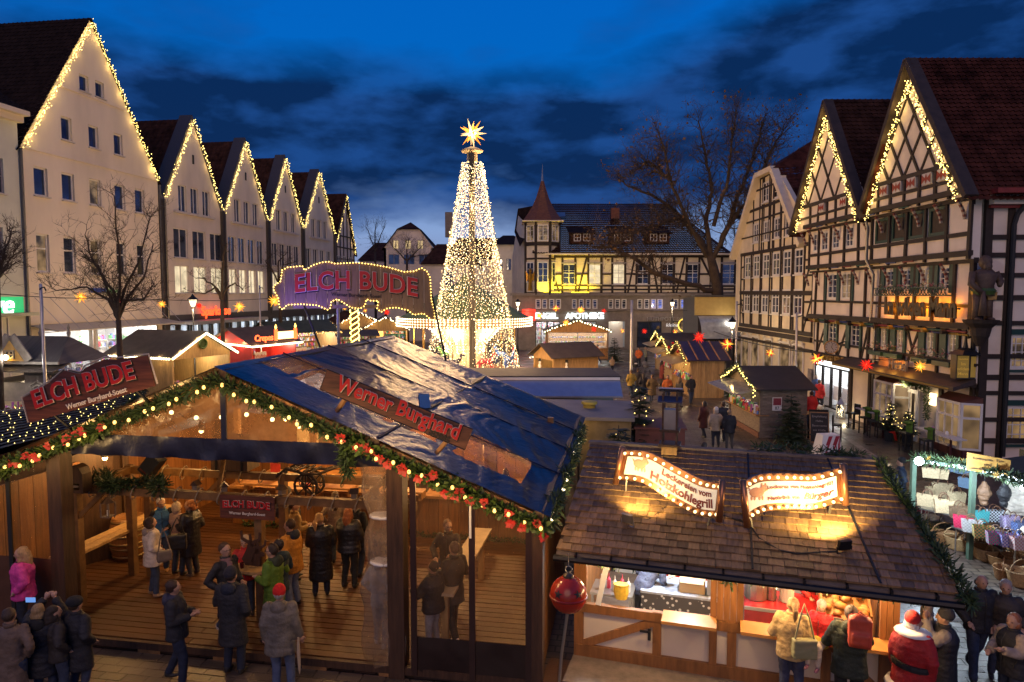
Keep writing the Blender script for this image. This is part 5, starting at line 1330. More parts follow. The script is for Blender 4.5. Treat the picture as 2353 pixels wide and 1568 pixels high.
def wrinkle(x,y):
    v=Vector((x*.55+y*.25,y*.55,3));h=.06*(noise.noise(v*1.1)-.1)
    a=noise.noise(Vector((x*.4,y*.4,9)))*2
    u=x*math.cos(a*.5+.5)+y*math.sin(a*.5+.5)
    h+=.038*abs(noise.noise(Vector((u*3.6,x*.5,1))))**.6+.028*abs(noise.noise(Vector((u*8,y*.9,5))))+.010*noise.noise(Vector((x*5,y*16,3)))
    h+=-.07*max(0,math.sin(math.pi*(y%2.1)/2.1))*(.3+.7*max(0,noise.noise(Vector((x*.5,y*.3,2)))))
    return h
NX,NY=110,130;vs=[];fs=[];mi=[]
for i in range(NX+1):
    x=-.04+(TX+.12)*i/NX
    for j in range(NY+1):
        y=-.28+(TD+.4)*j/NY;e_=min(1,min(i,NX-i)/8+.15)*min(1,min(j,NY-j)/6+.2)
        vs.append((x,y,slope(x)+.09+wrinkle(x,y)*e_))
for i in range(NX):
    for j in range(NY):
        fs.append((i*(NY+1)+j,(i+1)*(NY+1)+j,(i+1)*(NY+1)+j+1,i*(NY+1)+j+1))
        c=((-.04+(TX+.12)*(i+.5)/NX),-.28+(TD+.4)*(j+.5)/NY);mi.append(1 if any(inpoly(c,p) for p in panels) else 0)
rt_=MB();rt_.v=vs;rt_.f=fs;rt_.mi=mi
link('roof_tarpaulin',rt_.mesh('roof_tarpaulin',[tarp,vin_roof],True),TENT)
MB().add([(.04,-.28,TZ+.07),(.04,TD,TZ+.07),(-TX,TD,TE+.08),(-TX,-.28,TE+.08)],[(0,1,2,3)]).build('roof_tarpaulin',tarp,TENT)
for k in range(1,4):
    y=k*2.1;MB().tube([(x_*TX/8,y+.01*math.sin(x_),slope(x_*TX/8)+.11) for x_ in range(9)],.014,4).build('roof_seam',tarp_grey,TENT)
for k in range(14):MB().tube([(TX+.02,.1+k*.6,TE+.04),(TX+.06,.1+k*.6+.05,TE-.14)],.008,4).build('lashing',rope_m,TENT)
for x in (.12,TX/2,TX-.1):
    MB().bar((x,-.2,slope(x)-.02),(x,TD,slope(x)-.02),.14,.2).build('purlin',wood_dark,TENT)
# rafters on the gable
for s_ in (-1,1):MB().bar((0,0,TZ-.08),(s_*TX,0,TE-.08),.14,.32,(0,1,0)).build('rafter',wood_warm_h,TENT)
for yy in (2.8,5.6,8.3):
    for s_ in (-1,1):MB().bar((0,yy,TZ-.1),(s_*TX,yy,TE-.1),.12,.2,(0,1,0)).build('rafter',wood_dark,TENT)
PXL=fr(137,1200)[0];PXR=fr(912,1300)[0]
for x in (-5.5,PXL,PXR,5.47):
    bx('post',wood_dark,TENT,(x,.05,slope(x)/2-.12),(.28 if abs(x)<4 else .24,.28,slope(x)-.24))
    for yy in (8.2,):bx('post',wood_dark,TENT,(x,yy,slope(x)/2-.12),(.24,.24,slope(x)-.24))
bx('post',wood_dark,TENT,(5.45,4.1,1.35),(.2,.2,2.7));bx('post',wood_dark,TENT,(-5.45,4.1,1.35),(.2,.2,2.7))
zv=3.95
MB().box((0,.02,zv-.08),(6.1,.1,.16)).build('tie_beam',wood_dark,TENT)
# front gable sheet and its straps
MB().add([(-3.15,-.03,zv),(3.2,-.03,zv),(3.2,-.03,slope(3.2)-.05),(0,-.03,TZ-.12),(-3.15,-.03,slope(3.15)-.05)],[(0,1,2,3,4)]).build('gable_sheet',vin_gable,TENT)
bx('strap',tarp_grey,TENT,(.03,-.06,(TZ+zv)/2-.1),(.1,.03,TZ-zv-.1))
vb=MB();nn=80;vv=[]
for k in range(nn+1):
    x=-3.0+6.0*k/nn;wv=.03*math.sin(k*.9)+.03*math.sin(k*.37+1)
    vv+=[(x,-.07+.01*math.sin(k),zv+.05),(x,-.09+wv,zv-.17),(x,-.07-wv*.6,zv-.33+.01*math.sin(k*.5))]
vb.add(vv,[(k*3+q,k*3+3+q,k*3+4+q,k*3+1+q) for k in range(nn) for q in (0,1)])
link('valance',vb.mesh('valance',tarp_grey,True),TENT)
# right hand curtain
def sheet(x0,x1,zf,y0,m,name,zb=.2,nx=26,nz=30,amp=.03):
    b=MB();v_=[]
    for i in range(nx+1):
        x=x0+(x1-x0)*i/nx;zt=zf(x)
        for j in range(nz+1):
            z=zb+(zt-zb)*j/nz;v_.append((x,y0+amp*noise.noise(Vector((x*1.7,z*.9,4)))+.012*noise.noise(Vector((x*6,z*3,1))),z))
    b.add(v_,[(i*(nz+1)+j,(i+1)*(nz+1)+j,(i+1)*(nz+1)+j+1,i*(nz+1)+j+1) for i in range(nx) for j in range(nz)])
    return link(name,b.mesh(name,m,True),TENT)
sheet(3.4,5.38,lambda x:slope(x)-.1,-.05,vin_clear,'curtain',.75);sheet(3.4,5.38,lambda x:.76,-.05,M('curtain_hem',(.018,.009,.008),.35,.3,3),'curtain_hem',.02)
for x in (3.42,4.42,5.36):bx('curtain_strap',M('curtain_band',(.03,.014,.012),.35,.2),TENT,(x,-.08,(slope(x))/2),(.1,.03,slope(x)-.2))
bx('buckle',white_m,TENT,(4.4,-.105,slope(4.4)-.55),(.035,.02,.75))
sheet(-5.4,-3.36,lambda x:slope(x)-.1,-.04,vin_clear,'curtain',1.6);sheet(-5.4,-3.36,lambda x:1.62,-.04,M('panel_brown',(.09,.038,.018),.5,.3,2),'wall_panel',.02)
bx('curtain_strap',black_m,TENT,(-4.36,-.08,1.7),(.08,.03,3.4))
# gathered curtain tied at the post
gc=MB();v_=[]
for k in range(15):
    z=3.7-3.5*k/14;w_=.13+.10*abs(math.sin(k*.9))+(.14 if k==0 else 0)+.012*k
    for j in range(14):
        a=2*math.pi*j/14;q=w_*(1+.3*math.sin(5*a+k*.3));v_.append((2.84+q*math.cos(a)-(.14-.01*k if k<4 else 0),.1+q*.7*math.sin(a),z))
gc.add(v_,[(i*14+j,i*14+(j+1)%14,i*14+14+(j+1)%14,i*14+14+j) for i in range(14) for j in range(14)])
link('gathered_curtain',gc.mesh('gathered_curtain',vinyl('vinyl_gathered',(.36,.28,.22),.22,.6,.9,.1),True),TENT)
for z in (2.75,1.95):MB().lathe([(.24,z-.02),(.25,z),(.24,z+.02)],(2.84,.1,0),12,1,.8).build('tie',white_m,TENT)
# deck
deck_m=M('deck_board',(.10,.042,.016),.42,.3,6,.4,30,rand=.18,stretch=(.3,6,1))
npl=44;dw=TD/npl
plank=MB().box((0,0,0),(1,1,1))
for k in range(npl):
    y=.05+dw*(k+.5)
    for x0,x1 in ((-5.6,-.9+.5*(k%2)),(-.89+.5*(k%2),5.5)):
        bx('deck_board',deck_m,TENT,((x0+x1)/2,y,.2-.02+random.uniform(-.003,.003)),(x1-x0-.006,dw-.022,.04))
bx('deck_edge',wood_dark,TENT,(0,-.02,.13),(11.0,.08,.13))
for x in (-4.6,-3.3,-1.6,-.1,1.6,3.0):bx('deck_block',wood_warm_h,TENT,(x,.05,.035),(.45,.2,.07))
bx('deck_base',black_m,TENT,(0,TD/2,.1),(11.0,TD-.1,.1))
# side and back walls of upright boards
wall_b=M('wall_board',(.19,.075,.02),.55,.35,4,.3,14,rand=.25,stretch=(4,4,.3))
for k in range(46):
    y=.2+k*(TD-.3)/46
    bx('wall_board',wall_b,TENT,(5.52,y+.09,1.4),(.05,(TD-.3)/46-.012,2.5));
    if k%2==0:bx('wall_board',wall_b,TENT,(-5.55,y+.18,1.4),(.05,(TD-.3)/23-.012,2.5))
for k in range(36):bx('wall_board',wall_b,TENT,(-5.4+k*.305+.15,TD-.02,1.5),(.295,.05,2.7))
# counter bar
BARY=6.1
for k in range(34):bx('bar_board',wall_b,TENT,(-3.6+k*.265,BARY,.72),(.255,.05,1.0))
MB().box((.9,BARY+.25,1.26),(9.4,.75,.07)).build('bar_top',wood_warm_h,TENT)
MB().box((.9,BARY+1.9,1.2),(9.2,.5,.06)).box((.9,BARY+2.0,.7),(9.2,.4,.9)).build('back_counter',wood_warm_h,TENT)
for k,x in enumerate((-2.6,-.6,1.3,3.2,4.6)):MB().box((x,BARY-.35,1.5),(1.1,.5,.05)).box((x-.45,BARY-.3,1.39),(.08,.4,.22)).box((x+.45,BARY-.3,1.39),(.08,.4,.22)).build('serving_shelf',wood_warm_h,TENT)
for x in (-3.6,-1.4,1.0,3.2,5.0):bx('bar_post',wood_warm_h,TENT,(x,BARY+.1,1.8),(.14,.14,3.2))
# rope-wound beams on posts
XB=fr(176,1150,1.1)[0];beam_t=M('beam_timber',(.17,.085,.028),.6,.4,5,.3,16)
for yy,x0,x1 in ((1.1,XB,3.1),(2.6,XB,3.1)):
    MB().bar((x0,yy,2.6),(x1,yy,2.6),.13,.15).build('cross_beam',beam_t,TENT)
    for k in range(15):
        x=x0+.4+k*(x1-x0-.6)/14;MB().tube([(x+.05*math.sin(a),yy+.12*math.cos(a),2.6+.15*math.sin(a)-.01) for a in [i*.63 for i in range(11)]],.013,5).build('rope_loop',rope_m,TENT)
for x,yy in ((XB,1.1),(XB,2.6),(fr(652,1200,2.6)[0],2.6),(fr(342,1150,2.6)[0],2.6)):bx('inner_post',beam_t,TENT,(x,yy,1.4),(.15,.15,2.6))
for a,b in (((-4.1,1.1,1.9),(-3.4,1.1,2.55)),((-2.3,2.6,2.0),(-1.7,2.6,2.55)),((2.0,1.1,2.6),(2.6,2.6,3.3)),((-.9,1.1,2.6),(-1.6,2.6,3.4))):MB().bar(a,b,.07,.09).build('brace',beam_t,TENT)
MB().bar((XB,1.17,2.6),(XB,2.53,2.6),.13,.15).build('cross_beam',beam_t,TENT)
# lamps under the roof
lg=M('lamp_globe',(1,.8,.5),.3,0,emit=(1,.66,.26),es=14)
for x,y,z,p in ((-2.8,1.9,3.45,28),(1.2,1.9,3.55,28),(-1.0,4.0,3.6,80),(2.6,4.4,3.3,75),(-3.6,4.6,3.1,70),(4.5,2.6,2.75,45),(.8,6.9,2.9,170),(-2.2,7.0,2.8,170),(3.6,7.0,2.7,120),(-4.8,2.8,2.8,40)):
    l_=MB().lathe([(.02,z+.25),(.05,z+.2),(.09,z+.06),(.06,z)],(x,y,0),8).build('lamp_shade',dark_metal,TENT)
    MB().ball((x,y,z-.02),.055,8,6).build('bulb',lg,l_)
    lamp(TENT,(x,y,z-.1),p*1.7,(1,.52,.16),.07)
for k in range(9):                                                 # bulbs seen through the plastic
    x=-2.2+k*.52;MB().ball((x,.9,4.2+.05*math.sin(k*2)),.04,8,6).build('bulb',lg,TENT)
# garlands on the gable and the right eave
def slp(t,s_,yo=-.2,dz=-.16):x=s_*TX*t;return FT.w(x,yo,slope(x)+dz)
garland('fir garland with warm bulbs and red poinsettias on the long right tent slope',[slp(t/20,1) for t in range(21)],.13,4200,24,22,power=9,nl=12,fl_from=.40,leafy=True,br=.029)
garland('fir garland with warm bulbs and red poinsettias on the left tent slope',[slp(t/20,-1) for t in range(18)],.13,3400,19,14,power=9,nl=9,fl_from=.45,leafy=True,br=.029)
garland('fir garland with white bulbs hanging along the right tent eave',[FT.w(TX+.05,-.15+t*.85,TE-.1+(.12 if t%2 else 0)) for t in range(10)],.17,2600,14,0,bulbm=bulb_white,power=4,nl=5,br=.03,off=(.15,.1,0))
sprig=garland('fir sprig hanging from the right tent slope garland',[slp(.41,1),slp(.415,1,dz=-.75)],.10,420)
# ---------------- signs
sign_wood=M('sign_board_red',(.11,.035,.02),.4,.5,3,.1,20,stretch=(.6,.6,7))
sign_pale=M('sign_board_pale',(.20,.13,.075),.5,.3,5,.2,20,rand=.1,stretch=(4,4,.4))
red_l=M('letter_red',(.50,.016,.016),.45,.1);white_l=M('letter_outline',(.7,.62,.56),.5,.05);dark_l=M('letter_shadow',(.02,.012,.01),.6,.1)
def layered(s_,size,root,mtx,sp=1.0,bend=None,off=.012,fit=None):
    b0=bend or (lambda v:v)
    text(s_,size,dark_l,root,mtx@Matrix.Translation((.035*size,.004,-.06*size)),.004,off*1.7,name='lettering',space=sp,bend=b0,fit=fit)
    text(s_,size,white_l,root,mtx@Matrix.Translation((0,-.012,0)),.004,off*1.7,name='lettering',space=sp,bend=b0,fit=fit)
    return text(s_,size,red_l,root,mtx@Matrix.Translation((0,-.024,0)),.005,off,name='lettering',space=sp,bend=b0,fit=fit)
# left slope sign
a=fr(58,935,-.45);b=fr(345,848,-.45);ang=math.atan2(b[1]-a[1],b[0]-a[0]);ln=math.hypot(b[0]-a[0],b[1]-a[1]);hh=.56
cpos=((a[0]+b[0])/2,(a[1]+b[1])/2)
S1=thing('wooden_sign','red-brown board sign with red ELCH BUDE letters above the left tent slope','sign',FT.w(cpos[0],-.45,cpos[1]),FT.a)
m1=TM((0,0,0),0,-ang)
MB().plate([(-ln/2,-hh/2-.02),(ln/2,-hh/2-.02),(ln/2+.03,hh/2-.05),(ln*.28,hh/2+.04),(ln*.2,hh/2+.1),(.1,hh/2+.06),(-.02,hh/2-.02),(-ln*.12,hh/2+.12),(-ln*.25,hh/2),(-ln/2+.02,hh/2-.12)],(),-.02,.02,m1).build('board',sign_wood,S1)
layered('ELCH BUDE',.52,S1,m1@Matrix.Translation((-.02,-.03,.08)),1.0,lambda v:Vector((v.x,v.y,v.z*1.1-.03*v.x*v.x)),fit=ln*.80)
text('Werner Burghard-Soest',.17,white_l,S1,m1@Matrix.Translation((.15,-.03,-.22)),.004,.003,name='lettering',fit=ln*.48)
for t in (-.32,.34):MB().tube([m1@Vector((t*ln,.05,-hh/2)),m1@Vector((t*ln+.05,.3,-hh/2-.35))],.025,6).build('bracket',dark_metal,S1)
MB().tube([m1@Vector((x,0,z)) for x,z in ((-ln/2-.03,-hh/2),(-ln/2-.02,hh/2-.1),(-ln*.25,hh/2+.03),(-ln*.12,hh/2+.16),(-.02,hh/2+.02),(.1,hh/2+.1),(ln*.2,hh/2+.14),(ln*.28,hh/2+.07),(ln/2+.05,hh/2-.03),(ln/2+.05,-hh/2))],.014,5).build('light_hose',M('hose',(.6,.5,.4),.2,.1),S1)
# right slope sign
a=fr(745,872,-.05);b=fr(1078,1010,-.05);ang=math.atan2(b[1]-a[1],b[0]-a[0]);ln=math.hypot(b[0]-a[0],b[1]-a[1]);hh=.36
cpos=((a[0]+b[0])/2,(a[1]+b[1])/2)
S2=thing('wooden_sign','long brown board sign with pale red Werner Burghard Soest letters on the right tent slope','sign',FT.w(cpos[0],-.05,cpos[1]),FT.a)
m2=TM((0,0,0),0,-ang)
MB().plate([(-ln/2,-hh/2),(ln/2,-hh/2),(ln/2,hh/2),(-ln/2,hh/2)],(),-.02,.02,m2).build('board',M('sign_board_brown',(.12,.048,.026),.4,.5,3,.1,20,stretch=(.6,.6,7)),S2)
MB().tube([m2@Vector((x,-.01,z)) for x,z in ((-ln/2,-hh/2),(ln/2,-hh/2),(ln/2,hh/2),(-ln/2,hh/2),(-ln/2,-hh/2))],.014,5).build('frame',dark_metal,S2)
layered('Werner Burghard',.30,S2,m2@Matrix.Translation((.04,-.03,.045)),1.0,lambda v:Vector((v.x,v.y,v.z*1.2+.012*math.sin(v.x*9))),.007,fit=ln*.84)
text('Soest',.17,dark_l,S2,m2@Matrix.Translation((ln*.32,-.03,-.12)),.005,.005,name='lettering')
for t in (-.33,.37):MB().bar(m2@Vector((t*ln,.02,-hh/2)),m2@Vector((t*ln-.1,.1,-hh/2-.28)),.06,.06).build('prop',wood_warm_h,S2)
fl_=thing('floodlight','small grey ribbed floodlight on the blue tent roof','floodlight',FT.w(*slope_hit(975,945)[:])+Vector((0,0,.15)),.4)
MB().box((0,0,.05),(.22,.06,.3),Matrix.Rotation(-.4,3,'X')).build('housing',steel,fl_);MB().bar((-.05,0,-.15),(.0,.05,.0),.03,.03).build('bracket',dark_metal,fl_)
# small sign under the beam
x0,z1=fr(506,1136,.98);x1,z0=fr(633,1196,.98)
S3=thing('hanging_sign','small dark red ELCH BUDE sign hanging from the rope-wound beam','sign',FT.w((x0+x1)/2,.97,(z0+z1)/2),FT.a)
MB().box((0,0,0),(x1-x0,.03,z1-z0)).build('board',sign_wood,S3)
layered('ELCH BUDE',.2,S3,TM((0,-.02,.06)),1.0,lambda v:Vector((v.x,v.y,v.z-.08*v.x*v.x)),.005,fit=(x1-x0)*.86);text('Werner Burghard-Soest',.085,white_l,S3,TM((0,-.02,-.12)),.003,.001,name='lettering',fit=(x1-x0)*.66)
# big map-shaped sign on poles
YS=19.0
SO=[(515,630),(560,605),(695,592),(715,632),(790,585),(860,562),(925,553),(990,572),(1180,562),(1320,578),(1470,605),(1600,645),(1700,640),(1760,610),(1810,640),(1840,700),(1845,800),(1850,900),(1880,1000),(1878,1072),(1850,1075),(1780,1018),(1690,1030),(1640,990),(1540,965),(1460,970),(1400,1005),(1365,975),(1375,905),(1310,905),(1270,890),(1255,950),(1210,975),(1130,965),(1060,920),(1010,890),(955,910),(945,970),(920,985),(830,945),(690,935),(560,940),(520,985),(490,960),(480,880),(435,800),(440,770),(500,730)]
def c2w(x,y):p=ony(517+x*.25646,459.6+y*.25646,YS);return (p.x,p.z)
so2=[c2w(*p) for p in SO];scx=(so2[0][0]+so2[15][0])/2;scz=6.3
so2=[(x-scx,z-scz) for x,z in so2]
BS=thing('map_sign','big wooden sign cut like a map outline with ELCH BUDE letters and bulb border','sign',(scx,YS,scz))
def clip(poly,xa,xb):
    for lim,sg in ((xa,1),(xb,-1)):
        out=[]
        for i in range(len(poly)):
            p,q=poly[i],poly[(i+1)%len(poly)];ip=sg*(p[0]-lim)>=0;iq=sg*(q[0]-lim)>=0
            if ip:out.append(p)
            if ip!=iq:t=(lim-p[0])/(q[0]-p[0]);out.append((lim,p[1]+t*(q[1]-p[1])))
        poly=out
        if len(poly)<3:return []
    return poly
xmin=min(p[0] for p in so2);xmax=max(p[0] for p in so2);nb_=15
for k in range(nb_):
    xa_=xmin+(xmax-xmin)*k/nb_;pc_=clip(so2,xa_+.006,xa_+(xmax-xmin)/nb_-.006)
    if pc_:MB().plate(pc_,(),0,.03).build('board',sign_pale,BS)
MB().box((0,.06,.15),(xmax-xmin-.8,.05,.12)).box((0,.06,-.15),(xmax-xmin-.9,.05,.1)).build('batten',wood_grey,BS)
bm_=MB().ball((0,0,0),.018,6,5).mesh('bulb',M('bulb_yellow',(1,.8,.3),.4,0,emit=(1,.62,.12),es=5))
per=0;acc=0
for i in range(len(so2)):
    p,q=Vector(so2[i]),Vector(so2[(i+1)%len(so2)]);L_=(q-p).length;t=acc
    while t<L_:c_=p.lerp(q,t/L_);link('bulb',bm_,BS,loc=(c_.x,-.03,c_.y));t+=.085
    acc=t-L_
q1=c2w(1180,760);ctr=(q1[0]-scx,q1[1]-scz)
layered('ELCH BUDE',.56,BS,TM((ctr[0],-.02,ctr[1]+.10)),1.06,lambda v:Vector((v.x,v.y,v.z*1.1-.055*v.x*v.x-.035*v.x)),.014,fit=(xmax-xmin)*.76)
text('Werner Burghard- Soest',.19,M('letter_dark',(.03,.02,.02),.6,.1),BS,TM((ctr[0]-.02,-.012,ctr[1]-.30),0,.05),.004,.004,name='lettering',fit=(xmax-xmin)*.31)
p_=c2w(1005,895);MB().tube([(p_[0]-scx,.08,p_[1]-scz+.2),(p_[0]-scx,.08,2.2-scz)],.045,8).build('pole',steel,BS)
for (a,b) in (((700,940),(890,1330)),((1840,800),(1990,1430))):
    p=c2w(*a);q=c2w(*b);MB().tube([(p[0]-scx,.05,p[1]-scz),(q[0]-scx,-.35,q[1]-scz)],.028,6).build('strut',dark_metal,BS)
spot(BS,(-1.9,-1.6,-.9),(-1.3,0,.1),260,(.22,.14,1),62,.05);spot(BS,(1.3,-1.6,-1.1),(.9,0,0),45,(1,.62,.25),75,.05);spot(BS,(-.2,-1.7,-1.2),(0,0,0),14,(1,.4,.6),80,.05)
# ================================================================ market huts
def goods_mesh(x0,x1,y0,y1,z,n,hmax,seed,mats=None):
    r=random.Random(seed);b=MB()
    for i in range(n):
        h=r.uniform(.05,hmax);b.cur=r.randrange(8);s_=r.uniform(.05,.13);c=(r.uniform(x0,x1),r.uniform(y0,y1),z+h/2)
        k=r.random()
        if k<.5:b.box(c,(s_,s_,h),Matrix.Rotation(r.uniform(0,1.5),3,'Z'))
        elif k<.8:b.lathe([(s_*.4,z),(s_*.5,z+h*.7),(s_*.2,z+h)],(c[0],c[1],0),6)
        else:b.ball((c[0],c[1],z+s_*.5),s_*.5,6,4)
    return b
def board_wall(par,p0,p1,z0,z1,n,m,th=.04,horizontal=False):
    p0=Vector((*p0,0));p1=Vector((*p1,0));d=p1-p0;ln=d.length;a=math.atan2(d.y,d.x)
    for k in range(n):
        if horizontal:
            h=(z1-z0)/n;c=(p0+p1)/2;bx('wall_board',m,par,(c.x,c.y,z0+h*(k+.5)),(ln,th,h-.008),(0,0,a))
        else:
            c=p0+d*((k+.5)/n);bx('wall_board',m,par,(c.x,c.y,(z0+z1)/2),(ln/n-.008,th,z1-z0),(0,0,a))
def stall(name,label,x,y,a,w_,d,ze,zr,roofm,wallm,gable=False,counter=1.0,power=80,col=(1,.78,.45),ng=120,boards=0,oh=.35,backm=None,open_to=None,bulbs=None,group='market huts',shelves=2,flap=False,hmax=.35):
    """local x along the front, -y is the open front; gable=True puts the gable over the front"""
    o=thing(name,label,'market hut',(x,y,0),a,group);hw=w_/2
    th=.06
    if gable:
        for s_ in (-1,1):MB().add([(s_*(hw+oh),-oh,ze-.1),(s_*(hw+oh),d+oh,ze-.1),(0,d+oh,zr),(0,-oh,zr),(s_*(hw+oh),-oh,ze-.1+th),(s_*(hw+oh),d+oh,ze-.1+th),(0,d+oh,zr+th),(0,-oh,zr+th)],[(0,1,2,3),(4,7,6,5),(0,3,7,4),(1,5,6,2),(0,4,5,1)]).build('roof',roofm,o)
        for yy in (.02,d-.02):MB().plate([(-hw,ze-.25),(hw,ze-.25),(hw,ze),(0,zr-.05),(-hw,ze)],(),yy-.03,yy+.03).build('gable_board',wallm,o)
    else:
        for s_,y0 in ((-1,-oh),(1,d+oh)):
            ym=d/2;MB().add([(-hw-oh,y0,ze-.1),(hw+oh,y0,ze-.1),(hw+oh,ym,zr),(-hw-oh,ym,zr),(-hw-oh,y0,ze-.1+th),(hw+oh,y0,ze-.1+th),(hw+oh,ym,zr+th),(-hw-oh,ym,zr+th)],[(0,1,2,3),(4,7,6,5),(0,4,5,1),(1,5,6,2),(0,3,7,4)]).build('roof',roofm,o)
        for s_ in (-1,1):MB().add([(s_*hw,0,ze-.3),(s_*hw,d,ze-.3),(s_*hw,d,ze),(s_*hw,d/2,zr-.03),(s_*hw,0,ze),(s_*(hw-.05),0,ze-.3),(s_*(hw-.05),d,ze-.3),(s_*(hw-.05),d,ze),(s_*(hw-.05),d/2,zr-.03),(s_*(hw-.05),0,ze)],[(0,1,2,3,4),(9,8,7,6,5)]).build('gable_board',wallm,o)
    bx('back_wall',backm or wallm,o,(0,d,ze/2),(w_,.05,ze))
    for s_ in (-1,1):
        if boards and s_==boards[0]:board_wall(o,(s_*hw,0),(s_*hw,d),0,ze,boards[1],wallm,.05,boards[2])
        else:bx('side_wall',wallm,o,(s_*hw,d/2,ze/2),(.05,d,ze))
        bx('corner_post',wallm,o,(s_*(hw-.02),.04,ze/2),(.11,.11,ze))
    bx('counter_front',wallm,o,(0,.06,counter/2),(w_-.1,.05,counter));bx('counter_top',wood_warm_h,o,(0,.1,counter+.02),(w_+.1,.6,.05))
    bx('floor',wood_grey,o,(0,d/2,.05),(w_,d,.06))
    for k in range(shelves):bx('shelf',wood_warm_h,o,(0,d-.25,counter+.15+k*.5),(w_-.2,.35,.03))
    if ng:
        goods_mesh(-hw+.1,hw-.1,-.1,.35,counter+.05,ng,hmax,int(abs(x*7+y)),goods).build('goods',goods,o,stuff=True)
        for k in range(shelves):goods_mesh(-hw+.2,hw-.2,d-.4,d-.15,counter+.17+k*.5,int(ng*.7),.36,int(abs(x*3+y))+k,goods).build('goods',goods,o,stuff=True)
    nl=max(1,int(w_/2))
    for k in range(nl):lamp(o,(-hw+w_*(k+.5)/nl,d*.35,ze-.25),power,col,.08)
    if flap:
        MB().add([(-hw,-.02,ze-.05),(hw,-.02,ze-.05),(hw,-1.15,ze-.32),(-hw,-1.15,ze-.32),(-hw,-.02,ze-.1),(hw,-.02,ze-.1),(hw,-1.15,ze-.37),(-hw,-1.15,ze-.37)],[(0,1,2,3),(4,7,6,5),(3,2,6,7),(0,3,7,4),(1,5,6,2)]).build('flap',flap,o)
    return o
tarr=M('roof_felt_brown',(.055,.042,.034),.75,.3,2,.2,20);tarr2=M('roof_felt_green',(.04,.05,.03),.75,.3,2,.3,20)
a67=R(67)
def eave_lights(o,label,pts,n,**kw):
    M4=Matrix.Translation(o.location)@Matrix.Rotation(o.rotation_euler[2],4,'Z');return light_string(label,[M4@Vector(p) for p in pts],'light strings on market huts',n,**kw)
H3=stall('market_hut','brown roofed hut with gable edged in bright bulbs beside the chemist shop',-18.5,40.6,a67,4.2,5.0,3.0,4.25,tarr,wood_hut,True,1.1,170,ng=150,boards=(-1,22,False),col=(1,.82,.5),shelves=4)
eave_lights(H3,'row of white bulbs on the gable of the hut beside the chemist shop',[(-2.45,-.4,2.9),(0,-.4,4.25),(2.45,-.4,2.9)],46,r=.07,m=bulb_white,nl=4,power=60,bulbs_part=True)
eave_lights(H3,'row of white bulbs along the eave of the hut beside the chemist shop',[(-2.5,-.3,2.92),(-2.5,5.2,2.92)],28,r=.07,m=bulb_white,nl=3,power=60,bulbs_part=True)
MB().lathe([(.28,3.45),(.33,3.5),(.28,3.55),(.23,3.5),(.28,3.45)],(0,0,0),14).build('wreath',leaf_m,H3).matrix_local=Matrix.Translation((0,-.12,3.55))@Matrix.Rotation(R(90),4,'X')@Matrix.Translation((0,0,-3.5))
# crepe stall
H5=stall('crepe_stall','red crepe stall with neon candles on its roof in front of the bank',-17.6,50.5,a67,4.6,4.0,2.9,4.0,tarr,red_m,False,1.1,190,ng=60,col=(1,.8,.55),shelves=4)
eave_lights(H5,'bright bulbs along the eave of the red crepe stall',[(-2.6,3.8,3.1),(-2.65,-.4,2.85),(2.65,-.4,2.85)],60,r=.07,m=bulb_white,nl=5,power=55,bulbs_part=True)
nr_=M('neon_red3',(.8,.05,.02),.4,0,emit=(1,.10,.02),es=4)
text('Crepes',.62,nr_,H5,TM((-1.6,-.5,3.35)),.03,.01,name='neon_lettering')
MB().box((.7,-.45,3.45),(1.6,.08,.55)).build('neon_box',M('neon_box',(1,.6,.3),.4,0,emit=(1,.55,.22),es=4),H5)
for x in (-.35,1.75):
    MB().lathe([(.12,3.1),(.12,3.9),(.1,3.92)],(x,-.45,0),8).build('neon_candle',nr_,H5);MB().lathe([(.01,3.92),(.09,4.05),(.01,4.3)],(x,-.45,0),8).build('neon_flame',M('neon_flame',(1,.7,.2),.4,0,emit=(1,.6,.1),es=5),H5)
for k,x in enumerate((-2.2,2.1)):
    MB().plate([(-.55,.5),(.55,.5),(.55,-.3),(0,-.6),(-.55,-.3)],(),-.02,.02,Matrix.Translation((x,-.7,1.9))).build('banner',M('banner_cream',(.7,.55,.42),.7,.1),H5)
    for i,s_ in enumerate(('Waffeln','Crêpes')):text(s_,.34,red_l,H5,TM((x,-.73,2.1-i*.42)),.004,.004,name='lettering')
H6=stall('craft_stall','wooden craft stall with mossy green roof below the big map shaped sign',-18.6,62,R(48),6.4,4.0,3.1,4.0,tarr2,wood_hut,False,1.3,230,ng=260,col=(1,.85,.75),shelves=4)
eave_lights(H6,'fir garland with amber bulbs on the mossy roof of the craft stall',[(-3.4,-.4,2.95),(3.4,-.4,2.95),(3.4,2,4.0)],60,r=.05,m=bulb_amber,nl=3,power=16)
H7=stall('market_hut','hut with dark red tiled roof behind the craft stall',-16.0,71,R(30),5.5,5,3.1,4.6,roof_red,wood_hut,True,1.0,240,ng=120,shelves=4)
eave_lights(H7,'white bulbs on the gable of the red tiled hut',[(-3.1,-.4,3.0),(0,-.4,4.6),(3.1,-.4,3.0)],44,r=.06,m=bulb_white,nl=2,power=24)
H8=stall('market_hut','gift hut with white bulbs on its gable left of the carousel',-13.2,71,R(12),4.6,4,2.9,4.1,tarr,wood_hut,True,1.0,260,ng=160,backm=M('teal_wall',(.05,.22,.18),.7,.1),shelves=4)
eave_lights(H8,'white bulbs on the gable of the gift hut left of the carousel',[(-2.6,-.4,2.8),(0,-.4,4.1),(2.6,-.4,2.8)],40,r=.06,m=bulb_white,nl=2,power=24)
HB=stall('market_hut','clothing stall between craft stall and gift hut',-14.6,64.5,R(20),3.4,3,2.6,3.0,tarr,wood_grey,False,.9,110,ng=140,shelves=4)
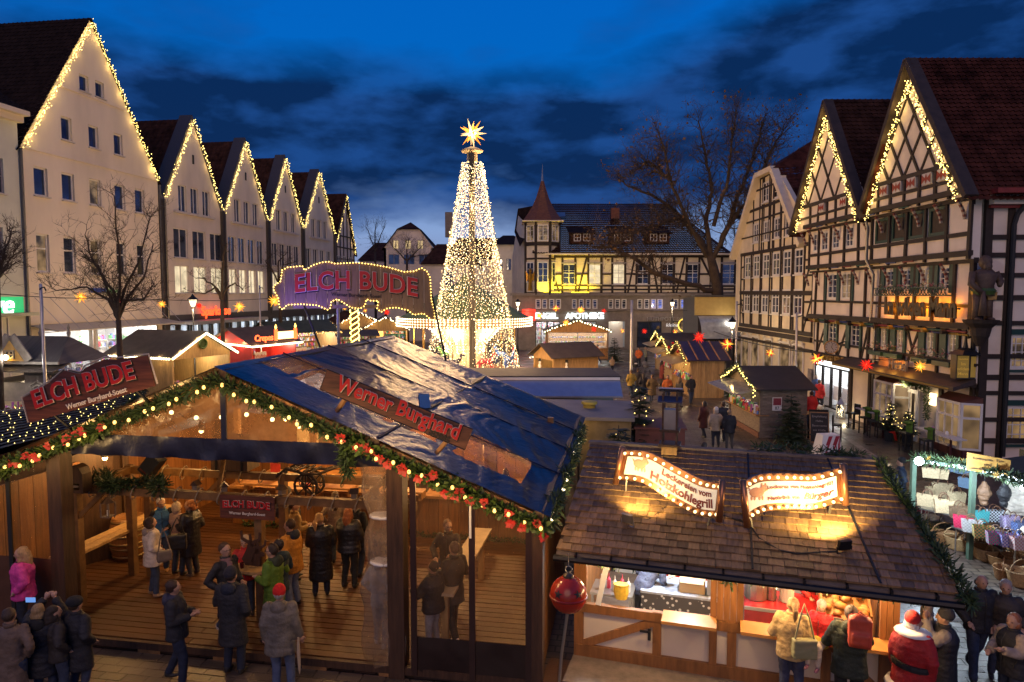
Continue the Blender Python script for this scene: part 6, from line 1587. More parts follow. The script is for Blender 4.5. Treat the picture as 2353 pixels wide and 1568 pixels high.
# lit garland post
gp=ony(815,760,52);LP=thing('lit_post','post wound with yellow light tubes below the notch of the big map shaped sign','post',(gp.x,52,0))
MB().lathe([(.28,0),(.26,3.4),(.24,5.3)],(0,0,0),10).build('trunk',bark_m,LP)
for ph in (0,2.1,4.2):MB().tube([(.34*math.cos(ph+i*.5),.34*math.sin(ph+i*.5),1.6+i*.1) for i in range(38)],.045,5).build('light_tube',M('tube_yellow',(1,.8,.3),.4,0,emit=(1,.70,.16),es=5),LP)
lamp(LP,(0,-.7,3.2),50,(1,.7,.25),.2)
# mug stall
H9=stall('mug_stall','long wooden stall with garlanded arched gable and lit glass case of mugs',6.5,67.5,0,6.0,3.2,2.9,3.85,tarr,wood_warm,True,1.1,300,(.85,.95,1),ng=0,shelves=0)
mb_=MB()
for r_ in range(3):
    for k in range(40):
        x=-2.8+k*.143;z=1.2+r_*.45;mb_.cur=random.choice((6,6,2,1,3));mb_.lathe([(.045,z),(.05,z+.14)],(x,.5+r_*.3,0),6)
mb_.build('mugs',goods,H9,stuff=True)
for r_ in range(3):bx('glass_shelf',wood_warm_h,H9,(0,.5+r_*.3,1.18+r_*.45),(5.8,.3,.03))
window(H9,-2.95,1.15,5.9,1.55,2,1,steel,MATS['glass_clear'],yo=-.02,depth=0,sill=False,name='glass_front',fw=.05)
garland('fir garland with white bulbs along the gable of the mug stall',[Vector(H9.location)+Vector(p) for p in ((-3.4,-.45,2.8),(-1.8,-.45,3.4),(0,-.45,3.9),(1.8,-.45,3.4),(3.4,-.45,2.8))],.2,700,26,0,bulbm=bulb_white,br=.06,nl=3,power=14)
fir_tree('small fir tree beside the mug stall',(ony(1412,800,64).x,64,0),2.5,1.0,31)
# snowman hut
H10=stall('snowman_hut','small hut with dark roof and painted snowmen in front of the light tree',2.15,46.5,R(-62),2.6,3.6,2.3,3.1,tarr,wood_hut,True,1.0,30,ng=20)
eave_lights(H10,'white light bar under the left eave of the snowman hut',[(-1.65,-.2,2.1),(-1.65,3.6,2.1)],30,r=.05,m=bulb_white,nl=2,power=16)
for x,y in ((1.34,1.0),(-.4,-.05)):
    sb=MB();sb.ball((x,y,1.2),.22,8,6,(1,.6,1));sb.ball((x,y,1.55),.16,8,6,(1,.6,1));sb.ball((x,y,1.8),.12,8,6,(1,.6,1));so1=sb.build('snowman',white_m,H10);MB().lathe([(.16,1.9),(.16,1.93),(.09,1.94),(.09,2.08)],(x,y,0),8).build('hat',black_m,so1)
# trailers with flat roofs
TR=thing('catering_trailer','long trailer with flat black roof and raised pale blue flap behind the tent','trailer',(1.5,26.0,0))
a0=ony(1092,846,28.5);a1=ony(1441,852,28.0);zt=3.35
MB().box((1.6,1.0,1.7),(6.0,2.4,3.2)).build('body',M('trailer_body',(.35,.33,.3),.5,.1),TR)
MB().box((1.6,.95,zt-.03),(6.5,2.9,.14)).build('roof',M('roof_felt_black',(.035,.033,.032),.7,.4,1.5,.3,15),TR)
MB().add([(-1.6,-.5,zt-.1),(4.8,-.5,zt-.1),(4.8,-1.25,zt-.62),(-1.6,-1.25,zt-.62),(-1.6,-.5,zt-.16),(4.8,-.5,zt-.16),(4.8,-1.25,zt-.68),(-1.6,-1.25,zt-.68)],[(0,1,2,3),(4,7,6,5),(3,2,6,7),(0,3,7,4),(1,5,6,2)]).build('flap',M('flap_steel',(.42,.45,.52),.25,.1,metal=.6),TR)
bx('trim',white_m,TR,(1.6,-.52,zt-.06),(6.4,.06,.1))
TR.location=(-1.6+.9,26.3,0)
T2=thing('kitchen_container','low container with grey flat roof and round yellow disc beside the blue tent','container',(1.1,20.6,0),R(-8))
MB().box((.9,1.6,1.35),(3.2,3.2,2.7)).build('body',M('container_wood',(.2,.13,.05),.7,.3,3),T2);MB().box((.9,1.6,2.75),(3.4,3.4,.1)).build('roof',M('roof_grey',(.22,.19,.16),.6,.2,1),T2)
MB().lathe([(.2,2.8),(.2,2.9),(.26,2.92),(.26,3.0),(.02,3.05)],(1.2,1.7,0),12).build('roof_disc',M('disc_lit_yellow',(.5,.38,.05),.5,.2),T2)  # yellow colour stands in for the lit look of the roof disc
lamp(T2,(.6,-.2,2.4),25,(1,.7,.25),.1)
MB().box((3.4,1.4,1.2),(1.5,1.5,2.3)).box((3.4,1.4,2.38),(1.6,1.7,.06)).build('annex',M('annex_red',(.12,.03,.02),.6,.3),T2)
# hut with purple panel roof and hut beyond it
pur=M('panel_purple',(.035,.022,.04),.35,.3,2)
H12=stall('market_hut','light wooden hut with battened purple-grey roof panels',11.15,44.6,R(-90),4.3,2.1,2.45,3.35,pur,wood_hut,True,1.0,70,ng=150,boards=(1,14,False),flap=M('flap_wood',(.25,.17,.08),.6,.2))
for k in range(5):
    y=-.3+k*.68;MB().bar((2.48,y,2.43),(0,y,3.43),.07,.05,(0,0,1)).build('batten',wood_warm_h,H12)
H13=stall('market_hut','grey-brown board hut with dark felt roof and a number plate beside the inn',11.2,32.7,R(-90),4.3,2.1,2.3,3.0,M('roof_felt_dark',(.028,.022,.02),.7,.3,2,.2,20),wood_grey,True,1.0,45,ng=330,boards=(1,15,True),flap=M('flap_foil',(.2,.2,.22),.2,.3,4),col=(1,.85,.6))
def hut_garland(o,label,hw,ze,zr,n=500,nb=60):
    M4=Matrix.Translation(o.location)@Matrix.Rotation(o.rotation_euler[2],4,'Z')
    g=garland(label,[M4@Vector(p) for p in ((hw,-.42,ze-.35),(hw,-.42,ze),(hw*.5,-.42,(ze+zr)/2),(0,-.42,zr+.05),(-hw*.5,-.42,(ze+zr)/2),(-hw,-.42,ze))],.14,n,nb,0,bulbm=bulb_warm,br=.024,nl=3,power=7)
hut_garland(H13,'lit fir garland on the gable of the grey-brown hut beside the inn',2.4,2.25,3.05)
hut_garland(H12,'fir garland with red baubles on the gable of the purple roofed hut',2.4,2.4,3.4,500,24)
for k,(x,z) in enumerate(((-1.2,2.95),(0,3.3),(1.3,2.85))):MB().ball((x,-.6,z),.11,10,8).build('bauble',M('bauble_red',(.35,.02,.015),.15,.05,metal=.4),H12)
pl8=bx('number_plate',white_m,H13,(2.19,.75,1.55),(.02,.42,.6));
text('87',.2,black_m,H13,TM((2.205,.75,1.36),R(90)),.002,.002,name='plate_number');bx('plate_picture',M('plate_red',(.25,.03,.04),.5,.3,20),H13,(2.203,.75,1.66),(.01,.36,.32))
bx('base_board',M('base_red',(.14,.05,.03),.7,.2),H13,(0,-.03,.12),(4.3,.05,.24))
HC=stall('market_hut','small hut with two raised flaps and arched light garland beside the purple roofed hut',11.7,51.5,R(-90),3.6,2.4,2.5,3.1,tarr,wood_hut,True,1.0,90,ng=120,flap=MATS['flap_wood'])
hut_garland(HC,'arched light garland on the hut beyond the purple roofed hut',2.0,2.5,3.3,350,60)
HD=stall('market_hut','farther hut with raised flap and light garland towards the pharmacy',12.4,57.0,R(-90),3.6,2.4,2.6,3.2,tarr,wood_hut,True,1.0,80,ng=100,flap=MATS['flap_wood'])
hut_garland(HD,'arched light garland on the farther hut towards the pharmacy',2.0,2.6,3.4,350,60)
# ice cream parlour annex
EP=thing('ice_parlour','small flat-roofed ice cream parlour with yellow fascia and curved glass canopy','parlour',(16.1,56.5,0))
MB().box((1.6,2.5,3.1),(4.6,5,6.2)).build('wall',M('parlour_dark',(.05,.045,.05),.5,.2),EP)
MB().box((1.5,-.05,5.5),(5.0,.35,1.5)).build('fascia',M('fascia_yellow',(.45,.33,.10),.6,.1),EP);MB().box((1.5,.2,6.35),(5.2,1.2,.12)).build('roof',zinc,EP)
MB().add([(-.8+4.8*i,-.3-1.3*math.sin(t*.3),4.7-.16*t-.04*t*t) for i in (0,1) for t in range(6)],[(t,t+1,t+7,t+6) for t in range(5)]).build('glass_canopy',M('canopy_glass',(.35,.4,.45),.15,.2,metal=.2),EP)
text('eiscafé VENEZIA',.62,white_l,EP,TM((1.5,-.06,3.15)),.03,.005,name='lettering')
for k in range(3):window(EP,-.5+k*1.4,.2,1.3,2.5,1,1,dark_metal,glass_dim,yo=-.03,depth=0,sill=False,name='door')
lamp(EP,(1.5,-1.2,4.2),60,(1,.8,.6),.1)
# ornate hut at the left edge
H4=thing('ornate_hut','ornate grey wooden hut with tiered roof, small lit dormer and carved brackets','market hut',(-21.2,31.6,0),R(-6))
grey_w=M('grey_panel',(.22,.19,.16),.6,.2,4)
MB().box((-2.2,1.6,1.9),(4.2,3.0,.9)).box((-3.9,.2,1.3),(.5,.3,2.6)).box((-.35,.2,1.3),(.5,.3,2.6)).box((-2.2,3.0,1.3),(4.2,.1,2.6)).build('wall',grey_w,H4)
MB().box((-2.2,.1,.55),(4.2,.3,1.1)).box((-2.2,0,1.12),(4.5,.7,.06)).build('counter',grey_w,H4)
slat=MB();n_=26
for k in range(n_):slat.bar((-4.9+k*.21,-.75,2.95),(-4.9+k*.21,.3,3.25),.19,.05)
slat.build('roof_skirt',M('slat_dark',(.06,.045,.035),.6,.3,5),H4,stuff=True)
MB().add([(-4.9,-.3,3.25),(.3,-.3,3.25),(-.6,1.6,4.45),(-3.8,1.6,4.45),(-4.9,3.4,3.25),(.3,3.4,3.25)],[(0,1,2,3),(1,5,2),(5,4,3,2),(4,0,3)]).build('roof',M('roof_ribbed',(.07,.06,.055),.6,.3,2,.6,3,stretch=(6,.2,.2)),H4)
MB().box((-2.2,-.32,3.32),(5.2,.06,.12)).build('carved_fascia',grey_w,H4)
dm=MB().plate([(-.7,0),(.7,0),(.0,.95)],(),-.05,.05,Matrix.Translation((-2.1,-.2,3.4))).build('dormer',M('dormer_amber',(.5,.3,.08),.6,.2),H4)
for s_ in (-1,1):MB().bar((-2.1+s_*.85,-.2,3.36),(-2.1,-.2,4.5),.6,.07,(0,1,0)).build('dormer_roof',grey_w,dm)
window(dm,-2.35,3.5,.5,.4,2,2,grey_w,glass_dark,yo=-.28,depth=0,sill=False);lamp(H4,(-2.1,-.42,3.55),7,(1,.6,.12),.05)
for x in (-2.1,-.6):MB().lathe([(.05,4.4),(.1,4.6),(.04,4.75),(.07,4.85),(.01,5.05)],(x,1.6,0),8).build('finial',grey_w,H4)
hx=MB();
for r0 in (.42,.24):hx.tube([(-1.0+r0*math.cos(R(60*i+30)),.02,2.0+r0*math.sin(R(60*i+30))) for i in range(7)],.05,4)
hx.build('hexagon_ornament',M('grey_light',(.35,.31,.26),.6,.1),H4);bx('door_panel',grey_w,H4,(-1.0,.06,1.9),(1.3,.06,1.6))
for x in (-.2,-4.2):MB().tube([(x,-.05,1.9),(x,-.25,2.3),(x+.1,-.55,2.8)],[.05,.09,.05],6).build('carved_bracket',MATS['grey_light'],H4)
gl_=ony(12,822,30.4);gl_=gl_-H4.location
BL=MB().ball((-4.2,-.9,3.5),.11,10,8).build('lamp',M('lamp_hot',(1,1,1),.3,0,emit=(1,.95,.85),es=60),H4);BL.location=(0,0,0)
p12=Matrix.Rotation(R(6),4,'Z')@(ony(12,822,30.2)-Vector((-21.2,31.6,0)));BL.location=p12-Vector((-4.2,-.9,3.5));lamp(H4,p12+Vector((.1,-.2,0)),120,(1,.95,.85),.1)
goods_mesh(-4,-.4,-.2,.3,1.15,60,.3,44).build('goods',goods,H4,stuff=True);lamp(H4,(-2.2,.6,2.3),45,(1,.8,.5),.1);lamp(H4,(-3.4,-.6,2.3),30,(1,.8,.5),.1)
# dark shingle roof with fairy-light net beside the tent
q_=[ony(-40,1045,14.2),ony(255,968,16.0),ony(330,893,19.0),ony(-40,950,18.5)]
LR=thing('side_hut','low hut with dark shingle roof sprinkled with tiny lights behind the left tent slope','market hut',(q_[0].x,q_[0].y,0))
lo=[p-Vector((q_[0].x,q_[0].y,0)) for p in q_]
tiles(LR,lo[0],lo[1],lo[2],lo[3],M('shingle_dark',(.035,.028,.022),.6,.3,4,.2,20),14,14,amp=.004,step=.03)
nb_=MB();nn_=(lo[1]-lo[0]).cross(lo[3]-lo[0]).normalized()
for i in range(15):
    for j in range(11):
        u=(i+random.random())/15;v=(j+random.random())/11;p=lo[0].lerp(lo[1],u).lerp(lo[3].lerp(lo[2],u),v)+nn_*.06;nb_.octa(p,.014)
nb_.build('light_net',bulb_warm,LR,stuff=True)
wl_=MB();
for i in range(4):
    p,r_=lo[i],lo[(i+1)%4];wl_.add([p+Vector((0,0,-.1)),r_+Vector((0,0,-.1)),(r_.x,r_.y,0),(p.x,p.y,0)],[(0,1,2,3)])
wl_.build('wall',wood_dark,LR)
garland('fir garland along the top edge of the light-sprinkled side roof',[q_[2],q_[2].lerp(q_[1],.5),q_[1]],.12,500)

# ================================================================ grill hut
FG=Frame(.84,10.7,math.atan2(-1.6,5.18));GL=5.45;GE,GR,GY=2.4,3.52,2.88
GH=thing('grill_hut','grill hut with wooden shingle roof, timbered cream front and open serving hatches','market hut',FG.o,FG.a)
def gz(y):return GE+(GR-GE)*y/GY
def gxr(y):return GL+.1-.55*y/GY
def gu(px_,py_,yo):return FG.uz(px_,py_,yo)
shin=M('shingle',(.20,.115,.05),.55,.35,7,.4,25,rand=.5,stretch=(3,.6,.6),rot=FG.a)
sl_ang=math.atan2(GR-GE,GY);NR=19;sw_=.172;NC=int((GL+.25)/sw_);slen=math.hypot(GY,GR-GE);ex=slen/NR
sme=[MB().box((0,0,0),(sw_-.006,ex*1.5,.034)).mesh('shingle',shin),MB().box((0,0,0),(sw_*1.35-.006,ex*1.5,.034)).mesh('shingle',shin),MB().box((0,0,0),(sw_*.7-.006,ex*1.5,.034)).mesh('shingle',shin)]
roofp=MB().box((0,0,0),(1,1,1)).build('roof_slope',wood_grey,GH);roofp.scale=(1,1,1)
roofp.data=MB().add([(-.12,-.05,GE-.04),(GL+.1,-.05,GE-.04),(gxr(GY),GY,GR-.02),(-.12,GY,GR-.02),(-.12,-.05,GE-.1),(GL+.1,-.05,GE-.1),(gxr(GY),GY,GR-.1),(-.12,GY,GR-.1)],[(0,1,2,3),(4,7,6,5),(0,4,5,1),(1,5,6,2),(0,3,7,4)]).mesh('roof_slope',wood_grey)
rest=MB();cnt=0;rng=random.Random(17)
for r_ in range(NR):
    y=GY*(r_+.5)/NR;x=-.12+(sw_*.5 if r_%2 else 0)*rng.uniform(.4,1)
    while x<gxr(y)-.04:
        k=rng.choices((0,1,2),(6,3,2))[0];wd=(sw_,sw_*1.35,sw_*.7)[k];full=wd;wd=min(wd,gxr(y)-x)
        c=(x+wd/2,y,gz(y)+.018+rng.uniform(0,.010));rot=(sl_ang-.12+rng.gauss(0,.012),rng.gauss(0,.008),rng.gauss(0,.014))
        if cnt<300 and wd==full:link('shingle',sme[k],roofp,loc=c,rot=rot);cnt+=1
        else:rest.box(c,(wd-.006,ex*1.5,.034),Matrix.Rotation(rot[2],3,'Z')@Matrix.Rotation(rot[0],3,'X'))
        x+=wd
rest.build('shingles',M('shingle_upper',(.17,.10,.048),.55,.45,6,.4,25,stretch=(5,.5,.5),rot=FG.a),roofp,stuff=True)
MB().add([(-.12,GY,GR),(gxr(GY),GY,GR),(gxr(GY),GY*2,GE),(-.12,GY*2,GE)],[(0,1,2,3)]).build('rear_slope',wood_grey,GH)
for x in (2.85,4.55):MB().bar((x,-.03,GE+.05),(x-(.35 if x>4 else 0),GY,GR+.05),.03,.02).build('roof_seam',black_m,GH)
bx('ridge_board',wood_grey,GH,(gxr(GY)/2-.05,GY,GR+.03),(gxr(GY)+.2,.16,.05))
MB().tube([(-.15,-.1,GE-.1),(GL+.1,-.1,GE-.12)],.055,8).build('gutter',dark_metal,GH)
for k in range(10):bx('gutter_bracket',dark_metal,GH,(.2+k*.56,-.05,GE-.06),(.03,.14,.1))
WY=.8;ZF=.28
bx('floor',wood_grey,GH,(GL/2,2.2,ZF-.05),(GL,4.6,.1));bx('porch_deck',MATS['deck_board'],GH,(1.2,.1,.13),(3.2,1.3,.06))
gw=M('grill_timber',(.24,.10,.03),.5,.3,4,.25,15,rand=.12,stretch=(3,3,.4));gp_=M('grill_panel',(.62,.52,.40),.7,.06,2)
x0=gu(1322,1400,WY)[0];xd=gu(1510,1450,WY)[0];xm0=gu(1632,1420,WY)[0];xm1=gu(1708,1430,WY)[0];xe=gu(2020,1480,WY)[0];xr1=gu(2065,1480,WY)[0]
zc=gu(1510,1405,WY)[1];zc2=gu(1900,1455,WY)[1];zc=min(max(zc,1.2),1.5);zl=ZF+.1
def gbox(nm,m,a,b,z0,z1,yo=WY,t=.08):return bx(nm,m,GH,((a+b)/2,yo,(z0+z1)/2),(b-a,t,z1-z0))
gbox('front_panel',gp_,x0,xr1,ZF,zc-.05,WY+.03,.05)
for xx,w_ in ((x0+.07,.16),(xd,.14),(xm0+.05,.12),(gu(1660,1500,WY)[0]+.14,.14),(gu(1850,1500,WY)[0]+.3,.14),(xr1-.12,.26)):gbox('timber',gw,xx-w_/2,xx+w_/2,ZF,zc,WY-.005,.09)
gbox('timber',gw,x0,xr1,ZF,ZF+.2,WY-.012,.1);gbox('timber',gw,x0,xr1,zc-.16,zc-.01,WY-.012,.1)
MB().bar((x0+.15,WY-.02,ZF+.2),(xd-.05,WY-.02,zc-.18),.05,.13,(0,0,1)).build('timber',gw,GH);MB().bar((gu(1880,1500,WY)[0]+.2,WY-.02,zc-.18),(xr1-.3,WY-.02,ZF+.2),.05,.13).build('timber',gw,GH)
MB().box((xd-.12,WY-.08,zc-.38),(.05,.02,.2)).bar((xd-.12,WY-.12,zc-.32),(xd-.27,WY-.12,zc-.32),.03,.03).build('door_handle',black_m,GH)
for a,b,yy in ((xd+.1,xm0+.1,WY-.22),(xm1-.05,xe+.15,WY-.22)):gbox('shelf',M('shelf_orange',(.42,.19,.05),.4,.2),a,b,zc+.0,zc+.05,yy,.42)
for k in range(5):gbox('pillar_board',gw,xm0+k*(xm1-xm0)/5,xm0+(k+1)*(xm1-xm0)/5-.006,zc,GE+.2,WY,.07)
for k in range(3):gbox('pillar_board',gw,xe+k*(xr1-xe)/3,xe+(k+1)*(xr1-xe)/3-.006,ZF,GE+.2,WY,.08)
gbox('pillar_board',gw,x0-.02,x0+.2,zc,GE+.2,WY,.07)
for k in range(14):bx('wall_board',gw,GH,(xr1-.02,WY+.15+k*.28,1.4),(.05,.272,2.3));bx('wall_board',gw,GH,(x0,WY+.15+k*.28,1.4),(.05,.272,2.3))
bx('back_wall',M('inner_white',(.6,.56,.5),.6,.1),GH,(GL/2,4.6,1.5),(GL-.3,.06,2.6))
bx('inner_ceiling',M('inner_wood',(.3,.18,.08),.6,.2),GH,(GL/2,2.7,2.62),(GL-.3,3.8,.04))
for x,y,p,c in ((x0+.8,1.6,180,(.82,.9,1)),(xm0-.4,1.9,180,(.82,.9,1)),(xm1+.6,1.7,120,(1,.62,.28)),(xe-.4,1.6,140,(1,.56,.2)),(xe-.2,.35,26,(1,.58,.22))):
    lb=MB().box((x,y,2.5),(.6,.08,.05)).build('tube_lamp',M('tube_cold',(1,1,1),.3,0,emit=(.9,.95,1),es=8) if c[0]<1 else M('tube_warm',(1,.8,.6),.3,0,emit=(1,.7,.35),es=8),GH);lamp(GH,(x,y,2.4),p,c,.1)
# kitchen inside
def gthing(nm,lab,cat,x,y,z,grp=None):return thing(nm,lab,cat,FG.w(x,y,z),FG.a,grp)
flake=M('snowflake_cloth',(.10,.09,.10),.6,.1,4)
def cloth_mat():
    t=flake.node_tree;n=t.nodes;l=t.links;b=n['Principled BSDF'];g=n.new('ShaderNodeNewGeometry');v=n.new('ShaderNodeTexVoronoi');v.inputs['Scale'].default_value=11;l.new(g.outputs['Position'],v.inputs[0])
    r=n.new('ShaderNodeMapRange');l.new(v.outputs['Distance'],r.inputs[0]);r.inputs[1].default_value=.22;r.inputs[2].default_value=.3;mx=n.new('ShaderNodeMix');mx.data_type='RGBA';l.new(r.outputs[0],mx.inputs[0]);mx.inputs[6].default_value=(.6,.6,.62,1);mx.inputs[7].default_value=(.06,.055,.06,1);l.new(mx.outputs[2],b.inputs['Base Color'])
cloth_mat()
tx=(xd+xm0)/2+.1;TBL=gthing('kitchen_table','kitchen table under snowflake patterned cloth inside the grill hut','table',tx-.2,1.9,ZF)
MB().box((0,0,.45),(1.35,.75,.9)).build('tablecloth',flake,TBL);MB().box((0,0,.93),(1.37,.77,.04)).build('table_top',M('cloth_blue',(.35,.4,.5),.5,.3,14),TBL)
CBX=gthing('cardboard_box','open cardboard box on the snowflake table','box',tx,1.8,ZF+.96)
cb_m=M('cardboard',(.42,.30,.17),.8,.1)
MB().box((0,-.16,.12),(.42,.02,.24)).box((0,.16,.12),(.42,.02,.24)).box((-.21,0,.12),(.02,.3,.24)).box((.21,0,.12),(.02,.3,.24)).box((0,0,.01),(.4,.3,.02)).build('carton',cb_m,CBX);MB().box((-.32,0,.25),(.22,.3,.012),Matrix.Rotation(-.5,3,'Y')).box((0,-.24,.26),(.4,.16,.012),Matrix.Rotation(.4,3,'X')).build('carton_flap',cb_m,CBX)
tag(MB().box((0,0,.14),(.4,.34,.28)).box((0,0,.3),(.3,.25,.06)).build('food_warmer',steel),'steel food warmer with pickles beside the cardboard box','warmer').matrix_world=TM(FG.w(tx+.45,1.8,ZF+.96),FG.a)
TB2=gthing('steel_side_table','steel side table with sauce bottles at the left hatch of the grill hut','table',x0+.55,1.5,ZF)
MB().box((0,0,.92),(.75,.6,.04)).build('table_top',steel,TB2)
for sx in (-.33,.33):
    for sy_ in (-.26,.26):bx('leg',steel,TB2,(sx,sy_,.45),(.04,.04,.9))
for k in range(5):
    bo=gthing('sauce_bottle',('white sauce bottle with pointed cap on the steel side table','red sauce bottle with pointed cap on the steel side table')[k%2],'bottle',x0+.35+.12*k,1.4+.08*(k%2),ZF+.94,'sauce bottles');MB().lathe([(.035,0),(.035,.16),(.012,.2),(.006,.27)],(0,0,0),8).build('bottle',goods[0] if k%2 else white_m,bo)
bag=gthing('snack_bag','yellow and red paper bag on the left hatch sill','bag',x0+.75,1.05,zc+.02);MB().lathe([(.1,0),(.13,.1),(.12,.22),(.14,.26)],(0,0,0),8,1,.7).build('bag',M('bag_yellow',(.6,.4,.04),.5,.3,8),bag)
sg_=gthing('price_board','narrow white price board leaning in the left hatch of the grill hut','board',x0+.42,WY-.05,zc);MB().box((.06,0,.38),(.09,.03,.78),Matrix.Rotation(.2,3,'Y')).build('board',white_m,sg_)
PT=gthing('red_serving_table','serving table with shiny red cloth in the right hatch of the grill hut','table',(xm1+xe)/2-.2,1.75,ZF);MB().box((0,0,.48),(1.5,.9,.96)).build('tablecloth',M('cloth_red',(.25,.012,.015),.2,.2,5),PT);bx('edge',steel,PT,(0,-.46,.98),(1.5,.03,.05))
for k,(dx,s_) in enumerate(((-.55,.5),(-.3,.22),(-.05,.3))):
    po=gthing('cooking_pot',('tall steel pot on the red serving table','small steel tin on the red serving table','white mixing tub on the red serving table')[k],'pot',(xm1+xe)/2-.2+dx,1.8,ZF+.97);MB().lathe([(s_*.38,0),(s_*.4,s_),(s_*.42,s_*1.02),(s_*.1,s_*1.08)],(0,0,0),12).build('pot',steel if k<2 else white_m,po)
BR=gthing('bread_crate','slanted wooden crate full of bread rolls at the right hatch','crate',xe-.35,1.7,ZF+.95)
MB().box((0,0,.1),(.7,.6,.04),Matrix.Rotation(.5,3,'X')).box((-.36,0,.16),(.03,.6,.2),Matrix.Rotation(.5,3,'X')).box((.36,0,.16),(.03,.6,.2),Matrix.Rotation(.5,3,'X')).build('crate',wood_warm_h,BR)
rm_=MB().ball((0,0,0),.07,8,6,(1.2,.85,.7)).mesh('bread_roll',M('bread',(.42,.2,.06),.7,.3,10),True)
for k in range(26):u,v=random.uniform(-.3,.3),random.uniform(-.28,.28);link('bread_roll',rm_,BR,loc=(u,v*.88,.18+v*.5+random.uniform(0,.05)),rot=(random.random(),random.random(),random.random()*3))
for k in range(3):cr=gthing('stacked_crate','red plastic crate stacked at the back of the grill hut','crate',xd-.2+k*.5,4.1,ZF+.02,'red plastic crates');MB().box((0,0,.18),(.44,.34,.36)).build('crate',red_m,cr)
# roof lights, scroll signs
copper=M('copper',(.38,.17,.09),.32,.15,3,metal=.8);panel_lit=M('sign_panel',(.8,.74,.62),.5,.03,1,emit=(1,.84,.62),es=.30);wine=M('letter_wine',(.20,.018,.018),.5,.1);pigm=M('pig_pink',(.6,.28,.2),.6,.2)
bulb_sg=M('bulb_sign',(1,.85,.5),.4,0,emit=(1,.76,.34),es=3.2)
def roof_pt(px_,py_):
    n=FG.uy*(-(GR-GE)/GY)+Vector((0,0,1));p0=FG.w(0,0,GE);d=ray(px_,py_);t=(p0-CAMP).dot(n)/d.dot(n);return CAMP+d*t
def scroll(label,feet,top,bot,nb,lines_):
    fa,fb=[roof_pt(*f) for f in feet];FS=Frame(fa.x,fa.y,math.atan2(fb.y-fa.y,fb.x-fa.x));yo=-.06
    T=[FS.uz(*p,yo) for p in top];B=[FS.uz(*p,yo) for p in bot]
    cx_=(T[0][0]+T[-1][0])/2;cz_=(T[2][1]+B[2][1])/2
    o=thing('scroll_sign',label,'sign',FS.w(cx_,yo,cz_),FS.a,'scroll signs on the grill hut roof')
    def cr(P,t):
        n=len(P)-1;f=min(t,.9999)*n;i=int(f);u=f-i;p=[P[max(0,min(n,i+k))] for k in (-1,0,1,2)]
        return tuple(.5*(2*p[1][c]+(p[2][c]-p[0][c])*u+(2*p[0][c]-5*p[1][c]+4*p[2][c]-p[3][c])*u*u+(3*p[1][c]-p[0][c]-3*p[2][c]+p[3][c])*u**3) for c in (0,1))
    def pt(t,s_):a_,b_=cr(T,t),cr(B,t);return (a_[0]+(b_[0]-a_[0])*s_-cx_,a_[1]+(b_[1]-a_[1])*s_-cz_)
    n=24
    MB().plate([pt(i/n,0) for i in range(n+1)]+[pt(1-i/n,1) for i in range(n+1)],(),0,.05).build('frame',copper,o)
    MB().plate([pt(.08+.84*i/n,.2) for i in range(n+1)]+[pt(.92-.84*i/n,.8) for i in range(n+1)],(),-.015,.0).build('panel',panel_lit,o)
    me=MB().ball((0,0,0),.026,8,6).mesh('bulb',bulb_sg,True)
    for s_ in (.09,.91):
        for k in range(nb):p=pt(.05+.9*k/(nb-1),s_);link('bulb',me,o,loc=(p[0],-.035,p[1]))
    for t in (0,1):
        a_,b_=pt(t,-.12),pt(t,1.12);MB().tube([(a_[0],-.03,a_[1]),(b_[0],-.03,b_[1])],.055,12).build('scroll_roll',copper,o,True)
    for t,f in ((.1,fa),(.88,fb)):
        b_=pt(t,.95);q=FS.loc(f);MB().bar((b_[0],.03,b_[1]),(q.x-cx_,.06,q.z-cz_),.03,.03).build('prop',steel,o)
    for tx_,s_,sz,off,m_,sh_,fw_ in lines_:
        L0=pt(.0,.5);L1=pt(1,.5);W_=L1[0]-L0[0]
        def bend(v,s_=s_,tx_=tx_):
            t=tx_+v.x/W_;h0=pt(t,.0);h1=pt(t,1.0);e_=.01;p=pt(t,s_);d=(Vector(pt(min(t+e_,1),s_))-Vector(pt(max(t-e_,0),s_))).normalized()
            nrm=Vector((-d.y,d.x));return Vector((p[0]+nrm.x*v.z*.6,v.y-.025,p[1]+v.z*.98))
        text(off,sz,m_,o,None,.003,.004*sz/.15,sh_,name='lettering',bend=bend,fit=fw_*abs(W_))
    pg=MB();c_=pt(.2,.42);pg.ball((c_[0],-.02,c_[1]),.1,10,6,(1.25,.08,.8));pg.ball((c_[0]+.11,-.022,c_[1]+.06),.06,8,6,(1,.1,1));pg.ball((c_[0]+.16,-.026,c_[1]+.05),.025,6,4,(1,.2,1))
    for dx in (-.08,-.03,.05,.1):pg.ball((c_[0]+dx,-.02,c_[1]-.09),.03,6,4,(.7,.1,1.3))
    for dx in (.08,.14):pg.ball((c_[0]+dx,-.02,c_[1]+.12),.022,6,4,(.8,.1,1.4))
    pg.tube([(c_[0]-.13+.02*math.sin(i),-.02,c_[1]+.03+.012*i) for i in range(5)],.008,4)
    pg.build('pig_picture',pigm,o)
    for t in (.15,.4,.6,.85):p=pt(t,.5);lamp(o,(p[0],-.35,p[1]-.0),1.3,(1,.68,.3),.15)
    return o
scroll('wavy copper scroll sign reading Leckereien vom Holzkohlegrill, lined with bulbs',((1438,1133),(1625,1212)),[(1432,1035),(1490,1040),(1556,1074),(1615,1103),(1662,1112)],[(1418,1103),(1476,1110),(1540,1150),(1600,1183),(1655,1189)],14,[(.63,.34,.155,'Leckereien vom',wine,0,.47),(.60,.62,.235,'Holzkohlegrill',wine,0,.58)])
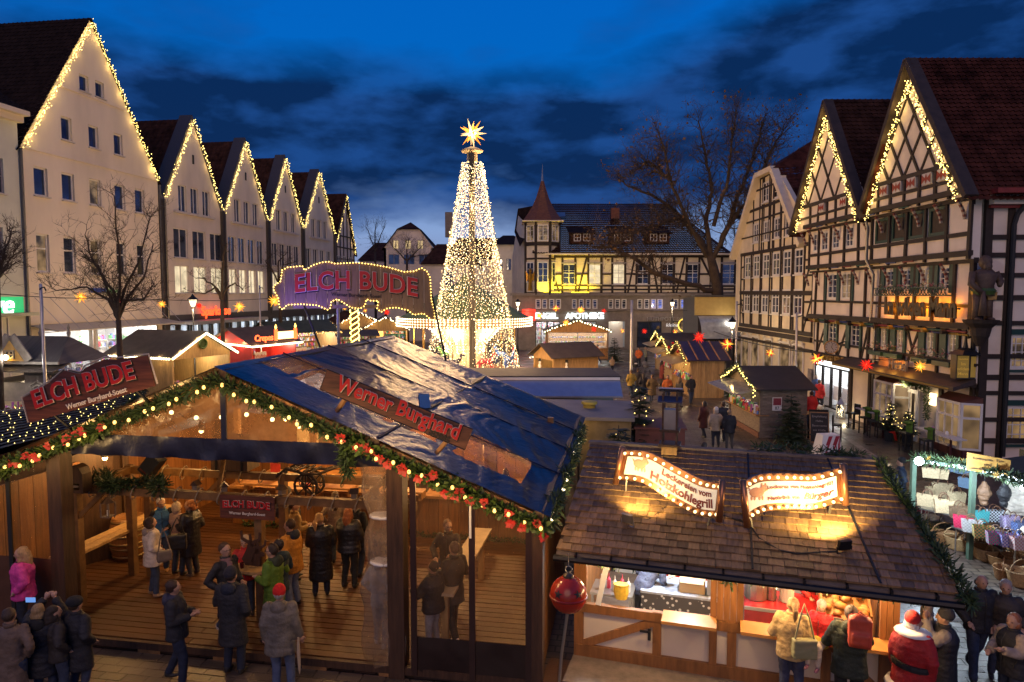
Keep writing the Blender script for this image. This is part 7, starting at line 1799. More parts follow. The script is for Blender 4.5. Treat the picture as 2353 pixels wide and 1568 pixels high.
scroll('copper scroll sign reading Leckeres vom Holzkohlegrill? Natürlich von Bürger, lined with bulbs',((1729,1218),(1905,1186)),[(1706,1113),(1745,1091),(1815,1089),(1870,1090),(1936,1074)],[(1714,1200),(1752,1178),(1815,1170),(1875,1170),(1940,1150)],14,[(.60,.36,.112,'Leckeres vom Holzkohlegrill?',wine,0,.58),(.45,.66,.125,'Natürlich von',wine,0,.28),(.765,.62,.21,'Bürger',red_l,.3,.26)])
for k,(px_,py_,tgt) in enumerate(((1442,1212,(1520,1110)),(1940,1275,(1830,1130)))):
    p=roof_pt(px_,py_);q=roof_pt(*tgt)+Vector((0,0,.1));o=thing('roof_floodlight',('grey floodlight on the shingles below the left scroll sign','dark floodlight on the shingles below the right scroll sign')[k],'floodlight',p,FG.a+(.5 if k else -.5))
    MB().box((0,0,.15),(.2,.05,.15),Matrix.Rotation(.25,3,'X')).build('housing',steel if k==0 else dark_metal,o);MB().tube([(-.12,0,.13),(-.12,0,.03),(.12,0,.03),(.12,0,.13)],.012,5).build('bracket',steel if k==0 else dark_metal,o)
    MB().box((0,.035,.15),(.17,.01,.12),Matrix.Rotation(.25,3,'X')).build('lens',M('flood_lens',(1,.8,.5),.3,0,emit=(1,.75,.35),es=5),o)
    d=(q-p).normalized();s_=spot(None,p+d*.14+Vector((0,0,.34)),q+Vector((0,0,.0)),(110,230)[k],(1,.68,.24),150,.06);s_.parent=o;s_.matrix_parent_inverse=TM(p,FG.a+(.5 if k else -.5)).inverted()
cable('white cable running over the shingles from the left floodlight',[roof_pt(*p)+Vector((0,0,.04)) for p in ((1442,1205),(1490,1200),(1530,1170),(1510,1155),(1480,1140),(1450,1115))],.009)
cable('black wrapped cable crossing the shingles below the right scroll sign',[roof_pt(*p)+Vector((0,0,.05)) for p in ((1655,1190),(1720,1210),(1745,1245),(1790,1272),(1830,1280),(1925,1275))],.014)
# chimney lantern
cp=FG.w(gu(1540,1045,GY)[0],GY-.15,0);CH=thing('grill_chimney','wooden chimney box with steel hood and little roofs on the grill hut ridge','chimney',(cp.x,cp.y,3.2),FG.a)
MB().box((0,0,.2),(.36,.36,.5)).build('box',wood_hut,CH);CH.scale=(.8,.8,.92);MB().box((0,0,.48),(.5,.5,.05)).box((0,0,.78),(.46,.46,.05)).build('tray',wood_dark,CH)
MB().box((0,.02,1.0),(.32,.3,.42)).build('hood',steel,CH)
for sx in (-.16,.16):
    for sy_ in (-.16,.16):bx('post',wood_dark,CH,(sx,sy_,1.0),(.04,.04,1.1))
for z,dy in ((1.42,-.1),(1.6,.12)):MB().box((0,dy,z),(.56,.26,.03),Matrix.Rotation(.35 if dy<0 else -.35,3,'X')).build('roof',M('roof_blue_sheet',(.1,.12,.2),.25,.1,metal=.6),CH)
garland('fir garland along the sloping right roof edge of the grill hut',[FG.w(gxr(y)+.04,y,gz(y)+.02) for y in (2.9,2.2,1.4,.7,0,-.2)],.11,1500)
garland('black-green fir garland lying on the ridge end of the grill hut',[FG.w(x,GY+.1,GR+.08) for x in (3.0,3.6,4.2,4.8)],.12,500)
g_=garland('small fir sprig hanging in the middle of the grill hut front',[FG.w((xm0+xm1)/2,WY-.1,2.25),FG.w((xm0+xm1)/2+.03,WY-.12,1.9)],.1,300)
garland('thin fir garland under the grill hut eave',[FG.w(x,.12,GE-.12) for x in (.2,1.5,3,4.3,5.2)],.06,900,12,0,bulbm=bulb_white,br=.02,nl=6,power=34,lcol=(1,.64,.30),off=(0,.45,-.05))
# big red bauble lamp
bp_=ony(1306,1366,9.9);BB=thing('bauble_lamp','big red metal bauble with star cut-outs on a leaning steel pole','bauble',(bp_.x,bp_.y,bp_.z))
MB().ball((0,0,0),.275,24,16,(1,1,1.02)).build('ball',M('bauble_paint',(.36,.028,.012),.22,.1,4),BB,True)
MB().lathe([(.272,-.02),(.288,-.005),(.288,.008),(.272,.022)],(0,0,-.02),28).build('seam',M('bauble_seam',(.25,.02,.01),.3,.1),BB)
MB().lathe([(.085,.24),(.08,.3),(.04,.33),(.01,.34)],(0,0,0),12).build('cap',M('bauble_cap',(.1,.08,.06),.4,.1,metal=.7),BB);MB().tube([(.05*math.cos(a),0,.38+.05*math.sin(a)) for a in [i*.63 for i in range(11)]],.008,5).build('ring',steel,BB)
for a,el in ((-130,18),(-62,20),(-95,-75)):
    d=Vector((math.cos(R(a))*math.cos(R(el)),math.sin(R(a))*math.cos(R(el)),math.sin(R(el))));x=Vector((-d.y,d.x,0)).normalized();y=d.cross(x)
    MB().add([d*.279+(x*math.cos(R(90+36*i))+y*math.sin(R(90+36*i)))*(.075 if i%2==0 else .03)-d*(.0 if i%2 else .009) for i in range(10)]+[d*.284],[(i,(i+1)%10,10) for i in range(10)]).build('star_hole',black_m,BB)
MB().tube([(0,.05,-.25),(-.09,.1,-1.0),(-.16,.12,-bp_.z)],.025,8).build('pole',steel,BB);MB().bar((-.13,.1,-1.7),(.02,-.05,-bp_.z+.02),.02,.02).build('foot',steel,BB)
MB().tube([(0,0,.43),(0,.02,.62)],.006,4).build('hook_wire',steel,BB)
# conifers between tent and grill hut
fir_tree('tall dark fir tree with lights behind the grill hut',(4.05,21.5,0),3.75,1.25,41,lights=50);fir_tree('bushy fir tree at the back corner of the tent',(3.0,19.0,0),2.9,1.1,42,lights=40);fir_tree('low bushy fir next to the chimney of the grill hut',(3.7,17.5,0),2.2,.95,44,lights=30)
fir_tree('fir tree standing against the grey-brown hut',(ony(1815,1040,29.0).x,29.0,0),2.3,.95,43);fir_tree('fir tree behind the purple roofed hut',(14.0,42.5,0),2.4,.9,45,lights=30)
# ================================================================ people
def remesh(mb,vox,name,m,smooth_it=2,folds=0.0,seed=0):
    me=mb.mesh(name+'_raw',m);ob=bpy.data.objects.new(name,me)
    md=ob.modifiers.new('r','REMESH');md.mode='VOXEL';md.voxel_size=vox;md.use_smooth_shade=True
    sm=ob.modifiers.new('s','SMOOTH');sm.factor=.5;sm.iterations=smooth_it
    out=evaluated_mesh(ob);out.name=name;_junk.append(me)
    if folds:
        n_=len(out.vertices);cs=[0.0]*(3*n_);ns=[0.0]*(3*n_);out.vertices.foreach_get('co',cs);out.vertices.foreach_get('normal',ns)
        for q in range(0,3*n_,3):
            x,y,z=cs[q:q+3];f=(noise.noise(Vector((x*7+seed,y*7,z*17)))*.9+abs(noise.noise(Vector((x*16,y*16+seed,z*30))))*.7)*folds
            cs[q]=x+ns[q]*f;cs[q+1]=y+ns[q+1]*f;cs[q+2]=z+ns[q+2]*f
        out.vertices.foreach_set('co',cs)
    out.polygons.foreach_set('use_smooth',[True]*len(out.polygons))
    return out
ARM={'down':((.245,-.03,1.16),(.25,.07,.90)),'pocket':((.30,-.09,1.17),(.205,.10,.98)),'hold':((.255,.0,1.14),(.10,.27,1.16)),'up':((.27,.24,1.42),(.075,.36,1.66)),
       'table':((.27,.12,1.17),(.14,.40,1.14)),'bag':((.26,-.05,1.15),(.18,.17,1.05)),'lap':((.24,.03,1.15),(.07,.24,.98)),'camera':((.27,.16,1.32),(.07,.22,1.56)),'wave':((.27,.1,1.2),(.2,.36,1.3))}
_pn=[0]
def cmat(c,rough=.75,metal=0):return M('cloth_%02d%02d%02d_%d'%(*[int(v*99) for v in c],int(rough*10)),c,rough,.3,7,.6,28)
SKIN=(.42,.24,.16)
def person(label,loc,rz,h=1.74,jacket=(.02,.02,.022),trousers=(.03,.04,.07),hair=(.08,.04,.02),hat=None,shoes=(.02,.018,.016),arms=('pocket','pocket'),length=.80,puffy=1.0,quilt=False,style='short',walk=0.0,lean=0.0,sit=False,turn=0.0,hood=False,far=False,scarf=None,glasses=False,group=None,furh=False,vest=None,skirt=None,jr=.7):
    _pn[0]+=1;sd=_pn[0]*3.7;k=h/1.75;pr_=random.Random(_pn[0]*7);lean+=pr_.gauss(0,.035);turn=turn or pr_.gauss(0,.28);hx=pr_.gauss(0,.02)
    o=thing('person',label,'person',loc,rz,group)
    sit_dz=0.0
    hipz=.93
    legs=[]
    for s_ in (-1,1):
        if sit:legs.append([(s_*.10,0,hipz),(s_*.11,.42,hipz-.02),(s_*.11,.46,hipz-.44)])
        else:
            w_=walk*s_;legs.append([(s_*.10,0,hipz),(s_*.105-hx,.5*w_+.03+pr_.uniform(0,.03),.50),(s_*.12-2*hx,w_-.02-(.05 if w_<0 else 0)+pr_.gauss(0,.04),.09+(.06 if w_<-.1 else 0))])
    def L(p):   # lean the upper body about the hips
        x,y,z=p
        if z>hipz and lean:c,s2=math.cos(lean),math.sin(lean);dy,dz=y,z-hipz;y,z=dy*c+dz*s2,hipz+dz*c-dy*s2
        return Vector((x,y,z))*k
    def HD(p):  # head turn
        x,y,z=p;c,s2=math.cos(turn),math.sin(turn);y0=y-.01;return L((x*c-y0*s2,x*s2+y0*c+.01,z))
    hands=[]
    b=MB()
    # skin figure: head, neck, trunk, limbs, hands
    b.ball(HD((0,.012,1.63)),.1*k,12,9,(.80,.96,1.12));b.ball(HD((0,.03,1.575)),.07*k,10,7,(.82,.95,.9));b.ball(HD((0,.108,1.612)),.019*k,6,5,(.7,1.0,1.5))
    for s_ in (-1,1):b.ball(HD((s_*.083,.0,1.62)),.022*k,6,5,(.5,.8,1.3))
    b.tube([L((0,-.01,1.40)),L((0,0,1.58))],[.062*k,.055*k],10)
    b.tube([L((0,0,.88)),L((0,0,1.1)),L((0,0,1.3)),L((0,0,1.44))],[.13*k,.11*k,.13*k,.06*k],10)
    for s_,an in ((-1,arms[0]),(1,arms[1])):
        e_,w_=[tuple(v+random.gauss(0,.018) for v in q) for q in ARM[an]];sh=L((s_*.175,0,1.41));el=L((s_*e_[0],e_[1],e_[2]));wr=L((s_*w_[0],w_[1],w_[2]));hands.append((sh,el,wr,s_,an))
        b.tube([sh,el,wr],[.05*k,.042*k,.028*k],8)
        d=(wr-el).normalized();ax=d.cross(Vector((s_,0,.3))).normalized();sd_=d.cross(ax).normalized()
        b.ball(wr+d*.045*k,.042*k,8,6,(1,1,1))
        if not far:
            for f in range(4):
                r0=wr+d*.07*k+sd_*(f-1.5)*.019*k;r1=r0+d*(.035+.008*(f in (1,2)))*k+ax*.004;r2=r1+(d*.6-Vector((0,0,.4))+ax*.3*s_).normalized()*.032*k
                b.tube([r0,r1,r2],[.0095*k,.009*k,.008*k],5)
            t0=wr+d*.02*k-sd_*.035*k;b.tube([t0,t0+(d*.7-sd_*.7).normalized()*.04*k,t0+(d-sd_*.3).normalized()*.07*k],[.012*k,.011*k,.009*k],5)
    for lg in legs:b.tube([Vector(p)*k for p in lg],[.085*k,.06*k,.042*k],8)
    skin=M('skin',SKIN,.55,.12,12)
    link('body',remesh(b,.013 if not far else .024,'body',skin,1),o)
    if not far:
        for s_ in (-1,1):link('eye',MB().ball(HD((s_*.034,.098,1.642)),.011*k,6,4,(1.3,.6,.8)).mesh('eye',M('eye_dark',(.03,.02,.015),.3,.1),True),o)
    # jacket
    pf=puffy;j=MB();zs=[length,(length+1.05)/2,1.05,1.2,1.33,1.42,1.49]
    rx=[.205 if length<.8 else .19,.185,.172,.19,.205,.175,.075];ry=[.15,.14,.128,.138,.145,.115,.075]
    prof=[]
    n_=30 if quilt else 14
    for i in range(n_+1):
        z=length+(1.50-length)*i/n_
        q=0
        while q<len(zs)-2 and z>zs[q+1]:q+=1
        t=(z-zs[q])/(zs[q+1]-zs[q]);a_=rx[q]+(rx[q+1]-rx[q])*t;c_=ry[q]+(ry[q+1]-ry[q])*t
        bulge=(1+.045*abs(math.sin(z*32))) if quilt else 1
        prof.append((z,a_*pf*bulge,c_*pf*bulge*(1.05 if quilt else 1)))
    n=16;vs=[L((a_*math.cos(2*math.pi*q/n),c_*math.sin(2*math.pi*q/n),z)) for z,a_,c_ in prof for q in range(n)]
    fs=[(i*n+q,i*n+(q+1)%n,(i+1)*n+(q+1)%n,(i+1)*n+q) for i in range(len(prof)-1) for q in range(n)]
    fs+=[tuple(range(n-1,-1,-1)),tuple((len(prof)-1)*n+q for q in range(n))]
    j.add(vs,fs)
    jl=MB() if vest else j
    for sh,el,wr,s_,an in hands:
        pts=[];rr=[]
        for t in range(9):
            u=t/8;p=sh.lerp(el,u*2) if u<=.5 else el.lerp(wr,u*2-1);p=p if t<8 else wr+(el-wr).normalized()*.01;pts.append(p)
            base=.075-.022*u;rr.append(base*pf*k*(1+(.07*(t%2) if quilt else 0)))
        jl.tube(pts,rr,10);jl.ball(sh,.078*pf*k,8,6)
    vx=.02 if not far else .03
    jm=cmat(jacket,jr)
    link('jacket',remesh(j,vx,'jacket',jm,1 if quilt else 2,.012 if not quilt else .007,sd),o)
    if vest:link('sleeves',remesh(jl,vx,'sleeves',cmat(vest),2,.01,sd),o)
    if hood:link('hood',remesh(MB().ball(L((0,-.11,1.45)),.12*k,10,8,(1.15,.62,.9)).ball(L((0,-.02,1.485)),.105*k,10,8,(1.05,.9,.5)),.02,'hood',cmat(hood if isinstance(hood,tuple) else jacket,.8),2,.008,sd),o)
    else:link('collar',MB().lathe([(.085*k,0),(.092*k,.06*k),(.08*k,.065*k)],L((0,-.005,1.47)),12).mesh('collar',jm,True),o)
    if scarf:link('scarf',remesh(MB().ball(L((0,.01,1.475)),.105*k,10,7,(1,1,.55)).tube([L((.03,.12,1.45)),L((.04,.15,1.2))],[.045*k,.05*k],6),.02,'scarf',cmat(scarf),2,.012,sd),o)
    if not far:      # zip, pockets and hem so the coat reads as a garment
        fy=.15*pf;dkm=M('coat_trim',(.03,.028,.028),.5,.2)
        link('zip',MB().tube([L((0,fy+.004,length+.06)),L((0,fy-.004,1.1)),L((.0,fy+.004,1.33)),L((0,.10*pf,1.45))],.006,4).mesh('zip',dkm),o)
        for s_ in (-1,1):link('pocket',MB().tube([L((s_*.13*pf,.105*pf,max(length+.08,.98))),L((s_*.16*pf,.075*pf,max(length+.08,.98)+.13))],.008,4).mesh('pocket',dkm),o)
    # trousers and shoes
    t_=MB()
    for lg in legs:
        p=[Vector(q)*k for q in lg];t_.tube([p[0],p[0].lerp(p[1],.5),p[1],p[1].lerp(p[2],.5),p[2]],[.108*k,.095*k,.078*k,.068*k,.062*k],10)
    t_.ball(Vector((0,0,hipz))*k,.15*k,10,8,(1.05,.82,.9))
    link('trousers',remesh(t_,vx,'trousers',cmat(trousers,.85),2,.007,sd),o)
    if skirt:link('skirt',MB().lathe([(.16*k,(hipz+.12)*k),(.22*k,(hipz-.1)*k)],(0,.08,0),12).mesh('skirt',cmat(skirt),True),o)
    for s_,lg in zip((-1,1),legs):
        an=Vector(lg[2])*k;link('shoe',remesh(MB().ball(an+Vector((0,.055,-.045))*k,.06*k,10,6,(.78,2.2,.62)).ball(an+Vector((0,-.01,.0))*k,.06*k,8,6,(.85,1,1.1)),.018,'shoe',cmat(shoes,.5),1),o)
    # hair and hat
    hm=M('hair_%02d%02d%02d'%tuple(int(v*99) for v in hair),hair,.55,.4,22,.5,90,stretch=(3,3,.6))
    hb=MB()
    if style=='bald':hb.ball(HD((0,-.05,1.60)),.085*k,10,7,(.95,.7,.75))
    else:hb.ball(HD((0,-.026,1.662)),.103*k,12,9,(.88,1.0,1.04))
    if style=='long':hb.tube([HD((0,-.05,1.66)),HD((0,-.085,1.5)),HD((0,-.10,1.32))],[.095*k,.10*k,.06*k],10);hb.ball(HD((.065,.01,1.55)),.05*k,8,6,(.6,.9,2.0));hb.ball(HD((-.065,.01,1.55)),.05*k,8,6,(.6,.9,2.0))
    if style=='bob':hb.ball(HD((0,-.035,1.585)),.108*k,10,8,(1.0,.85,.85))
    if style=='tail':hb.tube([HD((0,-.11,1.68)),HD((0,-.17,1.6)),HD((0,-.15,1.42))],[.035*k,.05*k,.015*k],8)
    if style=='curly':
        r_=random.Random(_pn[0])
        for q in range(26):a_=r_.uniform(0,6.28);e2=r_.uniform(-.7,1.3);hb.ball(HD((.10*math.cos(a_)*math.cos(e2),-.04+.10*math.sin(a_)*math.cos(e2)*.9-.02,1.62+.11*math.sin(e2))),.045*k,6,5)
    link('hair',remesh(hb,.016,'hair',hm,1,.011,sd),o)
    if hat:
        q=MB()
        if furh:q.ball(HD((0,-.015,1.70)),.12*k,12,8,(1.05,1.1,.75))
        else:q.ball(HD((0,-.022,1.685)),.112*k,14,9,(.90,1.04,1.02))
        me=remesh(q,.016,'hat',cmat(hat,.9),1,.012 if furh else .004,sd);link('hat',me,o)
    if glasses:link('glasses',MB().tube([HD((.085,.0,1.645)),HD((.06,.105,1.645)),HD((.0,.118,1.645)),HD((-.06,.105,1.645)),HD((-.085,.0,1.645))],.004,4).mesh('glasses',black_m),o)
    return o,k
def at_head(px_,py_,z0,h):return onz(px_,py_,z0+h)
def P(label,px_,py_,rz,z0=0.0,h=1.74,**kw):
    p=at_head(px_,py_,z0,h+.02);return person(label,(p.x,p.y,z0),R(rz),h,far=kw.pop('far',p.y>24),**kw)
DK=(.018,.018,.022);NV=(.012,.016,.03);JN=(.035,.05,.09)
# --- in the tent
P('woman in pale quilted jacket and jeans with brown hair, standing on the deck',347,1187,-55,.2,1.68,jacket=(.55,.48,.42),trousers=JN,hair=(.035,.014,.008),style='bob',quilt=True,puffy=1.18,arms=('down','bag'),length=.72,shoes=(.3,.2,.12),hood=(.25,.2,.18))
P('man with white hair, blue sweater under an open dark jacket',369,1138,-150,.2,1.78,jacket=(.05,.16,.33),vest=DK,trousers=JN,hair=(.6,.55,.5),glasses=True,arms=('hold','pocket'),length=.85,shoes=(.32,.16,.05),lean=.12)
P('woman with curly copper hair in long black quilted coat',436,1148,70,.2,1.72,jacket=DK,trousers=(.05,.045,.04),hair=(.30,.10,.025),style='curly',quilt=True,puffy=1.22,length=.50,arms=('hold','bag'),shoes=(.12,.09,.06),jr=.35)
P('woman in pale pink jacket half hidden behind the woman with copper hair',405,1152,-20,.2,1.66,jacket=(.4,.27,.22),hair=(.5,.4,.3),style='bob',arms=('hold','hold'))
P('man in long dark wool coat with glasses and rose scarf',520,1247,-115,.2,1.82,jacket=(.014,.014,.018),trousers=JN,hair=(.06,.03,.015),length=.5,glasses=True,scarf=(.18,.09,.09),shoes=(.6,.55,.5),walk=.22)
P('man seen from behind in long navy parka and dark knitted cap',531,1303,-8,.0,1.86,jacket=NV,trousers=(.014,.02,.04),hat=(.02,.02,.03),hair=(.03,.02,.015),length=.52,puffy=1.2,hood=True,arms=('hold','pocket'))
P('man in bright green jacket with glasses holding a drink',627,1249,78,.2,1.78,jacket=(.09,.17,.012),trousers=JN,hair=(.035,.02,.012),glasses=True,arms=('hold','pocket'),puffy=1.15,length=.7,hood=(.03,.04,.02))
P('man in beige-grey anorak and red knitted cap seen from behind',641,1346,4,.0,1.80,jacket=(.15,.125,.095),trousers=(.07,.09,.15),hat=(.55,.012,.01),hair=(.5,.45,.4),length=.70,puffy=1.25,arms=('down','down'),hood=True)
P('young man in orange jacket and washed jeans looking down',671,1193,72,.2,1.80,jacket=(.46,.19,.02),trousers=(.20,.23,.28),hair=(.05,.025,.012),arms=('hold','hold'),puffy=1.2,hood=DK,lean=.12,length=.75,turn=.2)
P('man in dark teal hoodie behind the green jacket',640,1238,60,.2,1.78,jacket=(.018,.04,.05),trousers=(.09,.13,.2),hair=(.03,.02,.012),arms=('hold','hold'),hood=True)
P('person in red and black jacket with pale knitted cap at the small table',562,1232,-160,.2,1.55,jacket=(.42,.015,.012),hat=(.38,.3,.22),hair=(.1,.06,.03),arms=('table','table'),quilt=True,puffy=1.15)
P('woman with long blonde ponytail in ankle-length black coat',735,1178,15,.2,1.76,jacket=(.012,.012,.014),trousers=DK,hair=(.50,.28,.10),style='tail',length=.36,quilt=True,puffy=1.2,arms=('hold','hold'),jr=.4)
P('woman in short black puffer jacket and black leggings',800,1166,-15,.2,1.74,jacket=DK,trousers=(.012,.012,.012),hair=(.26,.08,.025),style='long',quilt=True,puffy=1.38,length=.82,arms=('hold','hold'),jr=.35)
P('young man in dark hooded jacket walking past the deck',402,1331,-78,.0,1.78,jacket=(.02,.02,.026),trousers=(.015,.02,.035),hair=(.035,.018,.01),arms=('hold','hold'),hood=(.035,.035,.06),puffy=1.15,walk=.12)
pk=FT.w(fr(50,1260,-.4)[0],-.4,0);person('woman with long blonde hair in bright pink quilted jacket',(pk.x,pk.y,.28),R(118),1.68,jacket=(.62,.05,.28),trousers=DK,hair=(.42,.26,.12),style='long',quilt=True,puffy=1.3,length=.8,arms=('pocket','pocket'),scarf=(.05,.03,.03))
P('blonde woman in black coat raising a phone to take a picture',90,1383,8,.0,1.68,jacket=(.014,.013,.016),hair=(.34,.22,.10),style='bob',arms=('up','up'),puffy=1.2,length=.55,hood=True)
P('man in brown coat at the left edge of the crowd',20,1396,15,.0,1.74,jacket=(.15,.10,.07),hair=(.06,.035,.02),length=.5)
P('dark-haired woman behind the blonde woman with the phone',128,1388,-40,.0,1.62,jacket=(.03,.024,.022),hair=(.025,.015,.01),style='long',puffy=1.15)
P('person in black coat with fluffy black hat beside the tent post',176,1370,-20,.0,1.68,jacket=(.016,.014,.016),hat=(.012,.012,.014),furh=True,hair=(.05,.03,.02),puffy=1.25,length=.55)
P('boy in black puffer jacket and pale trousers behind the clear curtain',995,1288,60,.2,1.62,jacket=(.014,.014,.016),trousers=(.35,.32,.3),hair=(.02,.013,.01),quilt=True,puffy=1.3,length=.8,shoes=(.5,.48,.45),arms=('table','table'))
P('tall young man in black behind the clear curtain',1043,1243,45,.2,1.84,jacket=(.013,.013,.014),trousers=(.015,.015,.018),hair=(.10,.05,.03),arms=('hold','hold'),length=.7,shoes=(.6,.5,.42),walk=.15)
P('person in dark clothes at the ledge behind the clear curtain',1030,1193,170,.2,1.76,jacket=(.03,.02,.02),hair=(.2,.1,.06),arms=('table','table'))
P('person in pale blue jacket with dark backpack beside the gathered curtain',872,1268,-30,.2,1.74,jacket=(.26,.3,.36),trousers=(.2,.2,.22),hair=(.03,.02,.015),shoes=(.5,.48,.45))
P('man in ochre jacket looking at his phone at the bar',676,1148,-60,.2,1.78,jacket=(.32,.19,.06),hair=(.05,.03,.02),arms=('hold','hold'))
P('woman in beige jacket at the bar',770,1128,10,.2,1.70,jacket=(.35,.26,.17),hair=(.08,.04,.02),style='long')
P('person in dark patterned jacket at the bar beneath the wheelbarrow',660,1118,0,.2,1.75,jacket=(.05,.045,.045),hair=(.03,.02,.015),hat=(.1,.09,.08))
P('person in black jacket ordering at the right end of the bar',820,1145,-20,.2,1.76,jacket=DK,hair=(.06,.035,.02))
P('woman in cream quilted coat with brown hair beside the ornate hut',14,936,165,.0,1.68,jacket=(.6,.5,.4),hair=(.14,.06,.03),style='long',quilt=True,puffy=1.25,length=.55,far=True)
# --- grill hut
def G(label,px_,py_,yo,rz,h,**kw):
    x,zt=FG.uz(px_,py_,yo);p=FG.w(x,yo,zt-h-.02);return person(label,p,R(rz)+FG.a,h,**kw)
G('woman in cream and mustard checked fleece with a blonde bun at the grill counter',1822,1373,.15,-8,1.66,jacket=(.50,.33,.13),trousers=(.04,.045,.08),hair=(.30,.17,.07),style='tail',arms=('hold','hold'),puffy=1.22,length=.82)
x_,zt_2=FG.uz(1888,1368,.42);gp2=FG.w(x_,.42,zc-.93*1.2/1.75+.10);person('little girl in red jacket and pink knitted cap sitting on the grill counter',gp2,R(155)+FG.a,1.2,jacket=(.52,.015,.02),trousers=(.5,.4,.3),hair=(.2,.11,.05),style='long',hat=(.6,.28,.26),sit=True,arms=('lap','lap'),quilt=True,puffy=1.2,skirt=(.6,.45,.05),shoes=(.25,.1,.14))
G('man in dark green jacket with a red backpack at the grill counter',1957,1390,.05,-4,1.76,jacket=(.022,.028,.014),trousers=(.02,.02,.02),hair=(.06,.035,.02),arms=('table','table'),puffy=1.25,length=.75,hood=True)
gw2=FG.w(xd-.35,1.75,ZF);person('grill worker in blue apron bending over in the left hatch',(gw2.x,gw2.y,ZF),R(-50),1.75,jacket=(.05,.06,.10),trousers=(.06,.07,.09),hair=(.1,.08,.06),style='bald',lean=.75,arms=('table','table'))
gw3=FG.w((xm1+xe)/2+.25,2.5,ZF);person('grill cook in red shirt behind the red serving table',(gw3.x,gw3.y,ZF),R(170),1.74,jacket=(.4,.015,.012),trousers=(.05,.012,.012),hair=(.08,.05,.03),lean=.35,arms=('table','table'))
gw4=FG.w(xe-.25,2.6,ZF);person('second cook in red shirt by the bread rolls',(gw4.x,gw4.y,ZF),R(190),1.76,jacket=(.42,.02,.012),trousers=(.05,.012,.012),hair=(.06,.04,.03),arms=('hold','hold'))
# --- right foreground crowd
P('elderly person in tan coat with fair hair beside the grill hut corner',2130,1383,-35,.0,1.66,jacket=(.16,.10,.06),hair=(.35,.26,.18),style='bob',arms=('hold','hold'),length=.6)
P('man in black quilted vest, grey sleeves and flat dark cap drinking',2172,1398,60,.0,1.76,jacket=(.014,.014,.016),vest=(.22,.19,.17),hat=(.03,.03,.035),hair=(.2,.18,.16),quilt=True,puffy=1.3,length=.55,arms=('camera','camera'))
P('man in black jacket with ruddy face walking past the wicker baskets',2254,1316,175,.0,1.80,jacket=(.02,.018,.018),hair=(.06,.04,.03),style='bald',walk=.25,puffy=1.2)
P('person with short grey hair in dark quilted jacket',2312,1330,150,.0,1.74,jacket=(.03,.028,.03),hair=(.32,.27,.22),puffy=1.25,quilt=True)
P('person with auburn hair in dark coat carrying a plate of food',2332,1408,95,.0,1.70,jacket=(.02,.02,.024),hair=(.28,.10,.04),style='bob',arms=('wave','hold'),puffy=1.25,vest=(.35,.27,.2))
P('man in dark blue jacket and cap beside the basket stall lamp',2070,1052,60,.0,1.78,jacket=(.02,.035,.06),hat=(.02,.02,.02),puffy=1.15,hair=(.05,.03,.02))
P('blonde woman beside the man in dark blue jacket',2044,1063,-40,.0,1.66,jacket=(.05,.07,.12),hair=(.4,.26,.12),style='bob')
vp=Vector((13.0,17.2,0));person('stall keeper in bright blue jacket among the baskets',vp,R(120),1.76,jacket=(.02,.12,.4),hair=(.2,.12,.08),hat=(.03,.03,.03),far=True)
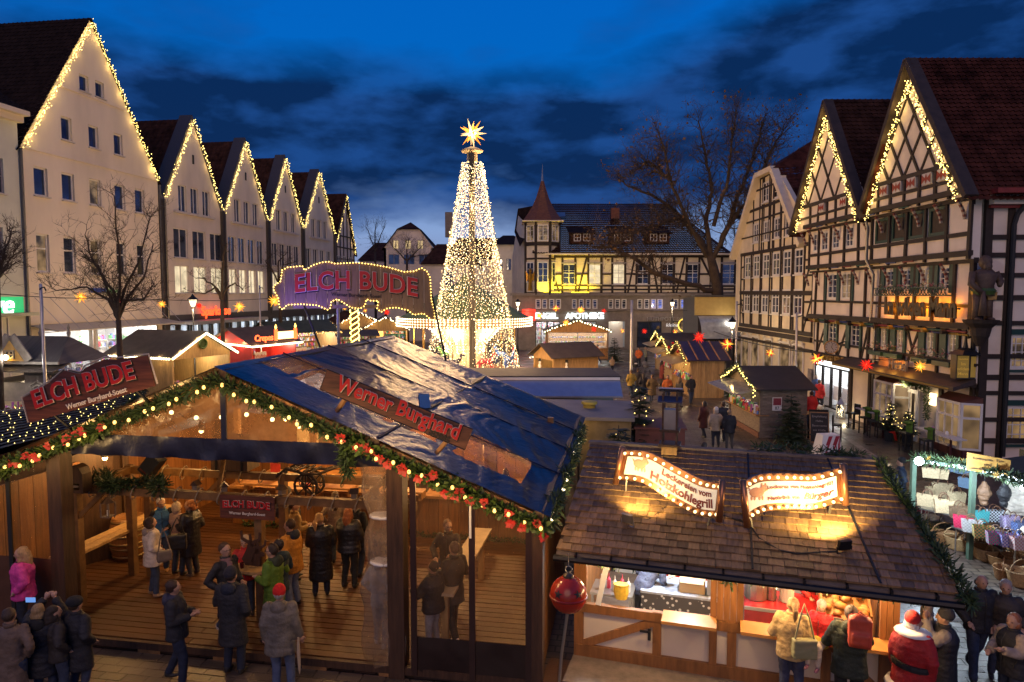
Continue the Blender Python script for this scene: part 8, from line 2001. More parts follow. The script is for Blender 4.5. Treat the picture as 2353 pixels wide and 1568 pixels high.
# --- square
PL=[('person in maroon jacket strolling alone on the square',1617,921,30,1.7,(.09,.025,.02),(.03,.02,.02),'bob',.15),
      ('person in light quilted coat and white cap seen from behind',1645,936,5,1.72,(.34,.25,.17),(.4,.33,.27),'bob',.0),
      ('man in dark jacket in front of the person with light quilted coat',1661,922,10,1.8,(.02,.022,.03),(.05,.03,.02),'short',.0),
      ('short-haired person in dark coat beside the light quilted coat',1677,941,-10,1.68,(.02,.018,.018),(.3,.2,.12),'short',.0),
      ('person in orange jacket walking towards the purple roofed hut',1534,862,175,1.7,(.5,.12,.02),(.1,.05,.03),'bob',.2),
      ('woman in black coat facing the purple roofed hut',1562,867,-70,1.72,(.015,.015,.018),(.2,.12,.05),'long',.0),
      ('man in black jacket with green bag beside the purple roofed hut',1588,861,200,1.76,(.02,.02,.024),(.05,.03,.02),'short',.1),
      ('woman in dark jacket and white trousers walking away',1479,857,10,1.72,(.02,.02,.022),(.03,.02,.015),'long',.2),
      ('person with ochre backpack walking away',1499,860,5,1.74,(.14,.09,.03),(.05,.03,.02),'short',.2),
      ('tall person in dark coat walking beside the slanting steel pole',1466,845,0,1.8,(.03,.026,.026),(.03,.02,.015),'short',.2),
      ('person in yellow jacket at the slanting steel pole',1450,850,20,1.72,(.3,.2,.03),(.05,.03,.02),'short',.1),
      ('person in red and black at the counter of the purple roofed hut',1521,829,-80,1.76,(.16,.02,.02),(.02,.015,.01),'long',.0),
      ('man in orange vest pushing a stroller',1468,798,150,1.78,(.55,.11,.02),(.02,.015,.01),'short',.1),
      ('person in pale hooded coat behind the strollers',1484,797,-80,1.72,(.25,.24,.17),(.3,.22,.15),'short',.0),
      ('person in orange and black walking past the mug stall',1374,792,90,1.78,(.5,.1,.02),(.03,.02,.02),'short',.2),
      ('child in tan coat near the small fir',1407,820,190,1.25,(.3,.2,.12),(.2,.12,.06),'short',.1),
      ('person in red jacket at the jeweller shop window',1884,872,-60,1.78,(.5,.02,.02),(.12,.08,.05),'short',.1),
      ('man in blue jacket at the jeweller shop window',1876,862,-50,1.8,(.04,.08,.2),(.3,.25,.2),'short',.1),
      ('person in red fleece behind the grey-brown hut',1865,899,0,1.75,(.45,.015,.02),(.05,.03,.02),'short',.0),
      ('person in blue-grey coat beside the snowman hut',1304,812,60,1.72,(.10,.12,.15),(.25,.2,.15),'bob',.0),
      ('person with reddish hair just beyond the grill hut ridge',1589,1027,60,1.68,(.12,.03,.03),(.3,.12,.05),'bob',.1),
      ('dark-haired person just beyond the grill hut ridge',1620,1016,-60,1.74,(.03,.025,.025),(.03,.02,.015),'short',.1),
      ('person in brown jacket walking behind the right scroll sign',1752,1026,80,1.7,(.12,.07,.04),(.06,.04,.03),'short',.2),
      ('blonde person in pale blue coat walking behind the right scroll sign',1770,1028,80,1.66,(.3,.35,.42),(.5,.38,.22),'bob',.2),
      ('child in pink jacket in front of the crepe stall',653,800,40,1.3,(.6,.05,.2),(.2,.1,.05),'long',.0),
      ('man in black jacket at the craft stall',722,781,190,1.76,(.02,.02,.024),(.05,.03,.02),'short',.0),
      ('person in green jacket in front of the crepe stall',624,800,10,1.7,(.05,.09,.03),(.1,.06,.03),'bob',.0),
      ('person in red jacket in the crowd at the gift hut',905,779,90,1.72,(.4,.03,.02),(.06,.04,.03),'short',.1),
      ('tall man in black coat at the gift hut',882,766,160,1.82,(.02,.02,.022),(.05,.03,.02),'short',.0),
      ('person in dark coat between gift hut and carousel',925,777,60,1.74,(.05,.03,.03),(.1,.06,.04),'short',.1),
      ('person in brown coat near the lit post',845,782,-60,1.7,(.12,.08,.05),(.2,.14,.08),'bob',.1),
      ('person in grey jacket near the carousel steps',945,785,20,1.72,(.12,.12,.12),(.08,.05,.03),'short',.1)]
for lab,px_,py_,rz,h_,jc,hc,st_,wk in PL:
    tr=random.choice((DK,JN,(.02,.02,.025),(.06,.055,.05)))
    if 'white trousers' in lab:tr=(.55,.52,.5)
    P(lab,px_,py_,rz,.0,h_,jacket=jc,hair=hc,style=st_,walk=wk,trousers=tr,puffy=random.uniform(1.05,1.3),length=random.choice((.8,.75,.6,.5)),quilt='quilted' in lab,arms=random.choice((('pocket','pocket'),('down','down'),('hold','down'))),far=True,hat=(.6,.55,.5) if 'white cap' in lab else None)
# life-size decorative figure
x_,zt_2=FG.uz(2100,1408,.1);fp=FG.w(x_,.1,zt_2-1.75);so_f,_k=person('life-size figure in red coat with white fur trim and holly on its cap',(fp.x,fp.y,max(0,fp.z)),R(-60),1.72,jacket=(.34,.012,.012),trousers=(.3,.012,.012),hair=(.7,.66,.6),style='bob',hat=(.34,.012,.012),puffy=1.45,length=.62,arms=('down','down'))
so_f['category']='figure';so_f.name='costumed_figure'
MB().lathe([(.33,.60),(.36,.66),(.33,.72)],(0,0,0),16,1,.8).build('fur_trim',white_m,so_f,True);MB().lathe([(.13,1.42),(.24,1.47),(.13,1.52)],(0,0,0),14).build('fur_collar',white_m,so_f,True);MB().lathe([(.275,.98),(.28,1.02),(.275,1.06)],(0,0,0),16,1,.78).build('belt',black_m,so_f)
# --- bags
def pack(label,par_loc,rz,m,w_=.3,h_=.4,d=.16,name='backpack',cat='backpack'):
    o=thing(name,label,cat,par_loc,rz);b=MB();b.box((0,0,h_/2),(w_,d,h_)).ball((0,0,h_),w_*.45,8,6,(1,.6,.5)).box((0,-d*.6,h_*.32),(w_*.75,d*.4,h_*.45));link('bag',remesh(b,.02,'bag',m,3,.006,1),o)
    MB().tube([(-.05,.0,h_+.04),(0,.0,h_+.1),(.05,0,h_+.04)],.012,5).build('handle',m,o)
    for s_ in (-1,1):MB().tube([(s_*w_*.3,d*.4,h_+.02),(s_*w_*.38,d*.9,h_*.9),(s_*w_*.36,d*.8,h_*.2)],.016,5).build('strap',m,o)
    return o
bpx,bz=FG.uz(1975,1485,-.16);b_=FG.w(bpx,-.16,bz);pack('red-orange backpack worn by the man in dark green jacket',b_,FG.a-.07,M('pack_red',(.48,.06,.025),.6,.2,8))
def shoulder_bag(label,loc,rz,m,w_=.32,h_=.24,d=.12,strap=.55):
    o=thing('shoulder_bag',label,'bag',loc,rz,'shoulder bags');b=MB().box((0,0,h_/2),(w_,d,h_)).ball((0,0,h_*.35),w_*.52,10,6,(1,.42,.7));link('bag',remesh(b,.018,'bag',m,3,.008,2),o)
    MB().tube([(-w_*.42,0,h_*.9),(-w_*.2,.02,h_+strap*.6),(0,.05,h_+strap),(w_*.2,.02,h_+strap*.6),(w_*.42,0,h_*.9)],.014,5).build('strap',m,o);return o
bgx,bz=FG.uz(1848,1512,-.1);b_=FG.w(bgx,-.1,bz);shoulder_bag('sage green shoulder bag of the woman in checked fleece',b_,FG.a+.3,M('bag_sage',(.30,.27,.12),.6,.1),.34,.28,.12,.5)
b_=ony(57,1530,10.35);shoulder_bag('large brown leather bag of the blonde woman with the phone',b_,.2,M('bag_brown',(.055,.035,.025),.4,.3,10),.42,.32,.16,.4)
b_=ony(378,1290,13.5);shoulder_bag('grey shoulder bag of the woman in pale quilted jacket',b_,.8,M('bag_grey',(.16,.13,.11),.6,.2),.28,.22,.1,.45)
b_=ony(408,1262,14.2);shoulder_bag('large black handbag of the woman with copper hair',b_,.3,M('bag_black',(.014,.013,.013),.5,.2),.36,.32,.14,.35)
b_=ony(868,1290,11.75);pack('black backpack worn by the person in pale blue jacket',b_,-.5,M('pack_black',(.016,.016,.018),.6,.2))
ph=ony(70,1379,10.55);tag(MB().box((0,0,0),(.15,.012,.075)).build('phone',M('phone_screen',(.1,.2,.5),.2,.2,12,emit=(.2,.45,1),es=.7)),'glowing phone held up by the blonde woman in black coat','phone').location=ph
um_=ony(686,1500,10.6);tag(MB().tube([(0,0,.25),(0,0,.0),(.01,0,-.28),(.01,0,-.36)],[.018,.03,.022,.004],8).build('folded_umbrella',M('umbrella_cream',(.45,.33,.2),.6,.1)),'cream folded umbrella in the hand of the man with red cap','umbrella').location=um_
# ================================================================ inside the tent
def tthing(nm,lab,cat,x,y,z,rz=0.0,grp=None):return thing(nm,lab,cat,FT.w(x,y,z),FT.a+rz,grp)
BRL=tthing('wine_barrel','oak barrel with pale hoops standing on the deck by the left wall','barrel',-4.85,3.5,.2)
MB().lathe([(.33,0),(.39,.25),(.42,.5),(.39,.78),(.34,1.0),(.33,1.0),(.32,.96)],(0,0,0),20).build('staves',M('oak',(.26,.12,.04),.45,.3,6,.2,20,stretch=(5,5,.4)),BRL,True)
for z,r_ in ((.1,.365),(.3,.405),(.42,.422),(.6,.418),(.72,.407),(.92,.365)):MB().lathe([(r_,z-.025),(r_+.006,z),(r_,z+.025)],(0,0,0),20).build('hoop',M('hoop',(.3,.22,.10),.35,.2,metal=.6),BRL,True)
LDG=tthing('standing_table','long rough plank ledge on posts along the left side of the deck','table',-4.25,2.6,.2)
for k in (-1,1):bx('plank',wood_hut,LDG,(.12*k,0,1.02),(.225,3.5,.06))
for y in (-1.55,1.55):bx('leg',wood_hut,LDG,(0,y,.5),(.14,.14,.98))
# centre table on a post with reindeer cut-outs
CT_=tthing('post_table','small half-round table fixed to a post with reindeer cut-outs','table',-.05,1.14,.2)
bx('post',MATS['beam_timber'],CT_,(0,0,1.16),(.15,.15,2.32));MB().lathe([(.5,1.02),(.52,1.05),(.5,1.09)],(0,.1,0),16).build('table_top',wood_hut,CT_)
dr=[(-.05,0),(.05,0),(.06,.22),(.16,.25),(.17,.33),(.05,.36),(.06,.42),(.2,.5),(.22,.64),(.17,.66),(.16,.54),(.03,.48),(.0,.62),(-.04,.62),(-.03,.48),(-.16,.54),(-.18,.68),(-.22,.66),(-.2,.5),(-.06,.42),(-.1,.3),(-.2,.12),(-.12,0)]
for dx,s_ in ((-.13,1),(.02,.8)):MB().plate([(x*s_,z*s_) for x,z in dr],(),-.12,-.10,Matrix.Translation((dx,0,1.1))).build('reindeer_cutout',M('cutout_brown',(.06,.025,.012),.6,.2),CT_)
for k,(x,y) in enumerate(((-.3,.9),(.22,.85),(.1,1.1))):
    g=tthing('drinking_glass','glass mug of dark hot wine on the post table','glass',x,y,1.29,0,'glasses on the post table');MB().lathe([(.03,0),(.038,.11)],(0,0,0),10).build('glass',M('hot_wine',(.06,.006,.008),.1,.1),g)
# right ledge behind the curtain
LD2=tthing('standing_table','pale plank ledge behind the clear curtain','table',3.75,2.2,.2);bx('plank',M('ledge_pale',(.45,.33,.2),.6,.2,4),LD2,(0,0,1.05),(.4,3.4,.05))
for y in (-1.5,1.5):bx('leg',wood_hut,LD2,(0,y,.5),(.12,.12,1.0))
# beam top decorations
WB=tthing('hand_cart','dark old wooden hand cart mounted above the rope-wound beam','cart',fr(711,1113,2.2)[0],2.2,fr(711,1113,2.2)[1])
wdm=M('cart_wood',(.028,.018,.012),.7,.3,8)
for dy in (-.16,.16):
    MB().tube([(.25*math.cos(i*.5),dy,.25*math.sin(i*.5)) for i in range(14)],.026,6).build('wheel_rim',wdm,WB)
    for k in range(8):MB().bar((0,dy,0),(.24*math.cos(k*.785),dy,.24*math.sin(k*.785)),.02,.025).build('spoke',wdm,WB)
    MB().ball((0,dy,0),.045,8,6).build('hub',wdm,WB)
    MB().tube([(-.62,dy*1.3,.18),(-.4,dy*1.3,.36),(0,dy*1.3,.27),(.3,dy*1.3,.28),(.85,dy*1.3,.5)],.03,6).build('shaft',wdm,WB)
for k in range(6):x=-.55+k*.14;bx('slat',wdm,WB,(x,0,.24+.1*math.sin((x+.62)*3)),(.05,.5,.025))
CHS=tthing('wooden_chest','dark wooden chest sitting on the rear beam below the valance','chest',-1.5,2.7,2.72);MB().box((0,0,.25),(.85,.5,.5)).tube([(-.425,0,.5),(.425,0,.5)],.25,14).build('chest',wood_dark,CHS)
for x in (-.3,.3):bx('band',dark_metal,CHS,(x,0,.27),(.05,.52,.54))
SPB=tthing('carved_lantern','carved dark wooden lantern with arched top beside the left inner post','lantern',-3.72,.85,2.62)
MB().plate([(-.2,0),(.2,0),(.19,.38),(.12,.5),(0,.55),(-.12,.5),(-.19,.38)],[[(-.12,.06),(.12,.06),(.12,.2),(-.12,.2)]],-.12,.12).build('case',wood_dark,SPB);MB().lathe([(.1,.0),(.12,.02),(.1,.04)],(0,-.13,.12),14,1,.2).build('ring',wood_grey,SPB)
SPK=tthing('loudspeaker','black loudspeaker tilted down above the rope-wound beam','speaker',-2.75,1.7,2.85);MB().box((0,0,.14),(.28,.26,.46),Matrix.Rotation(.7,3,'Y')).build('case',M('speaker_black',(.02,.02,.025),.5,.2),SPK);MB().box((-.12,-.02,.02),(.18,.22,.04),Matrix.Rotation(.7,3,'Y')).build('front_grille',M('speaker_rim',(.25,.04,.02),.5,.2),SPK)
garland('heap of fir branches and cables on the rope-wound beam',[FT.w(x,1.1+.25*math.sin(i*2.1),2.76) for i,x in enumerate((-3.9,-3.5,-3.1,-2.7,-2.3,-2.0))],.2,1500)
for k,(x,y) in enumerate(((-1.35,1.1),(-.75,1.1),(.45,1.1),(1.9,1.1),(2.3,1.1))):
    bh=tthing('birdhouse','little weathered birdhouse on the rope-wound beam','birdhouse',x,y,2.7,k*.6,'birdhouses on the beam');MB().box((0,0,.06),(.1,.1,.12)).build('box',wood_grey,bh)
    MB().add([(-.08,-.08,.1),(.08,-.08,.1),(.08,.08,.1),(-.08,.08,.1),(0,-.08,.19),(0,.08,.19)],[(0,1,4),(2,3,5),(0,4,5,3),(1,2,5,4)]).build('roof',wood_dark,bh)
LT=tthing('hanging_lantern','grey house-shaped candle lantern hanging below the left beam','lantern',-3.35,1.15,2.05);MB().box((0,0,0),(.2,.2,.02)).box((-.09,-.09,.14),(.02,.02,.28)).box((.09,-.09,.14),(.02,.02,.28)).box((-.09,.09,.14),(.02,.02,.28)).box((.09,.09,.14),(.02,.02,.28)).build('frame',wood_grey,LT);MB().lathe([(.16,.28),(.02,.4)],(0,0,0),4).build('roof',wood_dark,LT);MB().tube([(0,0,.4),(0,0,.5)],.006,4).build('hook',dark_metal,LT);MB().lathe([(.025,.01),(.025,.12)],(0,0,0),8).build('candle',white_m,LT)
# bar equipment
def bthing(nm,lab,cat,x,y,z,mb,m):o=tthing(nm,lab,cat,x,BARY+y,z);mb.build('body',m,o,True);return o
kt=bthing('kettle','cream yellow kettle on the bar','kettle',-.95,.3,1.3,MB().lathe([(.1,0),(.09,.25),(.07,.3),(.02,.32)],(0,0,0),14),M('kettle_cream',(.62,.45,.12),.35,.1));MB().tube([(.09,0,.27),(.16,0,.24),(.16,0,.1),(.1,0,.05)],.014,6).build('handle',MATS['kettle_cream'],kt)
bthing('paper_roll','white kitchen paper roll on the bar','paper roll',.55,.4,1.3,MB().lathe([(.06,0),(.06,.26)],(0,0,0),12),white_m)
cm=bthing('coffee_machine','steel coffee machine on the bar','coffee machine',.05,.45,1.3,MB().box((0,0,.22),(.5,.4,.12)).box((0,.12,.12),(.5,.16,.24)).box((0,0,.02),(.5,.4,.04)),steel)
for k in range(3):so3=tthing('soap_bottle','small white pump bottle on the bar','bottle',.25+k*.2,BARY-.02,1.3,0,'pump bottles');MB().lathe([(.03,0),(.03,.1),(.01,.12),(.01,.16),(.03,.165)],(0,0,0),8).build('bottle',white_m,so3)
gr=tthing('glass_rack','rack of upturned glasses at the left of the bar','rack',-1.6,BARY+.3,1.3);MB().box((0,0,.03),(.5,.35,.06)).build('tray',red_m,gr)
gm_=MB().lathe([(.03,0),(.03,.1)],(0,0,0),8).mesh('glass',M('glass_ware',(.7,.7,.7),.1,.1,alpha=.5))
for k in range(15):link('glass',gm_,gr,loc=(-.2+.1*(k%5),-.1+.1*(k // 5),.06))
g2=tthing('glass_rack','rack of glasses at the right end of the bar','rack',3.4,BARY+.3,1.3);MB().box((0,0,.03),(.4,.35,.06)).build('tray',steel,g2)
for k in range(24):link('glass',gm_,g2,loc=(-.15+.1*(k%4),-.1+.1*((k // 4)%3),.06+.11*(k // 12)))
bthing('sink','steel sink unit with orange board behind the bar','sink',2.3,.6,1.3,MB().box((0,0,.03),(1.0,.5,.06)),steel)
garland('fir trim along the foot of the bar',[FT.w(x,BARY-.12,.26) for x in (-3.4,-1.5,.5,2.5,4.8)],.09,1100)
for k,(x,y,z) in enumerate(((-5.5,2.2,1.9),(-5.5,2.2,1.4),(-2.4,BARY-.06,1.75))):
    po_=tthing('poster',('red and white poster on the left wall','small red poster below another on the left wall','red poster with white script on the bar post')[k],'poster',x,y,z,R(90) if x<-5 else 0);MB().box((0,-.035,0),(.28,.012,.42)).build('sheet',M('poster_red',(.4,.03,.025),.5,.3,9),po_)
mb2=tthing('menu_board','cream menu sheet with dark price list on the back wall','menu',-2.6,TD-.08,2.3);MB().box((0,0,0),(.7,.03,.9)).build('sheet',M('menu_cream',(.5,.4,.26),.6,.3,14),mb2);bx('price_list',black_m,mb2,(.5,0,0),(.25,.03,.9))
# ================================================================ in front of the inn
def gpos(px_,py_):return onz(px_,py_,0)
def stool(lab,x,y,rz,blanket=False):
    o=thing('bar_stool',lab,'bar stool',(x,y,0),rz,'bar stools outside the inn')
    bx('seat',black_m,o,(0,0,.76),(.4,.38,.07));MB().box((0,.17,1.0),(.4,.05,.42)).build('backrest',black_m,o)
    for sx in (-.17,.17):
        for sy_ in (-.16,.16):bx('leg',black_m,o,(sx,sy_,.37),(.04,.04,.74))
    for sy_ in (-.16,.16):bx('footrest',black_m,o,(0,sy_,.3),(.34,.025,.03))
    if blanket:link('blanket',remesh(MB().box((0,.17,1.0),(.34,.14,.5)).box((0,.1,1.2),(.3,.3,.08)),.03,'blanket',M('blanket_green',(.07,.15,.015),.9,.2,12),3,.02,3),o)
    return o
stool('black bar stool without blanket beside the lantern at the inn',16.5,32.6,R(-80));stool('black bar stool with green blanket at the left window ledge',16.45,31.5,R(-80),True);stool('second black bar stool with green blanket, next to the potted fir',16.4,30.7,R(-100),True)
stool('dark bar stool with green blanket at the right window ledge, near the door',16.3,27.9,R(-80),True);stool('dark bar stool with green blanket at the right window ledge, near the steel pole',16.35,26.6,R(-95),True)
stool('black bar stool beside the chalkboard',14.3,29.7,R(60));stool('black bar stool between chalkboard and grey-brown hut',13.0,30.6,R(-30));stool('black bar stool half hidden behind the chalkboard',13.4,31.6,R(-120))
ST_=thing('standing_table','black bistro table with pale top behind the chalkboard','table',(13.5,30.9,0));MB().box((0,0,1.08),(.75,.75,.05)).build('table_top',wood_hut,ST_)
for sx in (-.32,.32):
    for sy_ in (-.32,.32):bx('leg',black_m,ST_,(sx,sy_,.53),(.05,.05,1.06))
for k,(b_,lab) in enumerate(((b1,'white window ledge counter at the left bay of the inn'),(b2,'white window ledge counter at the right bay of the inn'))):
    o=thing('ledge_counter',lab,'counter',FR.w((b_[0]+b_[1])/2,-.95,0),FR.a);MB().box((0,0,1.03),(b_[1]-b_[0]+.5,.5,.05)).build('top',M('ledge_white',(.62,.57,.52),.35,.05),o)
    for x in (-.7,.7):bx('support',M('support_red',(.07,.012,.014),.6,.2),o,(x,0,.5),(.06,.06,1.0))
    for q in range(2):v=thing('table_decoration',('small purple flower pot on the %s bay ledge','bundle of cutlery on the %s bay ledge')[q]%('left','right')[k],'decoration',FR.w((b_[0]+b_[1])/2+(q-.5)*.9,-.95,1.06));MB().lathe([(.05,0),(.07,.1),(.03,.16)],(0,0,0),8).build('pot',goods[5-3*q],v)
BBD=thing('chalkboard','tall A-frame chalkboard with wooden frame and handwritten menu in front of the bistro table','chalkboard',(13.45,29.5,0),R(-12))
m_=Matrix.Rotation(R(-9),4,'X')
MB().plate([(-.36,.05),(.36,.05),(.36,1.3),(-.36,1.3)],(),-.02,.02,m_).build('board',M('chalkboard',(.02,.018,.017),.7,.3,6),BBD);MB().plate([(-.4,0),(.4,0),(.4,1.35),(-.4,1.35)],[[(-.36,.05),(.36,.05),(.36,1.3),(-.36,1.3)]],-.03,.03,m_).build('frame',wood_warm_h,BBD);MB().plate([(-.4,0),(.4,0),(.4,1.35),(-.4,1.35)],(),.5,.53,Matrix.Rotation(R(9),4,'X')).build('rear_board',black_m,BBD)
chk=M('chalk',(.32,.28,.26),.9,.2)
for i,s_ in enumerate(('Empfehlung','Halbe','Bauernente','mit Klöße')):text(s_,.13,chk,BBD,m_@Matrix.Translation((0,-.025,1.15-i*.2)),.001,name='chalk_writing')
WG=thing('traffic_wedge','red and white striped concrete barrier wedge','barrier',(12.75,27.3,0),R(8))
wv=[(-.45,-.35,0),(.45,-.35,0),(.45,.35,0),(-.45,.35,0),(-.32,-.22,.85),(.4,-.22,.85),(.4,.22,.85),(-.32,.22,.85)]
MB().add(wv,[(0,1,5,4),(1,2,6,5),(2,3,7,6),(3,0,4,7),(4,5,6,7)]).build('body',white_m,WG)
for k in range(3):
    x=-.4+k*.3;MB().add([(x,-.352+.13*.08/.85,.05),(x+.16,-.352+.13*.05,.05),(min(x+.5,.41),-.226-.004,.8),(min(x+.33,.4),-.23,.8)],[(0,1,2,3)]).build('stripe',M('stripe_red',(.35,.02,.03),.6,.15),WG)
LN=thing('floor_lantern','tall silver lantern filled with fairy lights by the jeweller','lantern',(17.2,35.4,0),.2)
MB().box((0,0,.03),(.32,.32,.06)).box((-.14,-.14,.4),(.03,.03,.7)).box((.14,-.14,.4),(.03,.03,.7)).box((-.14,.14,.4),(.03,.03,.7)).box((.14,.14,.4),(.03,.03,.7)).build('frame',steel,LN);MB().lathe([(.24,.75),(.1,.95),(.04,1.05),(.05,1.12)],(0,0,0),4).build('roof',steel,LN)
lb2=MB()
for k in range(60):lb2.octa((random.uniform(-.11,.11),random.uniform(-.11,.11),random.uniform(.1,.7)),.016)
lb2.build('fairy_lights',bulb_white,LN,stuff=True);lamp(LN,(0,-.3,.4),8,(1,.8,.45),.1)
fir_tree('clipped potted fir with fairy lights and red ribbon left of the inn door',(16.75,29.9,.35),1.5,.42,51,pot=None,lights=26);fir_tree('clipped potted fir with fairy lights right of the inn door',(16.95,28.9,.35),1.3,.4,52,lights=20)
for k,(x,y) in enumerate(((16.75,29.9),(16.95,28.9))):
    pt_=thing('planter',('tall black planter with red ribbon left of the inn door','tall black planter right of the inn door')[k],'planter',(x,y,0));MB().lathe([(.2,0),(.27,.5),(.25,.5),(.22,.44)],(0,0,0),4).build('box',black_m,pt_)
    if k==0:MB().add([(-.22,-.24,.45),(.05,-.26,.5),(.1,-.27,.42),(.2,-.27,.05),(.08,-.27,.08),(0,-.26,.38)],[(0,1,2,5),(5,2,3,4)]).build('ribbon',red_m,pt_)
dxl,dxr=i6(1180,900,-.2)[0],i6(1395,900,-.2)[0]
garland('thick leafy fir garland arched around the inn door',[FR.w(dxl,-.25,.1),FR.w(dxl,-.25,1.4),FR.w(dxl+.05,-.25,2.5),FR.w((dxl+dxr)/2,-.25,2.62),FR.w(dxr-.05,-.25,2.5),FR.w(dxr,-.25,1.2)],.18,1800,m=M('garland_green',(.06,.10,.025),.6,.4,10))
CL=thing('street_clock','round gold-rimmed clock with Roman dial hung on the inn front','clock',ony(1910,798,36.2),R(-15))
MB().lathe([(.36,-.07),(.36,.07),(.31,.07),(.31,-.07)],(0,0,0),24).build('case',M('clock_gold',(.35,.2,.05),.4,.1,metal=.5),CL).rotation_euler=(R(90),0,0);d_=MB().lathe([(.31,-.06),(.31,.06)],(0,0,0),24).build('dial',M('clock_face',(.55,.5,.42),.5,.05),CL);d_.rotation_euler=(R(90),0,0)
for k in range(12):a=R(30*k);bx('hour_mark',black_m,CL,(.25*math.sin(a),-.065,.25*math.cos(a)),(.025,.01,.08),(0,a,0))
bx('clock_hand',black_m,CL,(.03,-.075,.11),(.02,.008,.22),(0,.25,0));bx('clock_hand',black_m,CL,(.05,-.08,-.07),(.025,.008,.17),(0,2.5,0));MB().tube([(.33,.0,.2),(.7,.1,.3),(1.0,.2,.3)],.03,6).build('bracket',dark_metal,CL);MB().tube([(0,0,.35),(-.1,0,.45),(.05,0,.52),(.0,0,.6)],.015,5).build('ornament',dark_metal,CL)
IL=thing('inn_lantern_sign','big black iron lantern sign with gold lettering hanging at the inn corner','lantern',ony(2217,842,26.3),R(-10))
MB().box((0,0,0),(.8,.5,.95)).build('case',M('iron_black',(.012,.012,.012),.5,.2),IL);MB().lathe([(.62,.47),(.4,.62),(.1,.72),(.06,.95),(.02,1.5)],(0,0,0),6).build('roof',MATS['iron_black'],IL)
lt_=M('lantern_panel',(.25,.16,.03),.5,.2,emit=(1,.6,.1),es=.12);bx('panel',lt_,IL,(-.17,-.255,0),(.4,.012,.85));bx('panel',lt_,IL,(.24,-.255,0),(.28,.012,.8))
for i,s_ in enumerate(('Gaststätte','Im','wilden','Mann')):text(s_,.16 if i else .08,M('gold_bright',(.6,.38,.06),.4,.1,emit=(1,.6,.1),es=.15),IL,TM((-.17,-.27,.3-i*.19)),.004,.003,name='lettering')
MB().tube([(.1,.1,1.1),(.5,.2,1.2),(.6,.3,.8),(.9,.4,.9)],.05,6).build('bracket',MATS['iron_black'],IL);MB().tube([(.0,.0,1.45),(.4,.15,1.55),(.95,.4,1.6)],.035,6).build('bracket',MATS['iron_black'],IL)
# dog
DG=thing('dog','small fluffy white dog on a lead at the jeweller','dog',(16.9,37.2,0),R(20));db_=MB()
db_.tube([(0,-.2,.3),(0,0,.31),(0,.18,.33)],[.11,.12,.10],10);db_.tube([(0,.18,.36),(0,.27,.46)],[.08,.07],8);db_.ball((0,.3,.49),.075,8,6);db_.ball((0,.37,.47),.04,6,5);
for sx in (-.06,.06):db_.tube([(sx,.17,.28),(sx,.18,.14),(sx,.2,.02)],[.045,.03,.03],6);db_.tube([(sx,-.18,.28),(sx,-.13,.18),(sx,-.2,.1),(sx,-.18,.02)],[.06,.045,.03,.03],6);db_.ball((sx,.28,.54),.03,6,5)
db_.tube([(0,-.25,.36),(0,-.33,.46),(0,-.28,.52)],[.03,.035,.02],6);link('body',remesh(db_,.02,'body',M('fur_white',(.6,.55,.48),.9,.15,20),1,.015,4),DG)
# strollers
for k,(x,y) in enumerate(((10.3,56.8),(11.05,56.2))):
    o=thing('stroller',('black stroller with white blanket pushed by the man in orange vest','grey stroller beside the black one')[k],'stroller',(x,y,0),R(200));mm=M('stroller_%d'%k,((.02,.02,.022),(.14,.13,.14))[k],.7,.2)
    MB().lathe([(.05,.35),(.22,.45),(.25,.65),(.24,.67)],(0,0,0),10,.9,1.4).build('seat',mm,o);MB().ball((0,-.12,.72),.26,10,6,(.85,.9,.9)).build('hood',mm,o)
    for sx in (-.24,.24):
        for sy_ in (-.28,.3):MB().tube([(sx,sy_+.11*math.cos(i*.63),.12+.11*math.sin(i*.63)) for i in range(11)],.02,5).build('wheel',black_m,o)
        MB().tube([(sx,.3,.12),(sx,0,.5),(sx,-.5,1.0)],.015,5).build('frame',dark_metal,o)
    bx('handle',black_m,o,(0,-.5,1.0),(.5,.03,.03));MB().ball((0,.1,.7),.14,8,5,(1,1.2,.5)).build('blanket',white_m if k==0 else mm,o)
# ================================================================ basket stall
BK_=thing('basket_stall','open basket stall with green frame, garlanded beam and dark roof sheet','market stall',(0,0,0));bp3=[onz(2100,1056,2.2),onz(2237,1078,2.25),onz(2353,1110,2.25),onz(2440,1150,2.2)]
grn=M('frame_green',(.05,.09,.06),.6,.2,5)
for a,b in zip(bp3[:-1],bp3[1:]):MB().bar(a,b,.08,.1).build('beam',grn,BK_)
for p in (bp3[1],bp3[3],bp3[0],bp3[1]+Vector((2.9,.5,0))):bx('post',grn,BK_,(p.x,p.y,1.12),(.11,.11,2.25))
MB().add([bp3[1]+Vector((.1,.15,.12)),bp3[3]+Vector((.1,.15,.12)),bp3[3]+Vector((3.5,.6,.32)),bp3[1]+Vector((3.6,.9,.35))],[(0,1,2,3)]).build('roof_sheet',M('sheet_dark',(.015,.028,.024),.5,.3,3),BK_)
MB().add([(bp3[1].x+2.6,bp3[1].y-3,0),(bp3[1].x+2.6,bp3[1].y+2,0),(bp3[1].x+2.6,bp3[1].y+2,2.3),(bp3[1].x+2.6,bp3[1].y-3,2.3)],[(0,1,2,3)]).build('back_sheet',MATS['sheet_dark'],BK_)
garland('fir garland with cold white lights and gold stars on the basket stall beam',[p+Vector((0,0,.05)) for p in bp3],.14,1700,70,0,bulbm=bulb_cold,br=.014)
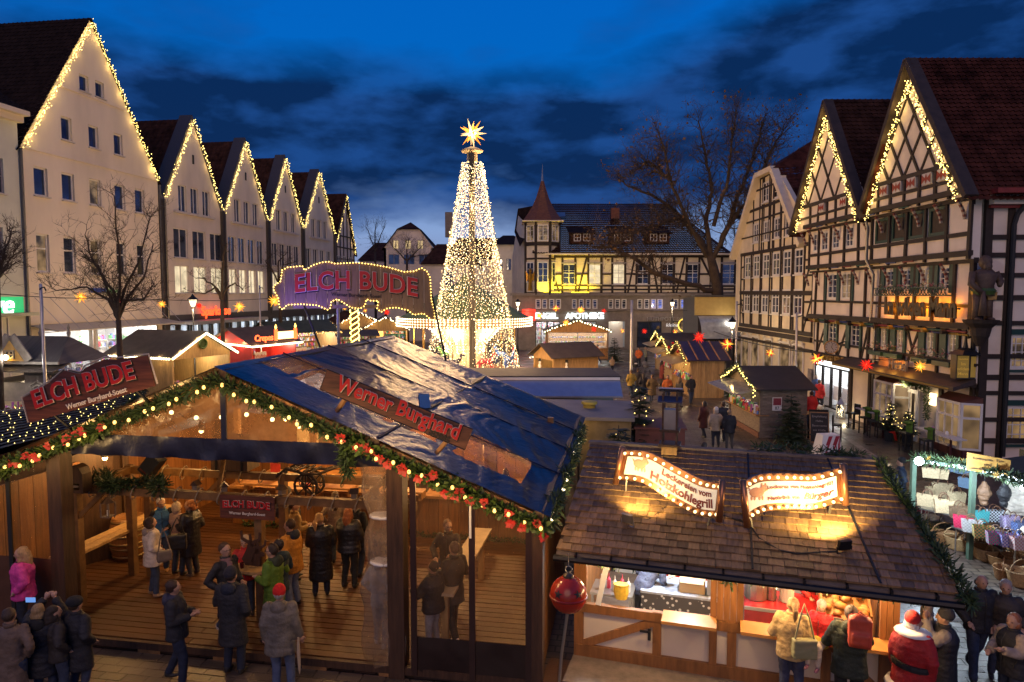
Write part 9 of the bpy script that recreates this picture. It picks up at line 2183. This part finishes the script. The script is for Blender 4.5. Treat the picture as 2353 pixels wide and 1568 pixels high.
for k,(px_,py_) in enumerate(((2135,1053),(2172,1055),(2212,1060),(2290,1092),(2338,1100))):p=onz(px_,py_,2.3);s5=link('straw_star',star_mesh('gold',M('straw_gold',(.5,.3,.05),.6,.2),MATS['straw_gold'],MATS['straw_gold']),None,loc=p,sc=(.22,)*3);tag(s5,'small gold straw star on the basket stall garland','star','straw stars on the basket stall')
LC=thing('work_lamp','dazzling cold white work lamp at the end of the basket stall beam','lamp',onz(2112,1060,2.42));MB().ball((0,0,0),.10,12,8).build('bulb',M('lamp_cold',(1,1,1),.3,0,emit=(.72,.86,1),es=80),LC,True);MB().tube([(0,0,.08),(0,.05,.2)],.02,6).build('cord',black_m,LC);lamp(LC,(.12,-.28,-.25),430,(.70,.85,1),.08)
L2=thing('work_lamp','second cold work lamp deep inside the basket stall','lamp',(11.9,15.6,2.0));MB().ball((0,0,0),.07,10,8).build('bulb',MATS['lamp_cold'],L2,True);MB().tube([(0,0,.07),(0,0,.3)],.015,6).build('cord',black_m,L2);lamp(L2,(-.3,-.2,-.1),130,(.72,.86,1),.08)
SG=thing('wooden_sign','small wooden sign reading Korbwaren und Lammfelle on the basket stall','sign',onz(2270,1068,2.45),R(-55));sgw=M('sign_ochre',(.42,.22,.04),.6,.2,5)
MB().plate([(-.42,-.19),(.42,-.21),(.44,.17),(.1,.2),(-.42,.24)],(),-.02,.02).build('board',sgw,SG)
for i,s_ in enumerate(('Korbwaren   Fam','und','Lammfelle  Stoltmann')):text(s_,.12,black_m,SG,TM((0,-.025,.12-i*.12)),.002,name='lettering',fit=(.6,.14,.72)[i])
SG.rotation_euler[2]=R(-38)
wick=[M('wicker_brown',(.24,.115,.04),.6,.4,30,.8,60),M('wicker_light',(.40,.25,.11),.6,.35,30,.8,60),M('straw_pale',(.55,.43,.25),.7,.25,25,.8,50)]
def basket(lab,loc,r_,h_,m,rz=0.0,sx=1.3,handle=True,grp='baskets for sale'):
    o=thing('basket',lab,'basket',loc,rz,grp);n=9;pr=[(r_*.75,0)]
    for i in range(1,n+1):t=i/n;pr.append((r_*(.75+.27*t)+(.008 if i%2 else 0),h_*t))
    pr+=[(r_*1.06,h_+.01),(r_*.98,h_+.015),(r_*.93,h_*.9),(r_*.7,.03)]
    MB().lathe(pr,(0,0,0),18,sx,1).build('weave',m,o,True)
    if handle:MB().tube([(r_*sx*math.cos(a),0,h_+r_*1.05*math.sin(a)) for a in [math.pi*i/10 for i in range(11)]],.014,6).build('handle',m,o)
    return o
wl_pos=[(2172,1248),(2205,1262),(2240,1272),(2262,1285),(2300,1300),(2245,1235),(2285,1245),(2330,1262),(2305,1330),(2345,1345),(2325,1300),(2350,1290)]
labs=['round brown wicker basket with hoop handle at the outer end of the ground row','tall brown wicker basket next to the end of the ground row','pale wicker basket third along the ground row','low round wicker basket in front of the table leg','broad brown wicker basket right beside the table leg','wicker basket with dark lining under the table','light wicker basket with grey lining under the table','wicker basket with dotted lining under the table','open wicker basket in the front pile','wide wicker basket at the bottom of the front pile','wicker basket leaning on the front pile','dark wicker basket at the back of the front pile']
for k,(px_,py_) in enumerate(wl_pos):
    p=gpos(px_,py_);basket(labs[k],p,random.uniform(.20,.27),random.uniform(.22,.34),wick[k%2],random.uniform(0,3))
for k,(px_,py_) in enumerate(((2085,1168),(2105,1188),(2135,1205),(2130,1225),(2165,1225),(2095,1205))):
    p=onz(px_,py_,.05);p.z=0;basket(('grey-rimmed seagrass basket nearest the roof garland','red and brown striped seagrass basket','pale patterned seagrass basket','small yellow seagrass basket','olive striped wide seagrass basket','brown seagrass basket beside the garland')[k],p,.26,.24,[wick[2],M('seagrass_red',(.28,.05,.04),.7,.4,20,.6,50),wick[2],M('seagrass_yellow',(.4,.28,.06),.7,.3,20,.6,50),M('seagrass_olive',(.16,.13,.04),.7,.4,20,.6,50),wick[0]][k],.3*k,1.35)
def table(lab,a,b,z,w_):
    a=Vector(a);b=Vector(b);c=(a+b)/2;d=b-a;o=thing('market_table',lab,'table',(c.x,c.y,0),math.atan2(d.y,d.x),'market tables');MB().box((0,0,z),(d.length,w_,.04)).build('top',steel,o)
    for sx in (-.45,.45):
        for sy_ in (-.4,.4):MB().tube([(sx*d.length,sy_*w_,0),(sx*d.length,sy_*w_,z)],.018,6).build('leg',steel,o)
    return o
tA0,tA1=onz(2125,1170,.85),onz(2225,1195,.85);tB0,tB1=onz(2210,1215,.75),onz(2335,1262,.75)
table('folding table carrying straw bags at the basket stall',tA0+Vector((.1,.25,0)),tA1+Vector((.25,.25,0)),.85,.6);table('folding table carrying coloured woven bags at the basket stall',tB0+Vector((.2,.3,0)),tB1+Vector((.45,.25,0)),.75,.8)
def tote(lab,loc,w_,h_,d,m,rz=0.0,grp='bags for sale',open_=True):
    o=thing('tote_bag',lab,'bag',loc,rz,grp);t=1.18
    MB().add([(-w_/2,-d/2,0),(w_/2,-d/2,0),(w_/2,d/2,0),(-w_/2,d/2,0),(-w_/2*t,-d/2,h_),(w_/2*t,-d/2,h_),(w_/2*t,d/2,h_),(-w_/2*t,d/2,h_)],[(0,1,5,4),(1,2,6,5),(2,3,7,6),(3,0,4,7),(3,2,1,0)]).build('bag',m,o)
    for s_ in (-1,1):MB().tube([(w_*.28*math.cos(a),s_*d*.45,h_-.02+h_*.55*math.sin(a)) for a in [math.pi*i/8 for i in range(9)]],.011,5).build('handle',M('bag_handle',(.16,.08,.04),.5,.2),o)
    return o
def checks(name,c1,c2,sc=26):
    if name in MATS:return MATS[name]
    m=M(name,c1,.4,.1);t=m.node_tree;n=t.nodes;g=n.new('ShaderNodeTexCoord');ck=n.new('ShaderNodeTexChecker');t.links.new(g.outputs['Object'],ck.inputs[0]);ck.inputs['Scale'].default_value=sc;ck.inputs[1].default_value=(*c1,1);ck.inputs[2].default_value=(*c2,1);t.links.new(ck.outputs[0],n['Principled BSDF'].inputs['Base Color']);return m
stl=['straw tote bag with brown handles at the outer end of the table','tall straw tote standing behind the others','pale straw tote with leather strap in the front of the table','straw tote with open top beside the brown woven bag','brown zigzag woven tote','wide straw tote at the back of the table']
for k,(px_,py_,w_,h_) in enumerate(((2130,1163,.42,.3),(2165,1142,.45,.38),(2168,1178,.38,.34),(2195,1160,.4,.34),(2205,1190,.4,.28),(2145,1140,.36,.26))):tote(stl[k],onz(px_,py_,.87),w_,h_,.16,wick[2] if k!=4 else checks('zigzag_brown',(.3,.2,.12),(.05,.03,.02),60),R(-35+8*k))
cl_=[('red woven bag',(.45,.01,.06),(.5,.05,.1)),('white and grey woven bag',(.5,.5,.5),(.35,.34,.34)),('green, orange and white checked bag',(.05,.2,.08),(.6,.3,.1)),('multicoloured checked bag',(.05,.35,.25),(.5,.04,.25)),('black and white checked bag',(.01,.01,.02),(.55,.6,.65)),('blue and violet checked bag',(.1,.12,.45),(.5,.45,.6)),('pink and white checked bag',(.55,.25,.25),(.6,.58,.55)),('turquoise woven bag',(.03,.3,.35),(.1,.4,.4)),('lilac woven bag',(.3,.2,.45),(.5,.45,.55)),('dark blue woven bag',(.02,.03,.12),(.1,.15,.3))]
for k,(lab,c1,c2) in enumerate(cl_):
    px_,py_=((2212,1212),(2232,1222),(2258,1235),(2290,1250),(2285,1198),(2318,1255),(2345,1262),(2250,1200),(2320,1212),(2345,1225))[k];tote(lab+' on the coloured bag table',onz(px_,py_,.77),.36,.28,.18,checks('check_%d'%k,c1,c2),R(-30+5*k))
for k,(px_,py_,z) in enumerate(((2138,1098,1.55),(2160,1100,1.5),(2195,1085,1.7),(2215,1090,1.65),(2232,1085,1.7),(2222,1122,1.4))):tote(('white straw bag hanging under the work lamp','cream straw bag hanging behind the white one','blue-grey felt bag hanging from the beam, first of the row','blue-grey felt bag hanging in the middle of the row','blue-grey felt bag with red badge beside the green post','blue-grey felt bag with emblem hanging lowest')[k],onz(px_,py_,z),.36,.26,.12,wick[2] if k<2 else M('felt_blue',(.10,.16,.24),.8,.2,12),R(-25-7*k))
SK=thing('sheepskin','white sheepskins hanging inside the basket stall','sheepskin',(bp3[1].x+1.5,bp3[1].y+.2,1.0),R(-40));link('fleece',remesh(MB().box((0,0,.45),(.8,.12,.9)).ball((-.2,-.05,.3),.3,8,6,(1,.4,1)).ball((.2,-.05,.6),.3,8,6,(1,.4,1)),.03,'fleece',M('fleece',(.62,.56,.48),.95,.2,8),2,.05,5),SK)
SK2=thing('sheepskin','heap of sheepskins on the far table of the basket stall','sheepskin',(12.6,15.8,.8),0);link('fleece',remesh(MB().ball((0,0,.1),.45,10,6,(1.2,.9,.35)).ball((.2,.1,.22),.3,8,6,(1.2,.9,.4)),.03,'fleece',MATS['fleece'],2,.05,6),SK2)
for k,(px_,py_) in enumerate(((2262,1125),(2308,1128))):p=onz(px_,py_,1.6);o=thing('glove_bundle',('bundle of brown leather gloves hanging in the basket stall','bundle of black gloves hanging in the basket stall')[k],'gloves',p);link('gloves',remesh(MB().lathe([(.04,.2),(.12,.05),(.16,-.1),(.1,-.25)],(0,0,0),9).ball((0,0,-.32),.1,8,6),.02,'gloves',M('glove_%d'%k,((.2,.11,.06),(.02,.02,.025))[k],.6,.3,10),1,.025,7+k),o);MB().tube([(0,0,.2),(0,0,.6)],.006,4).build('cord',black_m,o)
bpy.data.batch_remove(_junk)
bpy.data.scenes.remove(_tmp)
